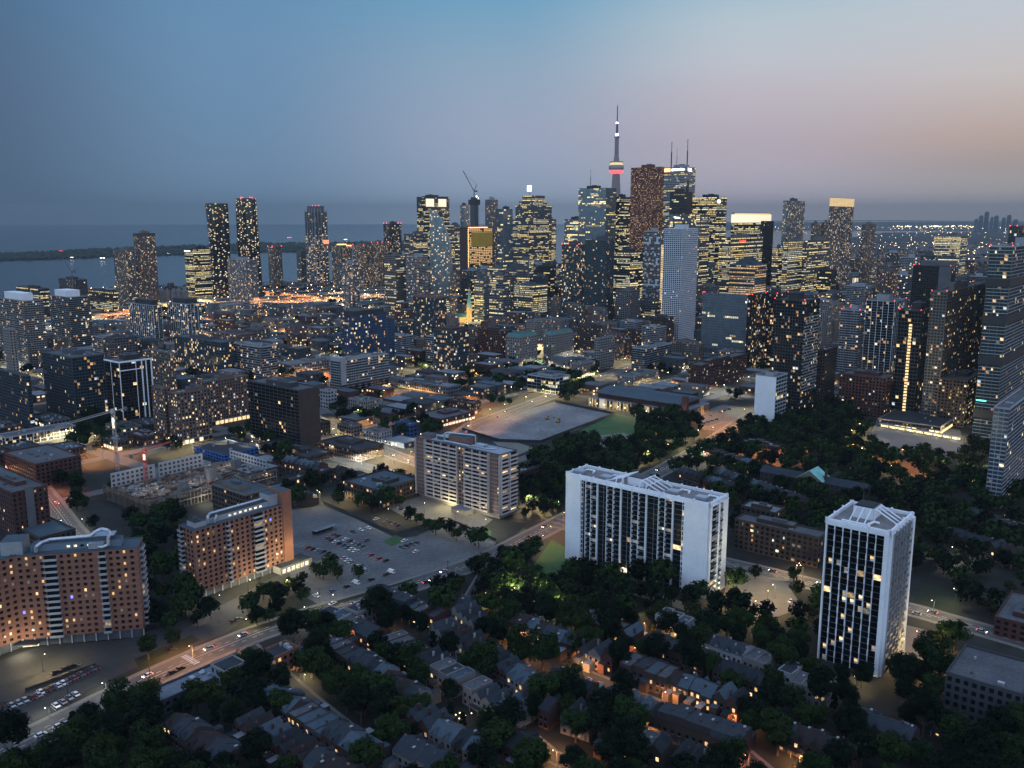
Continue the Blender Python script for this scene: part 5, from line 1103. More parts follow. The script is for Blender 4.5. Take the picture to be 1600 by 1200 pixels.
def orange_block():
    Y = yofs(472); X, z = TOPZ(731, 355, Y); r = root('unfinished_block', 'building under construction edged with orange lights and yellow cladding on top', 'building', (X, Y, 0), radians(90 - AG)); g_ = survey(731, 355, 472, 718, 769); W, L = g_[3], g_[4]; rng = random.Random(6)
    FOOT.append((quad_world(X, Y, W, L), z)); b = MB(); b.box(0, W, 0, L, 0, z, BRICK_B, ROOF_D); b.build('wall', r); b = MB(); fr = MB(); n = int(z / 4)
    for j in range(n):
        fr.box(-.6, W + .6, -.6, 0, j * 4, j * 4 + .5, CONC_D)
        for i in range(14):
            if rng.random() < (.8 if j > n * .5 else .3): fq(b, 'R', W * (i + .1) / 14, W * (i + .9) / 14, .1, j * 4 + .8, j * 4 + 3.2, LIT[0] if j > n * .5 else rng.choice((LITY[0], LIT[2])))
            else: fq(b, 'R', W * (i + .1) / 14, W * (i + .9) / 14, .1, j * 4 + .8, j * 4 + 3.2, GL_TEAL)
    b.build('window', r, kind='stuff'); fr.build('floor_slab', r); b = MB(); b.box(W * .12, W + .3, -.9, -.6, z * .74, z * .93, GOLD); b.build('yellow_cladding', r)
    b = MB(); 
    for j in range(n): b.box(-.9, .9, -1.3, -.7, j * 4, j * 4 + 2.6, ORANGE_E)
    b.box(0, W * .8, -1.2, -.7, z - 2, z, ORANGE_E); b.build('light_strip', r); LM.append((745, 420, 'the orange lit block'))
orange_block()
# church with a lit steeple
def church():
    Y = yofs(506); X, z = TOPZ(733, 447, Y); r = root('church', 'stone church with green copper spire, its tower floodlit gold', 'church', (X, Y, 0), radians(50)); w = 3.6; FOOT.append((quad_world(X - 10, Y - 5, 40, 40), z))
    zt = TOPZ(733, 480, Y)[1]; m = mat('church_stone', (.36, .27, .15), .9, .15, .3)
    b = MB(); b.box(-w, w, -w, w, 0, zt, m); b.build('tower', r); b = MB()
    for i in range(4):
        a = pi / 4 + i * pi / 2; c = a + pi / 2; b.poly([(w * 1.35 * cos(a), w * 1.35 * sin(a), zt), (w * 1.35 * cos(c), w * 1.35 * sin(c), zt), (0, 0, z)], COPPER)
    b.build('spire', r); b = MB()
    for sx_ in (-1, 1):
        for sy_ in (-1, 1): b.bar((sx_ * w, sy_ * w, zt - 8), (sx_ * w, sy_ * w, zt + 6), .7, m); 
    b.build('pinnacle', r); b = MB(); b.box(-5, 5, w, 34, 0, 12, m); 
    for sg in (-1, 1): b.poly([(sg * 5.5, w, 12), (sg * 5.5, 34, 12), (0, 34, 19), (0, w, 19)], COPPER_D)
    b.poly([(-5.5, w, 12), (5.5, w, 12), (0, w, 19)], m); b.build('nave', r)
    for x_, y_ in ((-9, -9), (7, -11), (-12, 2)): light('floodlight', (x_, y_, 6), 160000, (1, .72, .25), r)
    LM.append((733, 490, 'the church'))
church()
# armoury-like hall
def hall():
    X, Y, z, W, L = survey(1068, 640, 657, 922, 1110)
    r = root('armoury_hall', 'large hall with a broad blue grey roof and a row of lit columns', 'hall', (X, Y, 0), radians(90 - AG)); z = 9
    FOOT.append((quad_world(X, Y, W, L, AG, 5), z)); b = MB(); b.box(0, W, 0, L, 0, z, BRICK_B, ROOF_L); b.build('wall', r)
    b = MB(); b.box(W * .12, W * .88, L * .08, L * .95, z, z + 5, BRICK_R); b.build('clerestory_wall', r); b = MB(); o = 2.5
    b.box(W * .12 - o, W * .88 + o, L * .08 - o, L * .95 + o, z + 5, z + 6, ROOF_B); x0, x1, y0, y1 = W * .12 - o, W * .88 + o, L * .08 - o, L * .95 + o; c = (x0 + x1) / 2
    for a in (x0, x1): b.poly([(a, y0, z + 6), (a, y1, z + 6), (c, y1, z + 9.5), (c, y0, z + 9.5)], ROOF_B)
    b.poly([(x0, y0, z + 6), (x1, y0, z + 6), (c, y0, z + 9.5)], ROOF_B); b.poly([(x1, y1, z + 6), (x0, y1, z + 6), (c, y1, z + 9.5)], ROOF_B); b.build('main_roof', r)
    b = MB(); w_ = MB(); n = 26
    for i in range(n + 1): fb(b, 'L', L * i / n - .7, L * i / n + .7, 0, 1.4, 0, z, BEIGE)
    for i in range(14): fb(b, 'R', W * i / 14 - .5, W * i / 14 + .5, 0, 1.2, 0, z, BEIGE)
    fb(b, 'L', L * .1, L * .16, 0, 2.2, 0, z + 1, WHITE2); fb(b, 'L', L * .82, L * .88, 0, 2.2, 0, z + 1, WHITE2); b.build('column', r)
    for i in range(n): k_ = MB(); fb(k_, 'L', L * (i + .25) / n, L * (i + .75) / n, .02, .12, 2, z - 1, LIT[2] if i % 3 == 0 else GL_DARK); k_.build('window', r)
    for i in range(1, n, 2):
        k_ = MB(); k_.blob((-2.2, L * (i + .5) / n, 4.2), .45, LAMP_Y); k_.build('wall_lamp', r)
        if i % 4 == 1: light('wall_light', (-4, L * (i + .5) / n, 4.2), 14000, (1, .78, .4), r)
    b = MB(); b.box(W * .02, W * .09, -3, 3, 0, z + 15, BRICK_R); b.build('chimney', r); light('wall_light', (W * .6, -5, 5), 6000, (1, .6, .25), r); LM.append((1000, 640, 'the armoury hall'))
hall()
# school with a green copper pediment
def school():
    X, Y, z, W, L = survey(1352, 752, 790, 1205, 1375); L = 78; W = 13
    r = root('school', 'long brick school with a pale green copper gable in the middle', 'school', (X, Y, 0), radians(90 - AG)); FOOT.append((quad_world(X, Y, W, L, AG, 3), 12)); z = 11
    b = MB(); b.box(0, W, 0, L, 0, z, BRICK_B); b.build('wall', r)
    def gable(b, y0, y1, zz_, h, m, x0=-.6, x1=W + .6):
        c = (x0 + x1) / 2; b.poly([(x0, y0, zz_), (x0, y1, zz_), (c, y1, zz_ + h), (c, y0, zz_ + h)], m); b.poly([(x1, y1, zz_), (x1, y0, zz_), (c, y0, zz_ + h), (c, y1, zz_ + h)], m); b.poly([(x0, y0, zz_), (c, y0, zz_ + h), (x1, y0, zz_)], m); b.poly([(x0, y1, zz_), (x1, y1, zz_), (c, y1, zz_ + h)], m)
    b = MB(); gable(b, -.5, L + .5, z, 3.6, SHING_B); b.build('roof', r)
    b = MB(); b.box(-2.5, 4, L * .42, L * .58, 0, z + 1, BRICK_B); b.build('central_bay', r)
    b = MB(); y0, y1 = L * .37, L * .63; c = (y0 + y1) / 2
    b.poly([(-3, y0, z + 1), (-3, c, z + 8), (W + .6, c, z + 8), (W + .6, y0, z + 1)], COPPER); b.poly([(-3, y1, z + 1), (W + .6, y1, z + 1), (W + .6, c, z + 8), (-3, c, z + 8)], COPPER); b.poly([(-3, y0, z + 1), (-3, y1, z + 1), (-3, c, z + 8)], BEIGE); b.build('copper_roof', r)
    b = MB(); b.box(2, 4, L * .36, L * .38, z, z + 10, BRICK_B); b.build('chimney', r)
    w_ = MB(); k = 0
    for i in range(22):
        if .4 < (i + .5) / 22 < .6: continue
        for j in range(3): q = MB(); fb(q, 'L', L * (i + .25) / 22, L * (i + .75) / 22, 0, .08, 1.2 + j * 3.4, 3.6 + j * 3.4, LIT[2] if (i * 7 + j * 3) % 23 == 0 else GL_GREY); q.build('window', r)
    LM.append((1290, 730, 'the school'))
school()
# terminal station like gable, far left small hall
# ------------------------------------------------------------------ construction site with tower cranes
def site():
    A_ = G(232, 808); u, v = u0, v0; r = root('construction_site', 'half built concrete block with ragged slabs, formwork and pale facade panels', 'building site', (A_[0], A_[1], 0), radians(90 - AG)); W, L, hh = 105, 62, 11
    FOOT.append((quad_world(A_[0], A_[1], W, L, AG, 3), 14)); rng = random.Random(12)
    FORM = mat('timber_formwork', (.11, .075, .055), .95, .3, .5, var2=.2)
    b = MB(); b.box(1, W - 1, 1, L - 1, 0, .4, DIRT); b.box(1.2, W - 1.2, 1.2, L - 1.2, hh - 4.2, hh - 3.8, mat('muddy_slab', (.085, .07, .06), .95, .45, .08, var2=.35)); b.build('floor_slab', r)
    b = MB()
    for i in range(40): x = W * i / 39; b.box(x - .3, x + .3, 0, .6, 0, hh, BEIGE if i % 3 == 0 else FORM)
    for i in range(24): y = L * i / 23; b.box(0, .6, y - .3, y + .3, 0, hh, BEIGE if i % 3 == 0 else FORM)
    b.box(0, W, .1, .5, hh - .9, hh, BEIGE); b.box(0, W, .1, .5, hh * .45, hh * .5, WHITE2); b.box(.1, .5, 0, L, hh - .9, hh, FORM); b.build('column', r)
    b = MB()
    for _ in range(420):
        x = rng.uniform(3, W - 5); y = rng.uniform(3, L - 5); s = rng.uniform(.6, 4.5); t_ = rng.uniform(.3, 1.8); h_ = rng.uniform(.3, 2.4); b.box(x, x + s, y, y + t_, hh - 3.8, hh - 3.8 + h_, rng.choice((FORM, CONC, BEIGE, BRICK_R, STEEL, WHITE2, FORM, FORM, CONC_D, CONC_D, BLACKM, BRICK_R)))
    b.build('building_material', r, kind='stuff')
    b = MB()
    for _ in range(60):
        x = rng.uniform(3, W - 5); y = rng.uniform(3, L - 5); b.bar((x, y, hh - 3.8), (x, y, hh - rng.uniform(0, 3)), .22, rng.choice((CONC, BEIGE, BRICK_R)))
    b.build('steel_prop', r, kind='stuff')
    for x, y in ((60, 20), (88, 30), (30, 8)): b = MB(); b.box(x, x + 6, y, y + 5, hh - 4, hh + 5, CONC); b.build('core_wall', r)
    b = MB(); zt = hh + 7
    for (x0, x1) in ((6, 40), (43, 80)):
        b.box(x0, x1, L - .5, L, 0, zt, WHITE2)
        for i in range(int((x1 - x0) / 3.6)):
            for j in range(3): xx = x0 + .9 + i * 3.6; b.box(xx, xx + 1.9, L - .66, L - .5, zt - 3.4 - j * 3.3, zt - 1.6 - j * 3.3, BLACKM)
    b.box(W - .5, W, L * .2, L, hh - 2, zt - 2, WHITE2)
    for i in range(12):
        for j in range(2): b.box(W - .66, W - .5, L * .22 + i * 4, L * .22 + i * 4 + 2.4, zt - 5 - j * 3, zt - 3.4 - j * 3, GL_BLUE)
    b.build('facade_panel', r)
    light('work_light', (52, 18, 13), 9000, (1, .93, .8), r); light('work_light', (20, 30, 13), 4500, (1, .9, .75), r); light('work_light', (88, 40, 13), 6000, (1, .9, .75), r); light('work_light', (40, -6, 3), 5000, (1, .9, .6), r)
    LM.append((225, 760, 'the construction site'))
    def crane(label, px, pyb, ptop, jibs, col, name='tower_crane'):
        Xc, Yc = G(px, pyb, hh - 3.8); z = TOPZ(px, ptop, Yc)[1]; c = root(name, label, 'crane', (Xc, Yc, hh - 3.8)); h = z - hh + 3.8; b = MB(); w = 1.0
        for sx_ in (-w, w):
            for sy_ in (-w, w): b.bar((sx_, sy_, 0), (sx_, sy_, h), .16, col)
        k = 0
        while k < h: 
            for a, q in (((-w, -w), (w, -w)), ((w, -w), (w, w)), ((w, w), (-w, w)), ((-w, w), (-w, -w))): b.bar((*a, k), (*q, min(h, k + 2.6)), .1, col)
            k += 2.6
        b.build('mast', c); e = MB(); e.box(-.8, .8, -1.2, -1.05, h * .72, h * .9, LIT[3]); e.build('lit_mast_panel', c)
        d = Vector((jibs[0], jibs[1], 0)).normalized(); n_ = Vector((-d.y, d.x, 0)); b = MB(); Lj = jibs[2]
        for o in (-.6, .6): b.bar(n_ * o + Vector((0, 0, h)), n_ * o + d * Lj + Vector((0, 0, h + jibs[3])), .17, col)
        b.bar(Vector((0, 0, h + 1.6)), d * Lj + Vector((0, 0, h + 1.0 + jibs[3])), .16, col); q = 0
        while q < Lj - 2:
            f0 = q / Lj; f1 = (q + 2) / Lj; p0 = d * q + Vector((0, 0, h + jibs[3] * f0)); p1 = d * (q + 2) + Vector((0, 0, h + jibs[3] * f1))
            b.bar(p0 + n_ * .6, p1 + Vector((0, 0, 1.5 - .5 * f1)), .09, col); b.bar(p0 - n_ * .6, p1 + Vector((0, 0, 1.5 - .5 * f1)), .09, col); b.bar(p0 + n_ * .6, p1 - n_ * .6, .08, col); q += 2
        b.build('jib', c); b = MB(); b.bar((0, 0, h), -d * 13 + Vector((0, 0, h)), .4, col); bx = -d * 13; b.box(bx.x - 1.3, bx.x + 1.3, bx.y - 1.3, bx.y + 1.3, h - 1.8, h + .8, CONC); b.build('counter_jib', c)
        b = MB(); b.box(-1.2, 1.2, -1.6, 1.2, h - .4, h + 2.0, col); b.build('cab', c); light('crane_light', (0, -3, h * .85), 2500, (1, .95, .8), c, .3)
    Xm, Ym = G(184, 735, hh - 3.8); zt_ = TOPZ(184, 643, Ym)[1]; j0, j1 = G(184, 643, zt_), G(95, 668, zt_)
    crane('white tower crane with its long jib reaching left over the site', 184, 735, 643, (j1[0] - j0[0], j1[1] - j0[1], math.dist(j0, j1), 0), WHITE_T)
    crane('red topped tower crane in the middle of the site', 229, 752, 705, (.3, .9, 30, 0), mat('red_crane_paint', (.35, .05, .04), .5, .1, .5))
site()
# small far crane at the left
Yc = yofs(498); Xc, zc_ = TOPZ(112, 425, Yc); zb_ = TOPZ(112, 437, Yc)[1]; c = root('tower_crane', 'small luffing crane on the unfinished tower at far left', 'crane', (Xc, Yc, zb_)); k = Yc * CP / F
b = MB(); b.bar((0, 0, -20), (0, 0, 14 * k), 1.0, CONC); b.build('mast', c); b = MB(); b.bar((0, 0, 12 * k), (-12 * k, 0, 34 * k), .8, CONC); b.build('jib', c); b = MB(); b.bar((0, 0, 12 * k), (6 * k, 0, 18 * k), .8, CONC); b.box(3 * k, 6 * k, -2, 2, 11 * k, 14 * k, CONC); b.build('counter_jib', c)
# silos by the lake
def silo():
    Y = yofs(476); X, z = TOPZ(266, 445, Y); r = root('grain_silo', 'pale lakeside silos with a sloping dark conveyor between them', 'silo', (X, Y, 0)); b = MB()
    for i in range(6): b.lathe([(7, 0), (7, z * .7), (2, z * .85)], -32 + i * 13, 0, STUCCO, 12)
    b.build('silo', r); b = MB(); b.bar((-34, 0, z * .6), (0, 0, z * 1.0), 2, BLACKM); b.bar((0, 0, z), (36, 0, z * .7), 2, BLACKM); b.box(-5, 7, -4, 4, 0, z * 1.1, CONC_D); b.build('conveyor', r); FOOT.append((quad_world(X - 40, Y - 10, 60, 60), z))
silo()
# lit classical front by the square (far right)
def lit_front():
    Y = yofs(447); X, z = TOPZ(1332, 429, Y); r = root('lit_hall', 'low hall glowing pale yellow behind a row of flared columns', 'hall', (X, Y, 0)); k = Y * CP / F; W = 38 * k; b = MB(); b.box(0, W, 0, 30, 0, z, BEIGE_L, ROOF); b.build('wall', r)
    g_ = MB(); g_.box(2, W - 2, -1, 0, z * .15, z * .7, CROWN_W); g_.build('lit_window', r); b = MB()
    for i in range(8): x = W * (i + .5) / 8; b.bar((x, -2, 0), (x, -2, z * .9), 1.2, BLACKM)
    b.box(0, W, -4, 0, z * .85, z, BEIGE_L); b.build('column', r); FOOT.append((quad_world(X, Y, 60, 60), z))
lit_front()
# lit pavilion by the sports court
def pavilion():
    X, Y = G(1372, 668); r = root('transit_shelter', 'long brightly lit glass shelter along the sports court', 'shelter', (X, Y, 0)); X2, Y2 = G(1498, 690); d = math.hypot(X2 - X, Y2 - Y); r.rotation_euler = (0, 0, math.atan2(Y2 - Y, X2 - X)); n = 9
    b = MB(); b.box(0, d, 0, 5, 3.4, 3.8, WHITE2); b.build('roof', r); b = MB()
    for i in range(n + 1): b.box(d * i / n - .15, d * i / n + .15, .1, .4, 0, 3.4, BLACKM)
    b.build('post', r); e = MB()
    for i in range(n): e.box(d * (i + .08) / n, d * (i + .92) / n, 4.5, 4.6, .6, 3.1, LITY[1])
    e.build('lit_panel', r)
    for i in range(0, n, 2): light('shelter_light', (d * (i + .5) / n, -1.5, 3), 20000, (1, .8, .4), r)
    for f_ in (.2, .5, .8): light('shelter_light', (d * f_, 14, 6), 60000, (1, .78, .4), r); LM.append((1430, 690, 'the lit shelter'))
pavilion()
# ------------------------------------------------------------------ automatic, truthful place labels
def where(x, y, z=3):
    px, py = PROJ(x, y, z); best = min(LM, key=lambda q: (q[0] - px) ** 2 + ((q[1] - py) * 1.6) ** 2); dx = px - best[0]; dy = py - best[1]
    rel = ('right of ' if dx > 0 else 'left of ') if abs(dx) > abs(dy) * 1.1 else ('in front of ' if dy > 0 else 'beyond ')
    return rel + best[2]
def ordn(n): return {1: 'nearest', 2: 'second nearest', 3: 'third nearest'}.get(n, '%d%s nearest' % (n, 'th' if 10 < n % 100 < 14 else {1: 'st', 2: 'nd', 3: 'rd'}.get(n % 10, 'th')))
PENDING = []
def pend(o, text, sx_=None): PENDING.append((o, text))
# ------------------------------------------------------------------ houses
HOUSES = []
WALLS = [(BRICK_R, 'red brick'), (BRICK_B, 'brown brick'), (BRICK, 'orange brick'), (STUCCO, 'pale rendered'), (WHITE2, 'white painted'), (BRICK_B, 'brown brick'), (BRICK_R, 'red brick'), (GREYP, 'grey sided')]
ROOFS = [(SHING, 'black'), (SHING_B, 'slate grey'), (SHING_R, 'brown'), (SHING_B, 'slate grey'), (ROOF_B, 'blue grey')]
def house(X, Y, yaw, w, d, h, rt, wi, ri, rng, lit=.22):
    (wm, wn), (rm, rn) = WALLS[wi], ROOFS[ri]; r = root('row_house' if rt != 'flat' else 'flat_roofed_house', '', 'house', (X, Y, 0), yaw, 'row houses in the old streets')
    b = MB(); b.box(0, d, 0, w, 0, h, wm); R_ = MB(); x1 = d * .62
    if rt == 'gable':      # ridge along the depth, gable to the street
        g_ = w * .42; b.poly([(0, 0, h), (0, w, h), (0, w / 2, h + g_)], wm); b.poly([(d, w, h), (d, 0, h), (d, w / 2, h + g_)], wm); e = .35
        R_.poly([(-e, -e, h - .3), (d + e, -e, h - .3), (d + e, w / 2, h + g_ + .12), (-e, w / 2, h + g_ + .12)], rm); R_.poly([(d + e, w + e, h - .3), (-e, w + e, h - .3), (-e, w / 2, h + g_ + .12), (d + e, w / 2, h + g_ + .12)], rm)
    elif rt == 'ridge':    # ridge along the street
        g_ = d * .24; c = d * .5; b.poly([(0, 0, h), (c, 0, h + g_), (d, 0, h)], wm); b.poly([(d, w, h), (c, w, h + g_), (0, w, h)], wm)
        R_.poly([(-.4, 0, h - .2), (c, 0, h + g_ + .1), (c, w, h + g_ + .1), (-.4, w, h - .2)], rm); R_.poly([(d + .4, w, h - .2), (c, w, h + g_ + .1), (c, 0, h + g_ + .1), (d + .4, 0, h - .2)], rm)
        # front cross gable
        q = w * .5; a0 = w * .2; R_.poly([(-.45, a0, h - .1), (d * .25, a0 + q / 2, h + 1.9), (-.45, a0 + q / 2, h + 2.0)], rm); R_.poly([(-.45, a0 + q, h - .1), (-.45, a0 + q / 2, h + 2.0), (d * .25, a0 + q / 2, h + 1.9)], rm); b.poly([(-.05, a0, h), (-.05, a0 + q, h), (-.05, a0 + q / 2, h + 1.85)], wm)
    elif rt == 'mansard':
        m = 1.1; lo = [(-.2, 0, h), (d + .2, 0, h), (d + .2, w, h), (-.2, w, h)]; hi = [(m, 0, h + 2.3), (d - m, 0, h + 2.3), (d - m, w, h + 2.3), (m, w, h + 2.3)]
        for i in range(4): j = (i + 1) % 4; R_.poly([lo[i], lo[j], hi[j], hi[i]], rm)
        R_.poly(hi, ROOF_D)
    else:
        for a in ((0, d, 0, .3), (0, d, w - .3, w), (0, .3, 0, w), (d - .3, d, 0, w)): b.box(a[0], a[1], a[2], a[3], h, h + .55, wm)
        R_.box(.3, d - .3, .3, w - .3, h - .05, h + .08, rng.choice((ROOF_D, ROOF, ROOF_B)))
    wall = b.build('wall', r); rf_ = R_.build('roof', r)
    # rear wing
    if rng.random() < .75:
        b = MB(); q = rng.uniform(3, 5.5); hh = h * rng.uniform(.45, .8); b.box(d, d + q, w * .05, w * .62, 0, hh, wm, rng.choice((ROOF_D, ROOF_L, rm))); b.build('rear_wing', r)
    b = MB(); cx = d * rng.uniform(.3, .7); b.box(cx, cx + .9, -.05, .6, h - .5, h + (2.9 if rt != 'flat' else 1.4), wm); b.box(cx + .15, cx + .4, .1, .35, h + (2.9 if rt != 'flat' else 1.4), h + (3.3 if rt != 'flat' else 1.8), BRICK); b.build('chimney', rf_)
    if rng.random() < .5:
        b = MB(); x = d * rng.uniform(.55, .8); zz_ = h + (.2 if rt == 'flat' else (w * .2 if rt == 'gable' else (2.35 if rt == 'mansard' else d * .24 * (1 - (x - d / 2) / (d / 2)) + .1))); b.box(x, x + 1.3, w * .3, w * .3 + .9, zz_, zz_ + .3, WHITE_T); b.build('skylight', rf_)
    fl = max(2, int(h / 3))
    for side, x in ((-1, 0), (1, d)):
        for j in range(fl):
            for i in range(2):
                m = LIT[rng.choice((0, 0, 1, 2))] if rng.random() < lit else GL_DARK; y = w * (.15 + .45 * i); k = MB(); z = .9 + j * 3
                if j == 0 and i == 0 and side < 0: continue
                k.box(*( (x - .09, x - .02) if side < 0 else (x + .02, x + .09)), y, y + 1.15, z, z + 1.5, m); k.box(*( (x - .13, x - .02) if side < 0 else (x + .02, x + .13)), y - .12, y + 1.27, z - .15, z, WHITE_T); k.build('window', r)
    k = MB(); k.box(-.12, -.02, w * .15, w * .15 + 1, .1, 2.2, GREYP); k.build('door', r)
    if rng.random() < .35: k = MB(); k.box(-1.8, 0, 0, w, 2.6, 2.8, rm); k.box(-1.75, -1.6, .1, .25, 0, 2.6, WHITE_T); k.box(-1.75, -1.6, w - .25, w - .1, 0, 2.6, WHITE_T); k.build('porch', r)
    c = Matrix.Rotation(yaw, 2); q = [tuple(Vector((X, Y)) + c @ Vector(p)) for p in ((-2, -.2), (d + 5, -.2), (d + 5, w + .2), (-2, w + .2))]; FOOT.append((q, h)); HOUSES.append((X, Y))
    ctr = Vector((X, Y)) + c @ Vector((d / 2, w / 2)); pend(r, '%s house with %s %s roof, %s' % (wn, rn, {'gable': 'gabled', 'ridge': 'pitched', 'mansard': 'mansard', 'flat': 'edged flat'}[rt], where(ctr.x, ctr.y)))
    return r
def hrow(p0, p1, seed, types, walls, wp=False, w0=5.2, d=11.5, h0=7.5, flip=False, lit=.22):
    rng = random.Random(seed); a = Vector(p0 if wp else G(*p0)); b = Vector(p1 if wp else G(*p1)); dd = b - a; L = dd.length; dd.normalize(); yaw = math.atan2(dd.y, dd.x) - pi / 2; s = 0; kk = 0; dep = d
    if flip: a, b, dd = b, a, -dd; yaw += pi
    while s < L - w0:
        w = w0 * rng.uniform(.9, 1.25); P_ = a + dd * s
        if kk % 4 == 0: rt = rng.choice(types); wi = rng.choice(walls); ri = rng.randrange(5); h = h0 * rng.uniform(.9, 1.15)
        if rng.random() < .35: ri = rng.randrange(5); wi = rng.choice(walls)
        if rng.random() < .06: s += w * .8
        q = [tuple(P_ + Matrix.Rotation(yaw, 2) @ Vector(t_)) for t_ in ((0, .3), (dep, .3), (dep, w - .3), (0, w - .3))]
        if not any(sat(q, f[0]) for f in FOOT if (f[0][0][0] - P_.x) ** 2 + (f[0][0][1] - P_.y) ** 2 < 40000) and not excl(P_.x + dd.x * w / 2, P_.y + dd.y * w / 2):
            house(P_.x, P_.y, yaw, w, dep * rng.uniform(.9, 1.1), h + rng.uniform(-.2, .2), rt, wi, ri, rng, lit)
        s += w; kk += 1
FOOT_BIG = list(FOOT)
hrow((1185, 1095), (890, 985), 1, ['ridge', 'ridge', 'flat', 'gable'], [0, 1, 1, 4, 6]); hrow((1235, 1080), (1080, 1020), 2, ['flat', 'ridge'], [3, 4, 1])
hrow((1200, 1215), (850, 1088), 3, ['ridge', 'gable', 'mansard'], [0, 1, 3, 6]); hrow((1110, 1235), (960, 1180), 4, ['gable', 'flat'], [1, 3, 7])
hrow((845, 1110), (670, 1000), 5, ['gable', 'gable', 'ridge'], [3, 4, 0, 7]); hrow((800, 1145), (640, 1050), 6, ['gable', 'flat'], [4, 3, 1], w0=5.6)
hrow((690, 990), (560, 945), 7, ['flat', 'mansard'], [1, 0, 5]); hrow((740, 1000), (700, 970), 8, ['gable'], [3]); hrow((640, 1120), (490, 1022), 9, ['flat', 'ridge', 'flat'], [1, 3, 0])
hrow((740, 1205), (600, 1130), 10, ['gable', 'ridge'], [0, 3, 4]); hrow((560, 1215), (400, 1105), 11, ['flat', 'ridge'], [0, 1, 7]); hrow((345, 1225), (255, 1165), 12, ['ridge'], [1], h0=8.5)
hrow((1420, 1190), (1330, 1155), 13, ['ridge', 'flat'], [1, 3]); hrow((1595, 892), (1445, 842), 14, ['ridge', 'flat', 'gable'], [1, 1, 0]); hrow((1600, 850), (1500, 815), 15, ['flat', 'ridge'], [1, 0])
hrow((1552, 990), (1500, 972), 16, ['gable'], [0], w0=6.6, h0=9, lit=.1); hrow((1330, 1215), (1210, 1170), 17, ['ridge'], [1, 0]); hrow((480, 1045), (405, 1045), 18, ['flat'], [2], w0=6)
hrow((545, 1000), (480, 978), 19, ['flat'], [4, 3], w0=7); hrow((1140, 780), (1060, 752), 20, ['ridge', 'flat'], [1, 0]); hrow((1260, 775), (1180, 750), 21, ['ridge'], [3, 1]); hrow((920, 1160), (860, 1140), 22, ['gable'], [3, 4])
hrow((770, 748), (700, 722), 23, ['flat'], [1, 0]) ; hrow((560, 762), (440, 735), 24, ['flat', 'ridge'], [1, 0, 1], h0=8.5); hrow((470, 800), (450, 780), 25, ['flat'], [1])
hrow((1245, 800), (1110, 752), 31, ['ridge', 'flat'], [1, 0, 1]); hrow((1190, 748), (1095, 716), 32, ['ridge', 'flat'], [1, 0]); hrow((950, 1130), (860, 1095), 33, ['ridge', 'flat'], [1, 0, 3]); hrow((625, 1185), (520, 1125), 34, ['ridge', 'gable'], [1, 0]); hrow((1290, 1110), (1215, 1085), 35, ['flat', 'ridge'], [1, 3]); hrow((800, 1040), (760, 1015), 36, ['gable', 'flat'], [0, 1]); hrow((640, 1050), (590, 1015), 37, ['flat', 'gable'], [1, 3]); hrow((1080, 1215), (1000, 1180), 38, ['gable', 'ridge'], [1, 3]); hrow((450, 1170), (380, 1130), 39, ['ridge'], [1, 0]); hrow((1430, 1000), (1405, 990), 40, ['flat'], [1])
hrow((1480, 1160), (1440, 1140), 26, ['ridge'], [1]); hrow((1100, 1010), (1020, 985), 27, ['flat'], [1, 4])
LATE_ROWS = 1
T('long_shop_building', 'long low building with a faded grey roof along the main road, lower left', 0, 0, 0, 0, 0, 'brick_b', geom=(*G(247, 1122), 6, 44, 12), p=.05, pent=False, units=5, roof=mat('faded_felt_roof', (.12, .14, .17), .9, .25, .1, var2=.15), cat='building', wall=GREYP, lm='the long grey roofed building')
T('corner_house', 'blue grey boxy corner house with dark flat roof and white windows, lower left', 0, 0, 0, 0, 0, 'stone', geom=(*G(352, 1088), 11, 11, 10), wall=mat('blue_grey_siding', (.16, .2, .27), .8, .1, .2), p=.05, pent=False, units=0, roof=ROOF_D, cat='house', lm='the blue grey corner house', par=.6)
T('brick_corner_building', 'orange brick corner shop with dark flat roofs at the lane end, lower left', 0, 0, 0, 0, 0, 'brick', geom=(*G(425, 1062), 9, 15, 10), wall=BRICK, p=.15, pent=False, roof=ROOF_D, cat='building')
T('beige_corner_building', 'beige rendered block with grey roof facing the main road', 0, 0, 0, 0, 0, 'stone', geom=(*G(560, 985), 8.5, 12, 10), wall=STUCCO, p=.05, pent=False, roof=ROOF_D, cat='building')

RES = [G(*p) for p in ((400, 1090), (430, 1040), (560, 975), (700, 935), (860, 965), (1130, 1010), (1190, 1060), (1210, 1130), (1100, 1250), (440, 1250), (400, 1180))]
for ia in range(-2, 26):
    a_ = ia * 27.0; seg = []
    for ib in range(-60, 60):
        p_ = (u0[0] * a_ + v0[0] * ib * 8, u0[1] * a_ + v0[1] * ib * 8)
        if inpoly(p_[0], p_[1], RES): seg.append(p_)
        else:
            if len(seg) > 2: hrow(seg[-1], seg[0], 200 + ia, ['ridge', 'gable', 'flat', 'ridge'], [0, 1, 1, 3, 7, 5], wp=True, lit=.3)
            seg = []
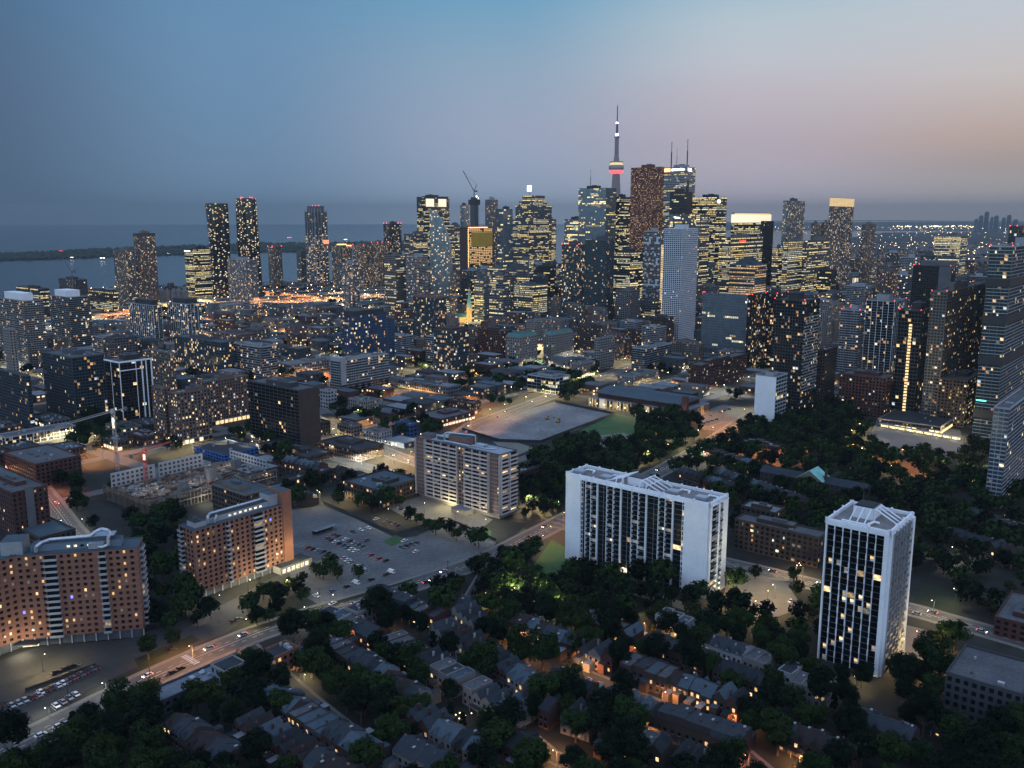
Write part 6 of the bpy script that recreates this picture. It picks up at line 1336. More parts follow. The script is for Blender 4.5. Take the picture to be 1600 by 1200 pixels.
# ------------------------------------------------------------------ trees
def crown_mesh(seed, R, Hh, n, leaf, shape='round', lm_=None):
    rng = random.Random(seed); V = []; Fc = []; M = []; cl = []
    k = 26 if shape == 'round' else 18
    for _ in range(k):
        while True:
            x, y, z = rng.uniform(-1, 1), rng.uniform(-1, 1), rng.uniform(-.85, 1)
            if .25 < x * x + y * y + z * z < 1: break
        if shape == 'cone': q = (1 - (z + 1) / 2.1); x *= q; y *= q
        cl.append((x * R * .72, y * R * .72, z * Hh / 2 * .78, R * rng.uniform(.26, .46)))
    for i in range(n):
        cx, cy_, cz, cr = cl[rng.randrange(k)]
        d = Vector((rng.gauss(0, 1), rng.gauss(0, 1), rng.gauss(0, 1))).normalized(); rr = cr * (.55 + .5 * rng.random()); p = Vector((cx, cy_, cz)) + Vector((d.x * rr, d.y * rr, d.z * rr * .85))
        nrm = (d + Vector((rng.uniform(-.7, .7), rng.uniform(-.7, .7), rng.uniform(-.2, .9)))).normalized(); a = nrm.orthogonal().normalized(); b = nrm.cross(a); t_ = rng.random() * 6.28; a2 = a * cos(t_) + b * sin(t_); b2 = nrm.cross(a2); s = leaf * rng.uniform(.6, 1.2)
        j = len(V); V.extend([tuple(p + a2 * s), tuple(p + b2 * s * .6), tuple(p - a2 * s), tuple(p - b2 * s * .6)]); Fc.append((j, j + 1, j + 2, j + 3)); M.append(0 if rng.random() < .75 else 1)
    me = bpy.data.meshes.new('crown'); me.from_pydata(V, [], Fc)
    a_, b_ = lm_; me.materials.append(a_); me.materials.append(b_); me.polygons.foreach_set('material_index', M); me.update(); return me
def trunk_mesh(h, r, R):
    b = MB(); n = 6; b.lathe([(r * 1.3, 0), (r, h * .5), (r * .55, h)], 0, 0, BARK, 7); rng = random.Random(int(h * 10))
    for i in range(5): a = i * 1.3; b.bar((0, 0, h * .7), (cos(a) * R * .5, sin(a) * R * .5, h * 1.15 + rng.uniform(0, 2)), r * .35, BARK, 4)
    return b.mesh('trunk')
TREES = []
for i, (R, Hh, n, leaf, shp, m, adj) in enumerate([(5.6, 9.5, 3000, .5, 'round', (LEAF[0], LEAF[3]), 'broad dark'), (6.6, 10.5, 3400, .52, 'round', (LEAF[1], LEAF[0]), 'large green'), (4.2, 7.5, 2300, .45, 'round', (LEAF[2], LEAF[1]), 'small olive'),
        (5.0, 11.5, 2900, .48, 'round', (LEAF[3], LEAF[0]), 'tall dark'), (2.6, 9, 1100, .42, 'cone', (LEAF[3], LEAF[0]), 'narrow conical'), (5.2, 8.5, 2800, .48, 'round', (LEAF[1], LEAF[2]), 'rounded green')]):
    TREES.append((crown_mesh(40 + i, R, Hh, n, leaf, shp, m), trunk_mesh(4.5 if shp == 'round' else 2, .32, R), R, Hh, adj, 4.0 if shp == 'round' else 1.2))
for me in [t_[0] for t_ in TREES]: me.name = 'crown'
PPOLY = [( [(-60, 1215), (0, 1195), (110, 1150), (250, 1090), (420, 1025), (560, 965), (700, 920), (800, 880), (870, 855), (900, 880), (985, 905), (1110, 945), (1200, 985), (1290, 1000), (1300, 1070), (1400, 1080), (1450, 1030), (1500, 1100), (1650, 1130), (1650, 1330), (-60, 1330)], 8.0, 1.3, 'crowding the houses'),
         ([(835, 720), (900, 693), (985, 655), (1060, 640), (1100, 675), (1060, 722), (950, 768), (880, 790), (850, 760)], 8.0, .95, 'in the park round the ball field'),
         ([(812, 745), (880, 740), (895, 790), (860, 835), (820, 820)], 9, .8, 'between the banded slab and the road'),
         ([(1040, 745), (1120, 700), (1170, 655), (1250, 625), (1340, 640), (1365, 700), (1480, 718), (1600, 690), (1620, 800), (1610, 940), (1450, 895), (1290, 885), (1140, 850), (1120, 790)], 10.0, .85, 'in the dark grounds on the right'),
         ([(195, 812), (285, 795), (290, 850), (320, 950), (300, 975), (228, 995), (215, 850)], 8.0, .96, 'between the two brick blocks'),
         ([(1440, 900), (1600, 950), (1610, 1010), (1440, 945)], 9, .8, 'by the red gabled houses'),
         ([(870, 860), (1000, 905), (1110, 950), (1100, 985), (880, 930), (850, 890)], 8, .95, 'below the long white slab'),
         ([(1130, 880), (1280, 930), (1285, 1000), (1180, 985), (1120, 950)], 11, .6, 'left of the white tower'),
         ([(480, 880), (530, 880), (540, 905), (490, 915)], 7, .9, 'beside the parking lot'), ([(600, 800), (650, 805), (775, 845), (770, 880), (740, 880), (700, 830), (600, 790)], 9, .75, 'edging the slab car park'),
         ([(630, 900), (700, 885), (700, 900), (640, 960), (610, 950)], 12, .6, 'beside the main road'), ([(390, 930), (470, 900), (480, 940), (380, 985)], 9, .6, 'in front of the orange brick slab'),
         ([(120, 1060), (330, 975), (350, 985), (230, 1045)], 13, .5, 'along the drive of the brick wings'), ([(380, 680), (440, 690), (500, 712), (440, 740)], 10, .6, 'beyond the dark slab'),
         ([(120, 640), (190, 660), (190, 690), (110, 700)], 10, .9, 'beside the dark warehouse'), ([(90, 760), (125, 765), (150, 830), (120, 830)], 9, .8, 'beside the construction site'), ([(190, 760), (290, 810), (250, 820), (180, 800)], 9, .3, 'by the construction site'),
         ([(500, 625), (600, 640), (690, 655), (700, 690), (600, 680), (520, 660)], 14, .5, 'by the lit street'), ([(730, 560), (830, 570), (930, 580), (930, 610), (860, 625), (700, 600)], 16, .5, 'among the low streets in the centre'), ([(855, 615), (900, 590), (930, 610), (880, 640)], 11, .8, 'beside the armoury hall'),
         ([(440, 760), (620, 745), (640, 800), (560, 800), (450, 795)], 13, .5, 'behind the parking lot')]
tpts = []; grid = {}
def tree_ok(x, y, rr):
    if excl_t(x, y, rr): return False
    k = (int(x // 12), int(y // 12))
    for a in (-1, 0, 1):
        for b in (-1, 0, 1):
            for (tx, ty, tr) in grid.get((k[0] + a, k[1] + b), ()):
                if (tx - x) ** 2 + (ty - y) ** 2 < (rr + tr) ** 2 * .36: return False
    return True
def excl_t(x, y, rr):
    for z_ in ZONES:
        if inpoly(x, y, z_): return True
    for q, _ in FOOT:
        if abs(q[0][0] - x) < 160 and abs(q[0][1] - y) < 160:
            if inpoly(x, y, q): return True
            for i in range(4):
                if (q[i][0] - x) ** 2 + (q[i][1] - y) ** 2 < 3: return True
    for P_, hw in ROADS:
        for i in range(len(P_) - 1):
            ax, ay = P_[i]; bx, by = P_[i + 1]; dx, dy = bx - ax, by - ay; l2 = dx * dx + dy * dy
            t_ = max(0, min(1, ((x - ax) * dx + (y - ay) * dy) / l2))
            if (x - ax - dx * t_) ** 2 + (y - ay - dy * t_) ** 2 < (hw + 1.5) ** 2: return True
    return False
rng = random.Random(77)
NOTREE = [[G(*p) for p in q] for q in ([(1275, 1035), (1390, 1062), (1420, 1100), (1380, 1135), (1265, 1100)], [(885, 875), (1100, 945), (1100, 962), (885, 892)])]
for poly, sp, dens, place in PPOLY:
    W_ = [G(min(max(px, -400), 2000), py) for px, py in poly]; xs = [p[0] for p in W_]; ys = [p[1] for p in W_]; area = abs(sum(W_[i][0] * W_[(i + 1) % len(W_)][1] - W_[(i + 1) % len(W_)][0] * W_[i][1] for i in range(len(W_)))) / 2
    for _ in range(int(area / (sp * sp) * 3.6 * dens)):
        x = rng.uniform(min(xs), max(xs)); y = rng.uniform(min(ys), max(ys))
        if not inpoly(x, y, W_) or any(inpoly(x, y, q_) for q_ in NOTREE): continue
        ti = rng.choice((0, 0, 1, 1, 2, 3, 3, 5, 5, 4)); s = rng.uniform(.85, 1.5); R = TREES[ti][2] * s; px, py = PROJ(x, y)
        if px < -60 or px > 1660 or py > 1290: continue
        if tree_ok(x, y, R): grid.setdefault((int(x // 12), int(y // 12)), []).append((x, y, R)); tpts.append((x, y, ti, s, rng.random() * 6.28, place))
XTRA = [(598, 790), (612, 784), (624, 793), (585, 800), (641, 816), (655, 820), (668, 828), (681, 836), (690, 822), (702, 836), (713, 845), (724, 834), (736, 850), (748, 857), (505, 906), (516, 898), (527, 906), (494, 901), (631, 932), (681, 958), (736, 892), (747, 902), (757, 886), (770, 893), (786, 882), (801, 877), (814, 872), (762, 912), (780, 905), (720, 915), (412, 938), (427, 931), (388, 962), (456, 926), (467, 931), (472, 914), (397, 950), (402, 978), (421, 974), (272, 1012), (232, 1030), (130, 1003), (236, 986), (251, 976), (266, 987), (291, 966), (309, 978), (320, 960), (247, 960), (301, 950), (330, 968), (848, 762), (878, 742), (866, 772), (214, 985), (560, 905), (130, 700), (150, 705), (165, 698), (120, 780), (128, 800), (118, 760), (1180, 905), (1150, 925), (1240, 910), (1445, 1060), (1465, 1010), (1478, 1000), (1490, 1015), (1400, 1058), (1420, 1062), (1345, 1075), (1310, 1080), (1340, 700), (1378, 712), (1500, 650), (1385, 668), (1520, 700), (640, 650), (700, 640), (560, 650), (520, 620)]
for px, py in XTRA:
    x, y = G(px, py)
    if not onfoot(x, y): tpts.append((x, y, rng.choice((0, 1, 3, 5, 2)), rng.uniform(.75, 1.2), rng.random() * 6.28, 'standing near the paving'))
tpts.sort(key=lambda t_: t_[0] ** 2 + t_[1] ** 2)
NT = 300
for (x, y, ti, s, a, place) in tpts[:NT]:
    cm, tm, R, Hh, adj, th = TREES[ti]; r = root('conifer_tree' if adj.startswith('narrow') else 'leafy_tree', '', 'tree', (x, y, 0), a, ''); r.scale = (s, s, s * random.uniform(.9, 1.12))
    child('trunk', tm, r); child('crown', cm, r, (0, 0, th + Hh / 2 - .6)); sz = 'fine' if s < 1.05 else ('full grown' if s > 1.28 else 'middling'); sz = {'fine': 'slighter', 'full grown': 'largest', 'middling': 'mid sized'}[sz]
    lb = '%s tree, %s of its sort %s, %s' % (adj, sz, place, where(x, y, 8)); lb = ' '.join(lb.split()[:16])
    r['label'] = lb; r['group'] = lb
b = MB(); small = [crown_mesh(90 + i, 5.2, 8.5, 330, 1.05, 'round', (LEAF[i % 3], LEAF[0])) for i in range(4)]
smv = [([tuple(v.co) for v in m.vertices], [tuple(p.vertices) for p in m.polygons]) for m in small]
def add_small(b, x, y, s, i, m):
    V_, F_ = smv[i % 4]; n = len(b.v); b.v.extend([(x + p[0] * s, y + p[1] * s, (p[2] + 6.6) * s) for p in V_]); b.f.extend([tuple(q + n for q in f) for f in F_]); k = b.mi(m); b.m.extend([k] * len(F_)); b.bar((x, y, 0), (x, y, 5 * s), .3, BARK)
for (x, y, ti, s, a, place) in tpts[NT:]: add_small(b, x, y, s * TREES[ti][2] / 5.4, ti, LEAF[ti % 4])
print('trees', len(tpts), 'houses', len(HOUSES), round(time.time() - T0, 1))

# ------------------------------------------------------------------ city fill on the street grid
PARKP = [[G(*p) for p in poly] for poly, _, dn, _ in PPOLY if dn > .7]
CLEAR = [[G(*p) for p in poly] for poly in ([(440, 800), (500, 780), (640, 800), (780, 830), (780, 880), (500, 960), (440, 930)], [(-40, 1220), (-40, 880), (240, 850), (450, 850), (1700, 850), (1700, 1220)], [(1340, 725), (1650, 725), (1650, 900), (1100, 900), (1040, 740)], [(700, 700), (740, 660), (870, 620), (990, 640), (1120, 620), (1180, 640), (1120, 700), (900, 760), (820, 760)], [(1110, 640), (1300, 640), (1650, 700), (1650, 900), (1100, 820)], [(100, 715), (300, 712), (345, 800), (350, 830), (130, 840)])]
def uvp(a, b): return (u0[0] * a + v0[0] * b, u0[1] * a + v0[1] * b)
rng = random.Random(31); lots = []
def limit_top(px, Y):
    # highest screen line the anonymous buildings may reach
    if px < 330: return 500 if px > 140 else 520
    if px < 620: return 470
    if px < 1250: return 405
    if px < 1460: return 388
    return 405
GA, GB = 118.0, 92.0; LAMPS_FAR = []; FAR_TREES = []; STREETS = MB()
for ia in range(-10, 80):
    for ib in range(-60, 60):
        a0, b0 = ia * GA, ib * GB; cx, cyy = uvp(a0 + GA / 2, b0 + GB / 2)
        if cyy < 560 or cyy > 7500: continue
        px, py = PROJ(cx, cyy)
        if px < -60 or px > 1680: continue
        if inpoly(cx, cyy, LAKE): continue
        X_, Y_ = uvp(a0, b0)
        if not excl(X_, Y_) and not onfoot(X_, Y_) and not any(inpoly(X_, Y_, c) for c in CLEAR) and not inpoly(X_, Y_, LAKE) and PROJ(X_, Y_)[1] < 800:
            LAMPS_FAR.append((X_, Y_, 0))
            if Y_ < 2500:
                for f_ in (.33, .66): LAMPS_FAR.append((*uvp(a0 + GA * f_, b0 + 7), 1))
                LAMPS_FAR.append((*uvp(a0 + 7, b0 + GB * .5), 1))
        if cyy < 2600 and not any(inpoly(cx, cyy, c) for c in CLEAR):
            for q in ([(a0 - 7, b0), (a0 + 7, b0), (a0 + 7, b0 + GB), (a0 - 7, b0 + GB)], [(a0, b0 - 6), (a0 + GA, b0 - 6), (a0 + GA, b0 + 6), (a0, b0 + 6)]):
                w_ = [uvp(*t_) for t_ in q]
                if not any(inpoly(*t_, LAKE) for t_ in w_) and not any(excl(*t_) for t_ in w_): STREETS.poly([(x, y, .02 if q[0][0] == a0 else .028) for x, y in w_], LOT)
        # lots
        big = cyy > 1900; na, nb = (2, 2) if big else (4, 2)
        for i in range(na):
            for j in range(nb):
                la = (GA - 20) / na; lb = (GB - 18) / nb; A0 = a0 + 10 + la * i + 1; B0 = b0 + 9 + lb * j + 1; W = la - 2 - rng.random() * la * .35; L = lb - 2 - rng.random() * lb * .3
                if rng.random() < .10: FAR_TREES.extend([uvp(A0 + rng.uniform(0, la), B0 + rng.uniform(0, lb)) for _ in range(4)]); continue
                X, Y = uvp(A0, B0); q = quad_world(X, Y, W, L, AG, .5); mx, my = uvp(A0 + W / 2, B0 + L / 2)
                if any(inpoly(*t_, LAKE) for t_ in q) or any(inpoly(mx, my, c) for c in CLEAR) or any(inpoly(mx, my, c) for c in PARKP) or any(excl(*t_) for t_ in q + [(mx, my)]): continue
                if any(sat(q, f[0]) for f in FOOT if abs(f[0][0][0] - X) < 220 and abs(f[0][0][1] - Y) < 220): continue
                px, py = PROJ(mx, my, 5)
                if Y < 1150: h = rng.choice((7, 8, 9, 10, 12, 14))
                elif px < 620: h = rng.choice((9, 12, 16, 20, 26, 34)) if Y < 1900 else rng.choice((8, 12, 18, 26))
                elif Y < 1500: h = rng.choice((12, 15, 20, 26, 34, 42)) if px < 950 else rng.choice((14, 20, 28, 36, 48))
                elif Y < 2700: h = rng.choice((20, 30, 45, 60, 80, 100, 130))
                else: h = rng.choice((8, 10, 14, 20, 30, 45, 70)) if px > 1000 else rng.choice((10, 20, 30))
                lim = limit_top(px, Y); zmax = TOPZ(px, lim, my)[1]; h = min(h, max(6, zmax * rng.uniform(.7, 1)))
                pxs = [PROJ(*t_)[0] for t_ in q]; a_, c_ = min(pxs), max(pxs)
                for (hl_, hr_, ht_, hb_, hy_) in HANDS:
                    if hy_ > my and a_ < hr_ and c_ > hl_:
                        g_ = ht_ + (.72 if hy_ < 2000 else .62) * (hb_ - ht_)
                        if hb_ - ht_ < 40: g_ = hb_ - 3
                        zz_ = TOPZ(px, g_, my)[1]
                        if zz_ < h: h = max(4.5, zz_)
                if PROJ(mx, my, h)[1] < lim - 2 or (h > 25 and my < 1000): h = 8
                lots.append((X, Y, W, L, h, px, py))
STREETS.f and struct(STREETS.build('street'))
lots.sort(key=lambda l: -(l[2] + l[3]) * (l[4] + 8) / (l[1] ** 2))
KINDS = [('low', 'grey', None), ('brick', 'red brick', None), ('brick_b', 'brown brick', None), ('stone', 'pale stone', None), ('mauve', 'mauve brick', None), ('office', 'grey office', None), ('condo', 'grey balconied', None), ('curtain_t', 'teal glass', None), ('condo_b', 'beige', None), ('office_d', 'black office', None), ('condo_w', 'white panelled', None)]
def pickstyle(h, px, Y, rng):
    if h < 18: return rng.choice((0, 1, 1, 2, 2, 3, 4, 2, 1))
    if Y > 1500 and 620 < px < 1300: return rng.choice((5, 5, 6, 7, 8, 9, 5, 10))
    return rng.choice((4, 6, 7, 8, 10, 2, 8))
NF = 300
for n_, (X, Y, W, L, h, px, py) in enumerate(lots[:NF]):
    k = pickstyle(h, px, Y, rng); sty, adj, _ = KINDS[k]; rf, rfn = rng.choice(((ROOF, 'grey'), (ROOF_D, 'dark'), (ROOF_L, 'pale'), (ROOF_B, 'bluish'), (ROOF_D, 'dark')))
    kind = 'low_building' if h < 18 else ('mid_rise_building' if h < 45 else 'tower_block')
    ov = {}
    if rng.random() < (.3 if Y < 1000 else .55): ov['base'] = (4.4, GREYP, rng.choice((LIT[1], LIT[3], LIT[0], LITY[1])))
    r_ = T(kind, '', 0, 0, 0, 0, 0, sty, geom=(X, Y, h, W, L), roof=rf, cat='building', seed=n_ + 500, units=9 if Y < 1300 else 3, pent=h > 14 or rng.random() < .4, foot=False, group='anonymous buildings of the city blocks', p=ST[sty]['p'] * rng.uniform(.45, 1.35), **ov)[0]
    hd = 'low' if h < 11 else ('mid height' if h < 26 else 'tall'); pend(r_, '%s %s block with %s roof, %s' % (hd, adj, rfn, where(X, Y, h * .5)))
b2 = MB(); rng2 = random.Random(3)
for (X, Y, W, L, h, px, py) in lots[NF:]:
    m = rng2.choice((CONC, BRICK_R, BRICK_B, BEIGE, BRICK_M, GREYP, CONC_D)); rf = rng2.choice((ROOF, ROOF_D, ROOF_L, ROOF_B)); c = quad_world(X, Y, W, L); b2.prism(c, 0, h, m, rf)
    nfl = max(1, int(h / 3.6))
    for f_, (p0, p1) in enumerate(((c[0], c[3]), (c[0], c[1]))):
        ln = math.hypot(p1[0] - p0[0], p1[1] - p0[1]); nb = int(ln / 4); ox, oy = (-u0[0] * .1, -u0[1] * .1) if f_ == 0 else (-v0[0] * .1, -v0[1] * .1)
        for j in range(nfl):
            for i in range(nb):
                if rng2.random() < .3:
                    f0 = (i + .2) / nb; f1 = (i + .75) / nb; mm = LIT[rng2.choice((0, 1, 2, 3, 2))] if rng2.random() < .6 else GL_DARK; z0 = j * 3.6 + 1; q = [(p0[0] + (p1[0] - p0[0]) * f + ox, p0[1] + (p1[1] - p0[1]) * f + oy) for f in (f0, f1)]
                    b2.poly([(*q[0], z0), (*q[1], z0), (*q[1], z0 + 1.9), (*q[0], z0 + 1.9)], mm)
o = b2.build('distant_building'); 
if o: o['kind'] = 'stuff'; o['label'] = 'far low city blocks too many to count'
for x, y in FAR_TREES:
    if not excl_t(x, y, 3) and not inpoly(x, y, LAKE): add_small(b, x, y, random.uniform(.8, 1.3), random.randrange(4), LEAF[random.randrange(4)])
o = b.build('tree_canopy'); o['kind'] = 'stuff'; o['label'] = 'distant street and park trees between the blocks'
print('lots', len(lots), 'lamps', len(LAMPS_FAR), round(time.time() - T0, 1))
# ------------------------------------------------------------------ far land, islands, skyline cluster on the horizon
b = MB(); near = [(-120, 410), (0, 408), (100, 405), (200, 401), (300, 398), (420, 395), (600, 392), (720, 391)]; farp = [(720, 377), (600, 378), (400, 381), (300, 385), (200, 389), (100, 394), (0, 399), (-120, 402)]
isl = [G(*p) for p in near + farp]; b.prism(ccw(isl), 0, 2.5, GRASS); struct(b.build('island'))
b = MB(); rng = random.Random(8); FORE = mat('far_forest', (.018, .03, .02), .95, .3, .01)
for _ in range(2600):
    t_ = rng.random() * 7; i = int(t_); f = t_ - i; n0 = near[i]; n1 = near[i + 1]; q0 = farp[7 - i]; q1 = farp[6 - i]; g_ = rng.random(); a = (n0[0] + (n1[0] - n0[0]) * f, n0[1] + (n1[1] - n0[1]) * f); c = (q0[0] + (q1[0] - q0[0]) * f, q0[1] + (q1[1] - q0[1]) * f)
    x, y = G(a[0] + (c[0] - a[0]) * g_, a[1] + (c[1] - a[1]) * g_); s = rng.uniform(9, 17); n = len(b.v); k = b.mi(FORE); h_ = rng.uniform(10, 22)
    ring = [(x + s * cos(q * 1.047) * rng.uniform(.7, 1.2), y + s * sin(q * 1.047) * rng.uniform(.7, 1.2), h_ * rng.uniform(.45, .7)) for q in range(6)]; b.v.extend([(p[0], p[1], 2) for p in ring] + ring + [(x, y, h_)])
    for q in range(6): w_ = (q + 1) % 6; b.f.append((n + q, n + w_, n + 6 + w_, n + 6 + q)); b.f.append((n + 6 + q, n + 6 + w_, n + 12)); b.m += [k, k]
o = b.build('island_woods'); o['kind'] = 'stuff'; o['label'] = 'dark wooded islands across the harbour'
for (px, py, sz, m, nm) in ((95, 392, 3.2, RED_E, 'red light among the island trees'), (160, 403, 3, WHITE_E, 'pale lit ferry dock on the island shore'), (112, 402, 2, WHITE_E, 'white lamp at the island shore, left'), (263, 396, 1.2, WHITE_E, 'white lamp at the island shore, middle'), (452, 371, 6, PINK_E, 'magenta light beyond the island trees'), (540, 374, 4, WHITE_E, 'white light beyond the island trees')):
    X, Y = G(px, py, 12); b = MB(); b.bar((0, 0, -12), (0, 0, 0), 1, CONC); 
    for q in range(-2, 3): b.blob((q * sz * 1.6, 0, 0), sz * .5, m)
    tagm(b.build('shore_light', loc=(X, Y, 12)), nm, 'light')
b = MB(); HM = mat('far_land', (.04, .045, .045), .95, .3, .0006); ang = [radians(33 - i * .6) for i in range(45)]
for r0, r1, h0, h1 in ((15500, 17000, .6, 25), (17000, 22000, 25, 55), (22000, 26500, 55, 120), (26500, 30500, 120, 150)):
    for a, c in zip(ang[:-1], ang[1:]):
        k0 = .5 + .5 * sin(a * 23) * sin(a * 7 + r0); k1 = .5 + .5 * sin(c * 23) * sin(c * 7 + r0); s0 = min(1, max(0, (a - radians(9)) / radians(8))); s1 = min(1, max(0, (c - radians(9)) / radians(8)))
        b.poly([(r0 * sin(a), r0 * cos(a), h0 * s0), (r1 * sin(a), r1 * cos(a), h1 * s0 * (.8 + .2 * k0)), (r1 * sin(c), r1 * cos(c), h1 * s1 * (.8 + .2 * k1)), (r0 * sin(c), r0 * cos(c), h0 * s1)], HM)
struct(b.build('hills'))
b = MB(); rng = random.Random(5)
for _ in range(420):
    px = rng.uniform(1150, 1610); py = rng.choice((rng.uniform(353, 358), rng.uniform(353, 375))); 
    X, Y = G(px, py, 40 if py < 360 else 10); s = Y / 1400 * rng.uniform(.22, .42); b.blob((X, Y, 40 if py < 360 else 10), s, rng.choice((LAMP_Y, WHITE_E, LIT[3], LAMP_Y)))
for _ in range(60):
    px = rng.gauss(1470, 40); py = rng.uniform(352.5, 354.5); X, Y = G(px, py, 60); b.blob((X, Y, 60), Y / 1400 * .6, LAMP_Y)
o = b.build('distant_lights'); o['kind'] = 'stuff'; o['label'] = 'scattered lamps of the far suburbs'
for i, (px, yt, w) in enumerate(((1528, 343, 6), (1536, 338, 7), (1545, 332, 7), (1552, 340, 5), (1560, 338, 7), (1571, 341, 6), (1580, 337, 7), (1590, 344, 8))):
    Y = 13500; X, z = TOPZ(px, yt, Y); W = w * Y / F; b = MB(); b.box(0, W * .6, 0, W * .8, 0, z, GREYP); b.box(W * .1, W * .5, W * .1, W * .6, z, z + 12, GREYP)
    r_ = root('distant_tower', '', 'tower', (X, Y, 0), radians(50), 'hazy towers on the far horizon'); b.build('wall', r_); r_['label'] = '%s hazy tower of the far cluster on the right horizon' % ('first second third fourth fifth sixth seventh eighth'.split()[i] + ' from left')

# ------------------------------------------------------------------ lamps
COLR = {'o': ((1, .42, .12), LAMP_O), 'y': ((1, .74, .34), LAMP_Y), 'w': ((1, .9, .68), WHITE_E), 'g': ((1, .85, .35), LAMP_Y), 'r': ((1, .3, .12), LAMP_O)}
lampmesh = {}
def lampm(c, h, q=1):
    k = (c, h, round(q, 1))
    if k in lampmesh: return lampmesh[k]
    p = MB(); p.lathe([(.16, 0), (.11, h * .6), (.08, h)], 0, 0, GREYP, 6); p.bar((0, 0, h), (0, -1.3, h + .25), .06, GREYP); a = p.mesh('pole')
    e = MB(); e.blob((0, -1.4, h + .12), .26 * q, COLR[c][1]); e.box(-.16, .16, -1.75, -1.1, h + .22, h + .34, GREYP); lampmesh[k] = (a, e.mesh('lamp_head')); return lampmesh[k]
def lamp(px, py, c='y', power=1.0, h=8.0, world_xy=None, name='street_lamp'):
    X, Y = world_xy or G(px, py, h); q = max(1.0, min(3.2, Y / 650)); a, e = lampm(c, h, q); r = root(name, '', 'lamp', (X, Y, 0), random.uniform(0, 6.28), 'lit street lamps'); child('lamp_head', e, child('pole', a, r))
    if power: light('lamp_light', (0, -1.4, h - .35), 2600 * power, COLR[c][0], r, .3, 'POINT' if c == 'g' else 'SPOT')
    pend(r, '%s glowing lamp on a grey post, %s' % ({'o': 'orange', 'y': 'yellow', 'w': 'white', 'g': 'greenish yellow', 'r': 'red orange'}[c], where(X, Y, h))); return r
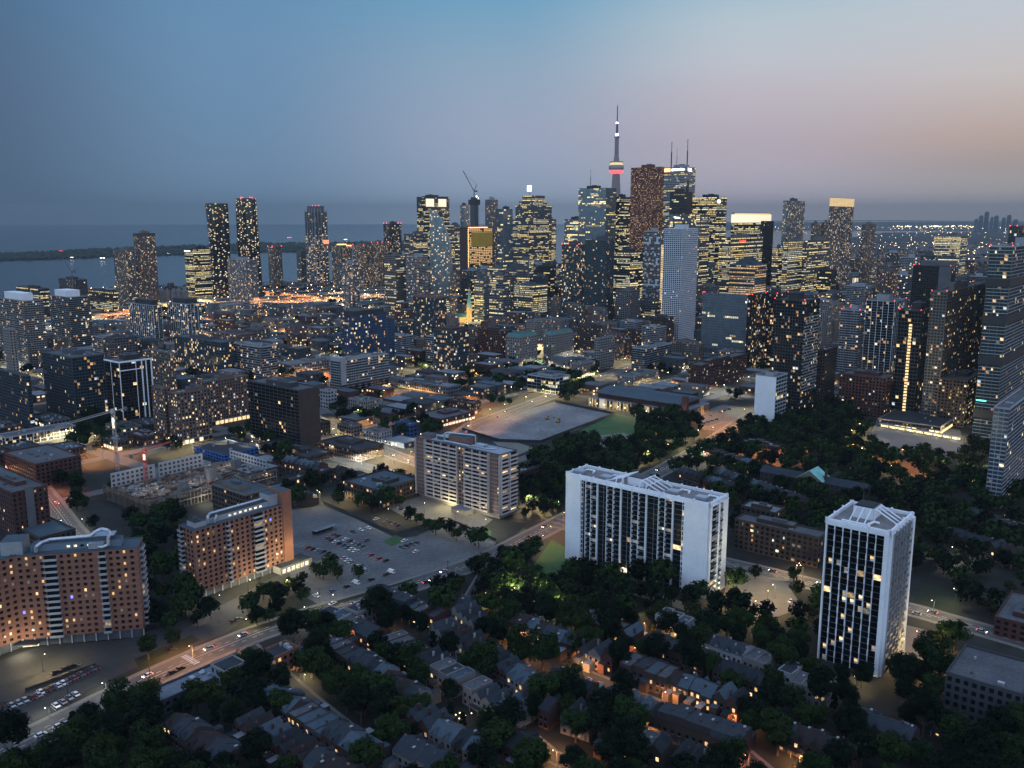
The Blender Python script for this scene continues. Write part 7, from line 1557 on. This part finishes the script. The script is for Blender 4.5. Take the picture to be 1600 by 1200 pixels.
LIST = [(300, 1008, 'o', 6.5), (190, 978, 'w', .8), (126, 984, 'w', .8), (65, 1024, 'y', 1.6), (165, 1066, 'w', .5), (76, 1106, 'w', .5), (343, 932, 'w', 2), (387, 907, 'y', 1.5), (380, 968, 'y', .7), (452, 905, 'y', 1.6), (480, 948, 'w', .5), (516, 930, 'y', .5), (495, 925, 'w', .4),
 (800, 918, 'g', 3.4), (846, 913, 'g', 2.6), (868, 940, 'g', 1.5), (872, 958, 'g', .9), (605, 1060, 'y', .7), (540, 983, 'o', 2.0), (586, 982, 'o', 1.5), (500, 1008, 'o', .5), (470, 1048, 'y', .6), (475, 1052, 'y', .5), (624, 1010, 'y', .5), (658, 1018, 'o', .9), (690, 1026, 'y', 1.6), (705, 1070, 'o', 2.4), (735, 1085, 'o', 1.0), (740, 1058, 'y', .6),
 (985, 932, 'g', 1.6), (1008, 972, 'o', 1.6), (990, 1010, 'r', 1.2), (818, 985, 'o', 1.6), (905, 1035, 'o', 2.2), (920, 1010, 'o', .8), (1035, 1080, 'o', 1.8), (1038, 1055, 'y', .5), (870, 1172, 'o', 2.2), (838, 1160, 'o', 1.0), (1060, 1115, 'o', 1.5), (1150, 1116, 'o', .7), (1170, 1180, 'r', 1.0), (1010, 1142, 'o', 1.0), (1100, 1175, 'y', .9), (745, 950, 'o', 1.8), (760, 925, 'o', .8),
 (1460, 938, 'y', 1.2), (1255, 884, 'y', 1.4), (1242, 884, 'y', .5), (1212, 914, 'g', 1.6), (1165, 932, 'y', 1.6), (1122, 925, 'y', 2.4), (1098, 972, 'y', .9), (1140, 900, 'o', 1.4), (1185, 940, 'y', 1.2), (1200, 925, 'o', 1.0), (1491, 856, 'w', 1.2), (1560, 975, 'w', .8), (1580, 978, 'y', .8), (1485, 1118, 'g', 1.2), (1250, 1178, 'o', .9), (1337, 1054, 'y', .6), (1495, 920, 'w', .3), (1415, 1000, 'y', 2.2), (1435, 985, 'o', 2.0), (1570, 800, 'y', .9),
 (712, 800, 'y', 2), (762, 812, 'w', 1.2), (540, 768, 'y', 1.0), (604, 796, 'y', 1.0), (500, 768, 'y', .8), (498, 767, 'w', .5), (663, 785, 'y', .8), (858, 822, 'o', 3), (880, 800, 'o', 3.5), (850, 838, 'y', 1.2), (870, 784, 'w', .8), (1006, 664, 'y', 2.2), (1020, 676, 'y', 1.0), (1052, 680, 'w', .9), (1092, 672, 'w', .7), (1098, 690, 'y', .8), (1130, 643, 'o', 5.5), (1150, 660, 'o', 4.5), (1112, 668, 'o', 3), (1165, 640, 'y', 3.5), (1180, 632, 'y', 2),
 (1215, 688, 'r', 3), (1235, 698, 'r', 3.4), (1262, 700, 'r', 2.4), (1335, 694, 'o', 4), (1345, 700, 'y', 2), (1362, 712, 'o', 1.5), (1400, 718, 'r', 2), (1408, 702, 'o', .9), (1380, 716, 'r', 1.6), (1330, 672, 'y', 2.5), (1345, 662, 'y', 2), (1508, 728, 'g', 1.5), (1390, 727, 'y', .4), (1245, 880, 'o', .5), (1225, 745, 'y', 1.5), (1288, 760, 'y', .5),
 (512, 664, 'y', 3), (525, 680, 'y', 3), (545, 692, 'y', 2.6), (565, 700, 'y', 2.6), (590, 705, 'y', 2.2), (615, 712, 'y', 1.8), (640, 706, 'o', 2.5), (500, 650, 'y', 2), (655, 585, 'w', 7), (610, 600, 'y', 4), (680, 590, 'y', 3), (700, 580, 'y', 3), (770, 592, 'y', 3), (735, 655, 'o', 3), (765, 640, 'o', 3.4), (790, 632, 'y', 2.5), (820, 620, 'y', 3), (850, 608, 'y', 3), (885, 600, 'o', 3.4), (905, 590, 'y', 4), (935, 580, 'y', 4), (920, 600, 'o', 3), (880, 572, 'y', 4), (975, 560, 'y', 5), (1000, 553, 'y', 3),
 (560, 640, 'y', 1.6), (700, 652, 'y', 2), (575, 655, 'o', 1), (600, 690, 'w', 1.5), (430, 665, 'y', 2.2), (395, 690, 'w', 1), (440, 700, 'y', 1), (380, 675, 'y', 2), (350, 685, 'y', 3), (300, 690, 'y', 3), (240, 676, 'y', 3), (222, 664, 'y', 2.5), (262, 684, 'w', 1), (320, 730, 'w', 2), (325, 738, 'o', 1.5), (298, 735, 'o', 1.6), (330, 741, 'o', 1.2), (73, 795, 'w', .9), (95, 787, 'w', .7), (130, 810, 'w', .8), (20, 745, 'o', 1.5), (60, 770, 'r', 1.2), (0, 730, 'o', 1.2), (65, 760, 'r', 1.0), (1030, 630, 'y', 2), (940, 618, 'y', 2), (1170, 690, 'y', 1.2), (1185, 700, 'o', 1.2), (1100, 705, 'w', .5), (1010, 705, 'y', .7)]
for q in LIST: lamp(q[0], q[1], q[2], q[3] * (5.0 if q[2] == 'g' and 780 < q[0] < 880 else ((7 if q[2] in 'or' else 6) if q[1] > 760 else 90)), h=8.0 if q[1] < 960 or q[3] > 1.5 else 4.5)
LAMPS_FAR.sort(key=lambda q: q[1]); rng = random.Random(1); stuffm = MB(); nfar = 0; nl = 0
for x, y, k in LAMPS_FAR:
    x += rng.uniform(-5, 5); y += rng.uniform(-6, 6)
    if PROJ(x, y)[1] > 640 and rng.random() < .5: continue
    c = rng.choice('yyyyow'); px, py = PROJ(x, y)
    pw = (300 if k == 0 else 0) * (1 if y < 1300 else 2.0)
    if y > 3000: x += rng.uniform(-60, 60); y += rng.uniform(-50, 50)
    if y > 3000 and rng.random() < .55: continue
    if 380 < px < 500 and py < 500: c = 'o'; pw *= 1.4
    if nfar < 110: lamp(0, 0, c, pw if k == 0 else 2.5, 9, (x, y)); nfar += 1
    else:
        stuffm.bar((x, y, 0), (x, y, 9), .15, GREYP); stuffm.blob((x, y, 9.3), max(.9, min(2.6, y / 1500)) * (.6 if k else .8) * rng.uniform(.5, 1.1), COLR[c][1])
        if k == 0 and y < 3400 and nl < 240: light('street_light', (x, y, 13), 2600 * pw * 1.5, COLR[c][0], None, 1.5, 'SPOT'); nl += 1
o = stuffm.build('street_lamps'); o['kind'] = 'stuff'; o['label'] = 'hundreds of small street lamps through the far blocks'
for px, py in ((410, 468), (440, 466), (470, 463), (500, 461), (160, 488), (190, 484), (310, 472), (340, 470), (590, 456), (560, 458), (690, 451)):
    X, Y = G(px, py, 16); light('motorway_light', (X, Y, 22), 700000, (1, .42, .16), None, 2, 'SPOT')

# ------------------------------------------------------------------ fences and vehicles
def fence(name, label, pts, h, m, cat='fence'):
    P_ = [G(*p) for p in pts]; x0, y0 = P_[0]; r = root(name, label, cat, (x0, y0, 0)); b = MB(); ps = MB()
    for (ax, ay), (bx, by) in zip(P_[:-1], P_[1:]):
        d = math.hypot(bx - ax, by - ay); nx_, ny_ = -(by - ay) / d * .05, (bx - ax) / d * .05
        b.prism(ccw([(ax - x0 - nx_, ay - y0 - ny_), (bx - x0 - nx_, by - y0 - ny_), (bx - x0 + nx_, by - y0 + ny_), (ax - x0 + nx_, ay - y0 + ny_)]), .05, h, m); k = 0
        while k < d: x = ax - x0 + (bx - ax) * k / d; y = ay - y0 + (by - ay) * k / d; ps.box(x - .09, x + .09, y - .09, y + .09, 0, h + .15, GREYP); k += 5
    b.build('panel', r); ps.build('post', r)
CARP = [('white', (.62, .63, .66)), ('black', (.015, .016, .02)), ('silver', (.32, .34, .37)), ('dark red', (.22, .02, .02)), ('blue', (.04, .09, .2)), ('grey', (.1, .105, .115))]
def car_proto(i, van=False):
    nm, rgb = CARP[i]; m = mat('car_paint_' + nm.replace(' ', '_'), rgb, .3, 0, spec=.6, metal=.2 if nm in ('silver', 'grey') else 0); L = 4.6 if not van else 5.4; w = .9; h0, h1 = (.82, 1.45) if not van else (1.15, 2.15)
    b = MB(); pr = [(-L / 2, .3), (-L / 2, .75 if not van else 1.0), (-L / 2 + .15, h0), (L / 2 - .9, h0), (L / 2 - .05, h0 - .18), (L / 2, .35)]
    for sg in (-1, 1): pts = [(x, sg * w, z) for x, z in pr]; b.poly(pts if sg < 0 else pts[::-1], m)
    for k in range(6): a = pr[k]; c = pr[(k + 1) % 6]; b.poly([(a[0], -w, a[1]), (a[0], w, a[1]), (c[0], w, c[1]), (c[0], -w, c[1])], m)
    r0, r1 = (-L * .28, L * .12) if not van else (-L * .47, L * .28); b.box(r0, r1, -w * .78, w * .78, h1 - .05, h1, m); body = b.mesh('body')
    g_ = MB(); lo = [(r0 - .45 if not van else r0, h0), (r1 + .75, h0)]
    for sg in (-1, 1): pts = [(lo[0][0], sg * w * .96, h0), (lo[1][0], sg * w * .96, h0), (r1, sg * w * .78, h1 - .05), (r0, sg * w * .78, h1 - .05)]; g_.poly(pts if sg < 0 else pts[::-1], GL_DARK if not van else m)
    g_.poly([(lo[1][0], -w * .96, h0), (lo[1][0], w * .96, h0), (r1, w * .78, h1 - .05), (r1, -w * .78, h1 - .05)], GL_DARK); g_.poly([(lo[0][0], w * .96, h0), (lo[0][0], -w * .96, h0), (r0, -w * .78, h1 - .05), (r0, w * .78, h1 - .05)], GL_DARK)
    gl = g_.mesh('cabin_glass'); wh = MB()
    for k in range(10): a = 2 * pi * k / 10; c = 2 * pi * (k + 1) / 10; wh.poly([(.33 * cos(a), -.1, .33 * sin(a)), (.33 * cos(c), -.1, .33 * sin(c)), (.33 * cos(c), .1, .33 * sin(c)), (.33 * cos(a), .1, .33 * sin(a))], TYRE)
    wh.poly([(.33 * cos(2 * pi * k / 10), -.1, .33 * sin(2 * pi * k / 10)) for k in range(10)], TYRE); wh.poly([(.33 * cos(2 * pi * k / 10), .1, .33 * sin(2 * pi * k / 10)) for k in range(9, -1, -1)], TYRE); wm = wh.mesh('wheel')
    hb = MB(); hb.box(0, .06, -.18, .18, -.07, .07, WHITE_T); tb = MB(); tb.box(-.06, 0, -.16, .16, -.08, .08, TAIL); return dict(body=body, gl=gl, wh=wm, hl=hb.mesh('headlight'), tl=tb.mesh('tail_lamp'), L=L, nm=nm, van=van)
CP_ = [car_proto(i) for i in range(6)]; VAN = car_proto(0, True)
HLIT = MB(); HLIT.box(0, .1, -.2, .2, -.1, .1, WHITE_E); HLIT = HLIT.mesh('headlight'); TLIT = MB(); TLIT.box(-.1, 0, -.2, .2, -.1, .1, mat('lit_tail_lamp', (.3, .01, .01), .4, 0, emit=(1, .05, .03), est=7)); TLIT = TLIT.mesh('tail_lamp')
def car(x, y, yaw, i, place, van=False, z=.07, lit=False):
    p = VAN if van else CP_[i]; lb = '%s %s %s' % (p['nm'], 'van' if van else 'car', place); r = root('parked_van' if van else 'parked_car', lb, 'van' if van else 'car', (x, y, z), yaw, lb)
    child('body', p['body'], r); child('cabin_glass', p['gl'], r); L = p['L']
    for sx_ in (-1, 1):
        for sy_ in (-1, 1): child('wheel', p['wh'], r, (sx_ * L * .31, sy_ * .82, .33))
    for sy_ in (-1, 1): child('headlight', HLIT if lit else p['hl'], r, (L / 2 - .02, sy_ * .62, .62)); child('tail_lamp', TLIT if lit else p['tl'], r, (-L / 2 + .02, sy_ * .66, .7))
    return r
rng = random.Random(21); YU = math.atan2(u0[1], u0[0]); YV = math.atan2(v0[1], v0[0])
STALL = MB()
def crow(p0, p1, n, yaw, place, skip=.08, cols=None):
    a = Vector(G(*p0)); b = Vector(G(*p1))
    for k in range(n + 1):
        q = a.lerp(b, (k - .5) / max(1, n - 1)); dx, dy = cos(yaw), sin(yaw); STALL.poly([(q.x - dx * 2.6 + dy * .07, q.y - dy * 2.6 - dx * .07, .085), (q.x + dx * 2.6 + dy * .07, q.y + dy * 2.6 - dx * .07, .085), (q.x + dx * 2.6 - dy * .07, q.y + dy * 2.6 + dx * .07, .085), (q.x - dx * 2.6 - dy * .07, q.y - dy * 2.6 + dx * .07, .085)], PAINT)
    for k in range(n):
        if rng.random() < skip: continue
        q = a.lerp(b, k / max(1, n - 1)); car(q.x, q.y, yaw + (pi if rng.random() < .5 else 0) + rng.uniform(-.04, .04), rng.choice(cols or (0, 0, 1, 1, 2, 3, 4, 5, 1)), place)
crow((512, 842), (556, 862), 8, YU, 'in the far twin row of the parking lot'); crow((522, 836), (566, 855), 8, YU, 'in the far twin row of the parking lot')
crow((467, 852), (520, 868), 8, YU, 'in the row beside the brick slab'); crow((538, 873), (570, 893), 7, YU, 'in the middle row of the parking lot', cols=(0, 0, 0, 2, 1)); crow((574, 866), (592, 874), 4, YU, 'in the short middle row of the parking lot', cols=(1, 3, 5))
crow((628, 856), (652, 849), 4, YV, 'by the grass island of the lot', cols=(1, 5)); crow((552, 832), (575, 826), 3, YV, 'at the back of the parking lot'); crow((604, 815), (622, 822), 4, YU, 'under the trees behind the lot', cols=(1, 5)); crow((622, 796), (645, 805), 6, YV, 'by the banded slab', cols=(0, 1, 1, 3))
for px, py, i, yw, pl in ((632, 846, 0, YU, 'alone right of the grass island'), (650, 863, 0, YU, 'at the right edge of the lot'), (603, 877, 1, YU, 'alone in the middle of the lot'), (494, 932, 0, YV, 'nearest in the front lane of the lot'), (519, 925, 4, YU, 'in the front lane of the lot'), (542, 918, 1, YU, 'in the front lane of the lot'), (580, 907, 1, YU, 'in the front lane of the lot'), (603, 899, 1, YU, 'beside the white van'), (573, 845, 5, YU, 'in the upper aisle of the lot'),
        (92, 1136, 0, YU, 'on the main road at lower left'), (64, 1150, 0, YU, 'behind another on the main road at lower left'), (270, 1052, 1, YU, 'near the crossing on the main road'), (282, 1046, 1, YU, 'near the crossing on the main road'), (365, 973, 1, YU, 'at the drive corner'), (372, 969, 5, YU, 'at the drive corner'), (421, 1060, 1, YV, 'at the lane end by the orange shop'), (690, 928, 2, YU, 'on the main road beyond the lot'), (480, 958, 2, YU, 'on the main road'), (520, 944, 0, YU, 'on the main road below the lot'),
        (602, 924, 3, YU, 'braking on the main road'), (508, 1120, 1, YV, 'parked along the left side street'), (524, 1131, 1, YV, 'parked along the left side street'), (540, 1142, 0, YV, 'parked along the left side street'), (1110, 1140, 0, YV, 'parked along the right side street'), (1135, 1152, 0, YV, 'second on the right side street'), (1432, 960, 2, YV, 'moving on the cross street by the tower'), (1410, 1022, 0, YV, 'in the forecourt of the white tower'), (810, 1008, 0, YV, 'in the lane among trees'), (1245, 945, 2, YV, 'left of the white tower'), (1236, 940, 0, YU, 'left of the white tower'),
        (270, 1018, 1, YU, 'waiting on the drive of the brick wing'), (700, 965, 1, YV, 'on the lane off the main road'), (588, 812, 0, YU, 'by the courtyard flats')):
    x, y = G(px, py); 
    if (px, py) != (92, 1136): pass
    car(x, y, yw, i, pl)
for px, py, yw, pl in ((556, 912, YV, 'in the front lane of the lot'), (611, 895, YV, 'at the right of the front lane'), (397, 1042, YV, 'on the lane by the blue corner house')): x, y = G(px, py); car(x, y, yw, 0, pl, True)
crow((8, 1108), (60, 1087), 6, YV, 'left end of the kerbside row, lower left', cols=(0, 2, 1)); crow((64, 1083), (99, 1069), 5, YV, 'lit part of the kerbside row, lower left', 0, (0, 0, 2, 1)); crow((104, 1066), (150, 1044), 9, YV, 'dark part of the kerbside row, lower left', 0, (1, 1, 5)); crow((88, 1104), (118, 1086), 4, YV, 'second row facing the kerb, lower left', 0, (0, 2))
crow((1095, 655), (1140, 640), 7, YV, 'in the orange lit lot', cols=(1, 5, 1)); crow((1100, 662), (1120, 656), 4, YV, 'front of the orange lit lot', cols=(1, 5)); crow((88, 1052), (112, 1043), 3, YU, 'in the walled bay by the entrance', cols=(1,))
struct(STALL.build('parking_bay_lines'))
for pts_, n_, place in ((R_MAIN[2:14], 16, 'driving with lights on along the main road'), (R_CROSS[1:7], 7, 'driving with lights on along the cross street'), ([(690, 700), (740, 664), (850, 623), (920, 597), (1000, 566)], 14, 'driving with lights on beside the cleared site'), ([(500, 658), (560, 688), (620, 712), (690, 735)], 8, 'driving with lights on in the bright street'), ([(40, 735), (75, 778), (110, 825), (160, 880)], 6, 'driving with lights on beside the dark warehouse')):
    W_ = [Vector(G(*p)) for p in pts_]; ln = [(W_[i + 1] - W_[i]).length for i in range(len(W_) - 1)]; tot = sum(ln)
    for k in range(n_):
        d_ = tot * (k + rng.uniform(.1, .8)) / n_; i = 0
        while i < len(ln) - 1 and d_ > ln[i]: d_ -= ln[i]; i += 1
        t_ = (W_[i + 1] - W_[i]).normalized(); sd = rng.choice((-1, 1)); q = W_[i] + t_ * d_ + Vector((t_.y, -t_.x)) * 2.9 * sd; car(q.x, q.y, math.atan2(t_.y, t_.x) + (0 if sd > 0 else pi), rng.randrange(6), place, z=.1, lit=True)
fence('garden_wall', 'low brick wall behind the kerbside row of cars, lower left', [(40, 1080), (150, 1040)], 1.3, BRICK_B, 'wall')
# bus shelter like shed and lorries in the lot
X, Y = G(494, 838); r = root('parking_shed', 'long grey roofed open shed in the parking lot', 'shed', (X, Y, 0), YU); b = MB(); b.box(0, 17, 0, 4, 2.8, 3.1, ROOF_L); b.build('roof', r); b = MB()
for i in range(5): b.box(.3 + i * 4, .5 + i * 4, .2, .4, 0, 2.8, GREYP); b.box(.3 + i * 4, .5 + i * 4, 3.6, 3.8, 0, 2.8, GREYP)
b.box(0, 17, 3.8, 3.9, 0, 2.8, GL_DARK); b.build('post', r)
# excavators and hoarding on the cleared site
for i, (px, py) in enumerate(((855, 655), (872, 660))):
    X, Y = G(px, py); r = root('excavator', 'yellow excavator on the cleared site, %s' % ('left' if i == 0 else 'right'), 'excavator', (X, Y, 0), i * 1.2); m = mat('digger_yellow', (.35, .2, .03), .6, .2, .5)
    b = MB(); b.box(-2, 2, -1.6, -1, 0, .9, TYRE); b.box(-2, 2, 1, 1.6, 0, .9, TYRE); b.build('track', r); b = MB(); b.box(-2, 1.4, -1.3, 1.3, .9, 2.2, m); b.box(.1, 1.4, -1.2, .1, 2.2, 3.3, GL_DARK); b.build('cab', r); b = MB(); b.bar((1.2, .5, 2), (4, .5, 5), .3, m); b.bar((4, .5, 5), (6.5, .5, 2), .22, m); b.box(6, 7, 0, 1, .8, 2, TYRE); b.build('arm', r)
fence('site_hoarding', 'dark hoarding round the cleared site', [(722, 672), (780, 690), (845, 692), (960, 648), (868, 629)], 2.6, BLACKM)
fence('lot_fence', 'low fence between the parking lot and the slab car park', [(505, 786), (620, 835), (700, 812), (775, 845)], 1.6, CONC_D)
# utility poles with wires
for i, (p0, p1) in enumerate((((108, 1105), (300, 1012)), ((235, 1068), (345, 975)), ((500, 950), (640, 888)), ((700, 905), (830, 845)), ((885, 775), (1020, 712)))):
    A_ = G(*p0); B_ = G(*p1); r = root('utility_pole', 'wooden pole carrying sagging wires, %s' % where(A_[0], A_[1], 5), 'utility pole', (A_[0], A_[1], 0)); b = MB(); b.bar((0, 0, 0), (0, 0, 11), .17, BARK, 6); b.bar((-1, .8, 10.3), (1, -.8, 10.3), .08, BARK); b.build('pole', r); b = MB(); d = Vector((B_[0] - A_[0], B_[1] - A_[1], 0))
    for o_ in (-.7, .7): b.tube([tuple(d * (k / 10) + Vector((o_, -o_, 10.4 - 2.2 * 4 * (k / 10) * (1 - k / 10)))) for k in range(11)], .04, BLACKM, 3)
    b.build('wire', r)
# string lights over a back garden, one thing each
for i, (px, py, n) in enumerate(((712, 1128, 9), (1005, 1142, 8), (690, 1148, 4))):
    X, Y = G(px, py); b = MB(); q = Vector((0, 0, 2.6)); pts = [(cos(k * .7) * 3 + k * .5, sin(k * .9) * 2.2, 2.6 + .2 * sin(k)) for k in range(n)]
    b.tube(pts, .03, BLACKM, 3); b.bar((pts[0][0], pts[0][1], 0), pts[0], .06, BARK); b.bar((pts[-1][0], pts[-1][1], 0), pts[-1], .06, BARK)
    for p in pts: b.blob(p, .2, LAMP_O if i != 0 else LAMP_Y)
    o = tagm(b.build('string_lights', loc=(X, Y, 0)), ['long zigzag of yellow party bulbs in a back garden', 'orange bulb string by the house with glowing windows', 'short orange bulb string below the long zigzag'][i], 'string lights'); light('party_light', (2, 0, 2.4), 500, (1, .6, .25), o, .2)
# ------------------------------------------------------------------ people
def person(px, py, label, top_, yaw):
    X, Y = G(px, py); me = bpy.data.meshes.new('person'); J = dict(p=(0, 0, .95, .15), c=(0, .02, 1.28, .17), n=(0, .02, 1.5, .06), h=(0, 0, 1.66, .1), hl=(.1, 0, .9, .1), kl=(.11, -.12, .5, .07), al=(.11, .02, .08, .05), tl=(.11, -.14, .04, .04), hr=(-.1, 0, .9, .1), kr=(-.11, .12, .5, .07), ar=(-.11, .3, .1, .05), tr=(-.11, .18, .04, .04), sl=(.2, 0, 1.42, .06), el=(.26, .05, 1.15, .045), wl=(.25, -.1, .93, .03), sr=(-.2, 0, 1.42, .06), er=(-.26, -.02, 1.15, .045), wr=(-.25, -.2, .98, .03))
    K = list(J); E_ = [('p', 'c'), ('c', 'n'), ('n', 'h'), ('p', 'hl'), ('hl', 'kl'), ('kl', 'al'), ('al', 'tl'), ('p', 'hr'), ('hr', 'kr'), ('kr', 'ar'), ('ar', 'tr'), ('c', 'sl'), ('sl', 'el'), ('el', 'wl'), ('c', 'sr'), ('sr', 'er'), ('er', 'wr')]
    me.from_pydata([J[k][:3] for k in K], [(K.index(a), K.index(b)) for a, b in E_], []); o = bpy.data.objects.new('person', me); COL.objects.link(o); o.location = (X, Y, .18); o.rotation_euler = (0, 0, yaw); me.materials.append(top_)
    md = o.modifiers.new('s', 'SKIN'); me.skin_vertices.new() if not me.skin_vertices else None
    for i, k in enumerate(K): me.skin_vertices[0].data[i].radius = (J[k][3], J[k][3])
    me.skin_vertices[0].data[0].use_root = True; ss = o.modifiers.new('b', 'SUBSURF'); ss.levels = 1; ss.render_levels = 1; tagm(o, label, 'person')
person(342, 974, 'person in dark clothes walking on the drive near the crossing', mat('dark_cloth', (.03, .03, .04), .9, 0), .7); person(47, 1021, 'person in dark clothes standing in the bright entrance', mat('dark_cloth', (.03, .03, .04)), 2)

# ------------------------------------------------------------------ make the automatic labels single things out
seen = {}
for o, tx in PENDING: seen.setdefault(tx, []).append(o)
for tx, os_ in seen.items():
    os_.sort(key=lambda o: o.location.x ** 2 + o.location.y ** 2)
    for i, o in enumerate(os_):
        lb = tx if len(os_) == 1 else '%s, %s' % (tx, ordn(i + 1))
        for w_ in (' the', ' the', ' on a grey post', ' edged', ' block', ' height', ' painted', ' rendered', ' roof,'):
            while len(lb.split()) > 16 and w_ in lb: lb = lb.replace(w_, '', 1)
        o['label'] = lb
# ------------------------------------------------------------------ haze
HZ = bpy.data.materials.new('evening_haze'); HZ.use_nodes = True; t = HZ.node_tree; t.nodes.clear(); ov_ = t.nodes.new('ShaderNodeOutputMaterial'); pv = t.nodes.new('ShaderNodeVolumePrincipled')
pv.inputs['Density'].default_value = HAZE_D; pv.inputs['Color'].default_value = (*HAZE_C, 1); pv.inputs['Anisotropy'].default_value = 0.2; t.links.new(pv.outputs[0], ov_.inputs['Volume'])
b = MB(); S_ = RG + 600; b.box(-S_, S_, -900, S_, -1.5, 640, HZ); hz = b.build('haze'); hz['kind'] = 'stuff'; hz['label'] = 'thin blue evening haze over the whole city'
print('done', len(bpy.data.objects), round(time.time() - T0, 1))
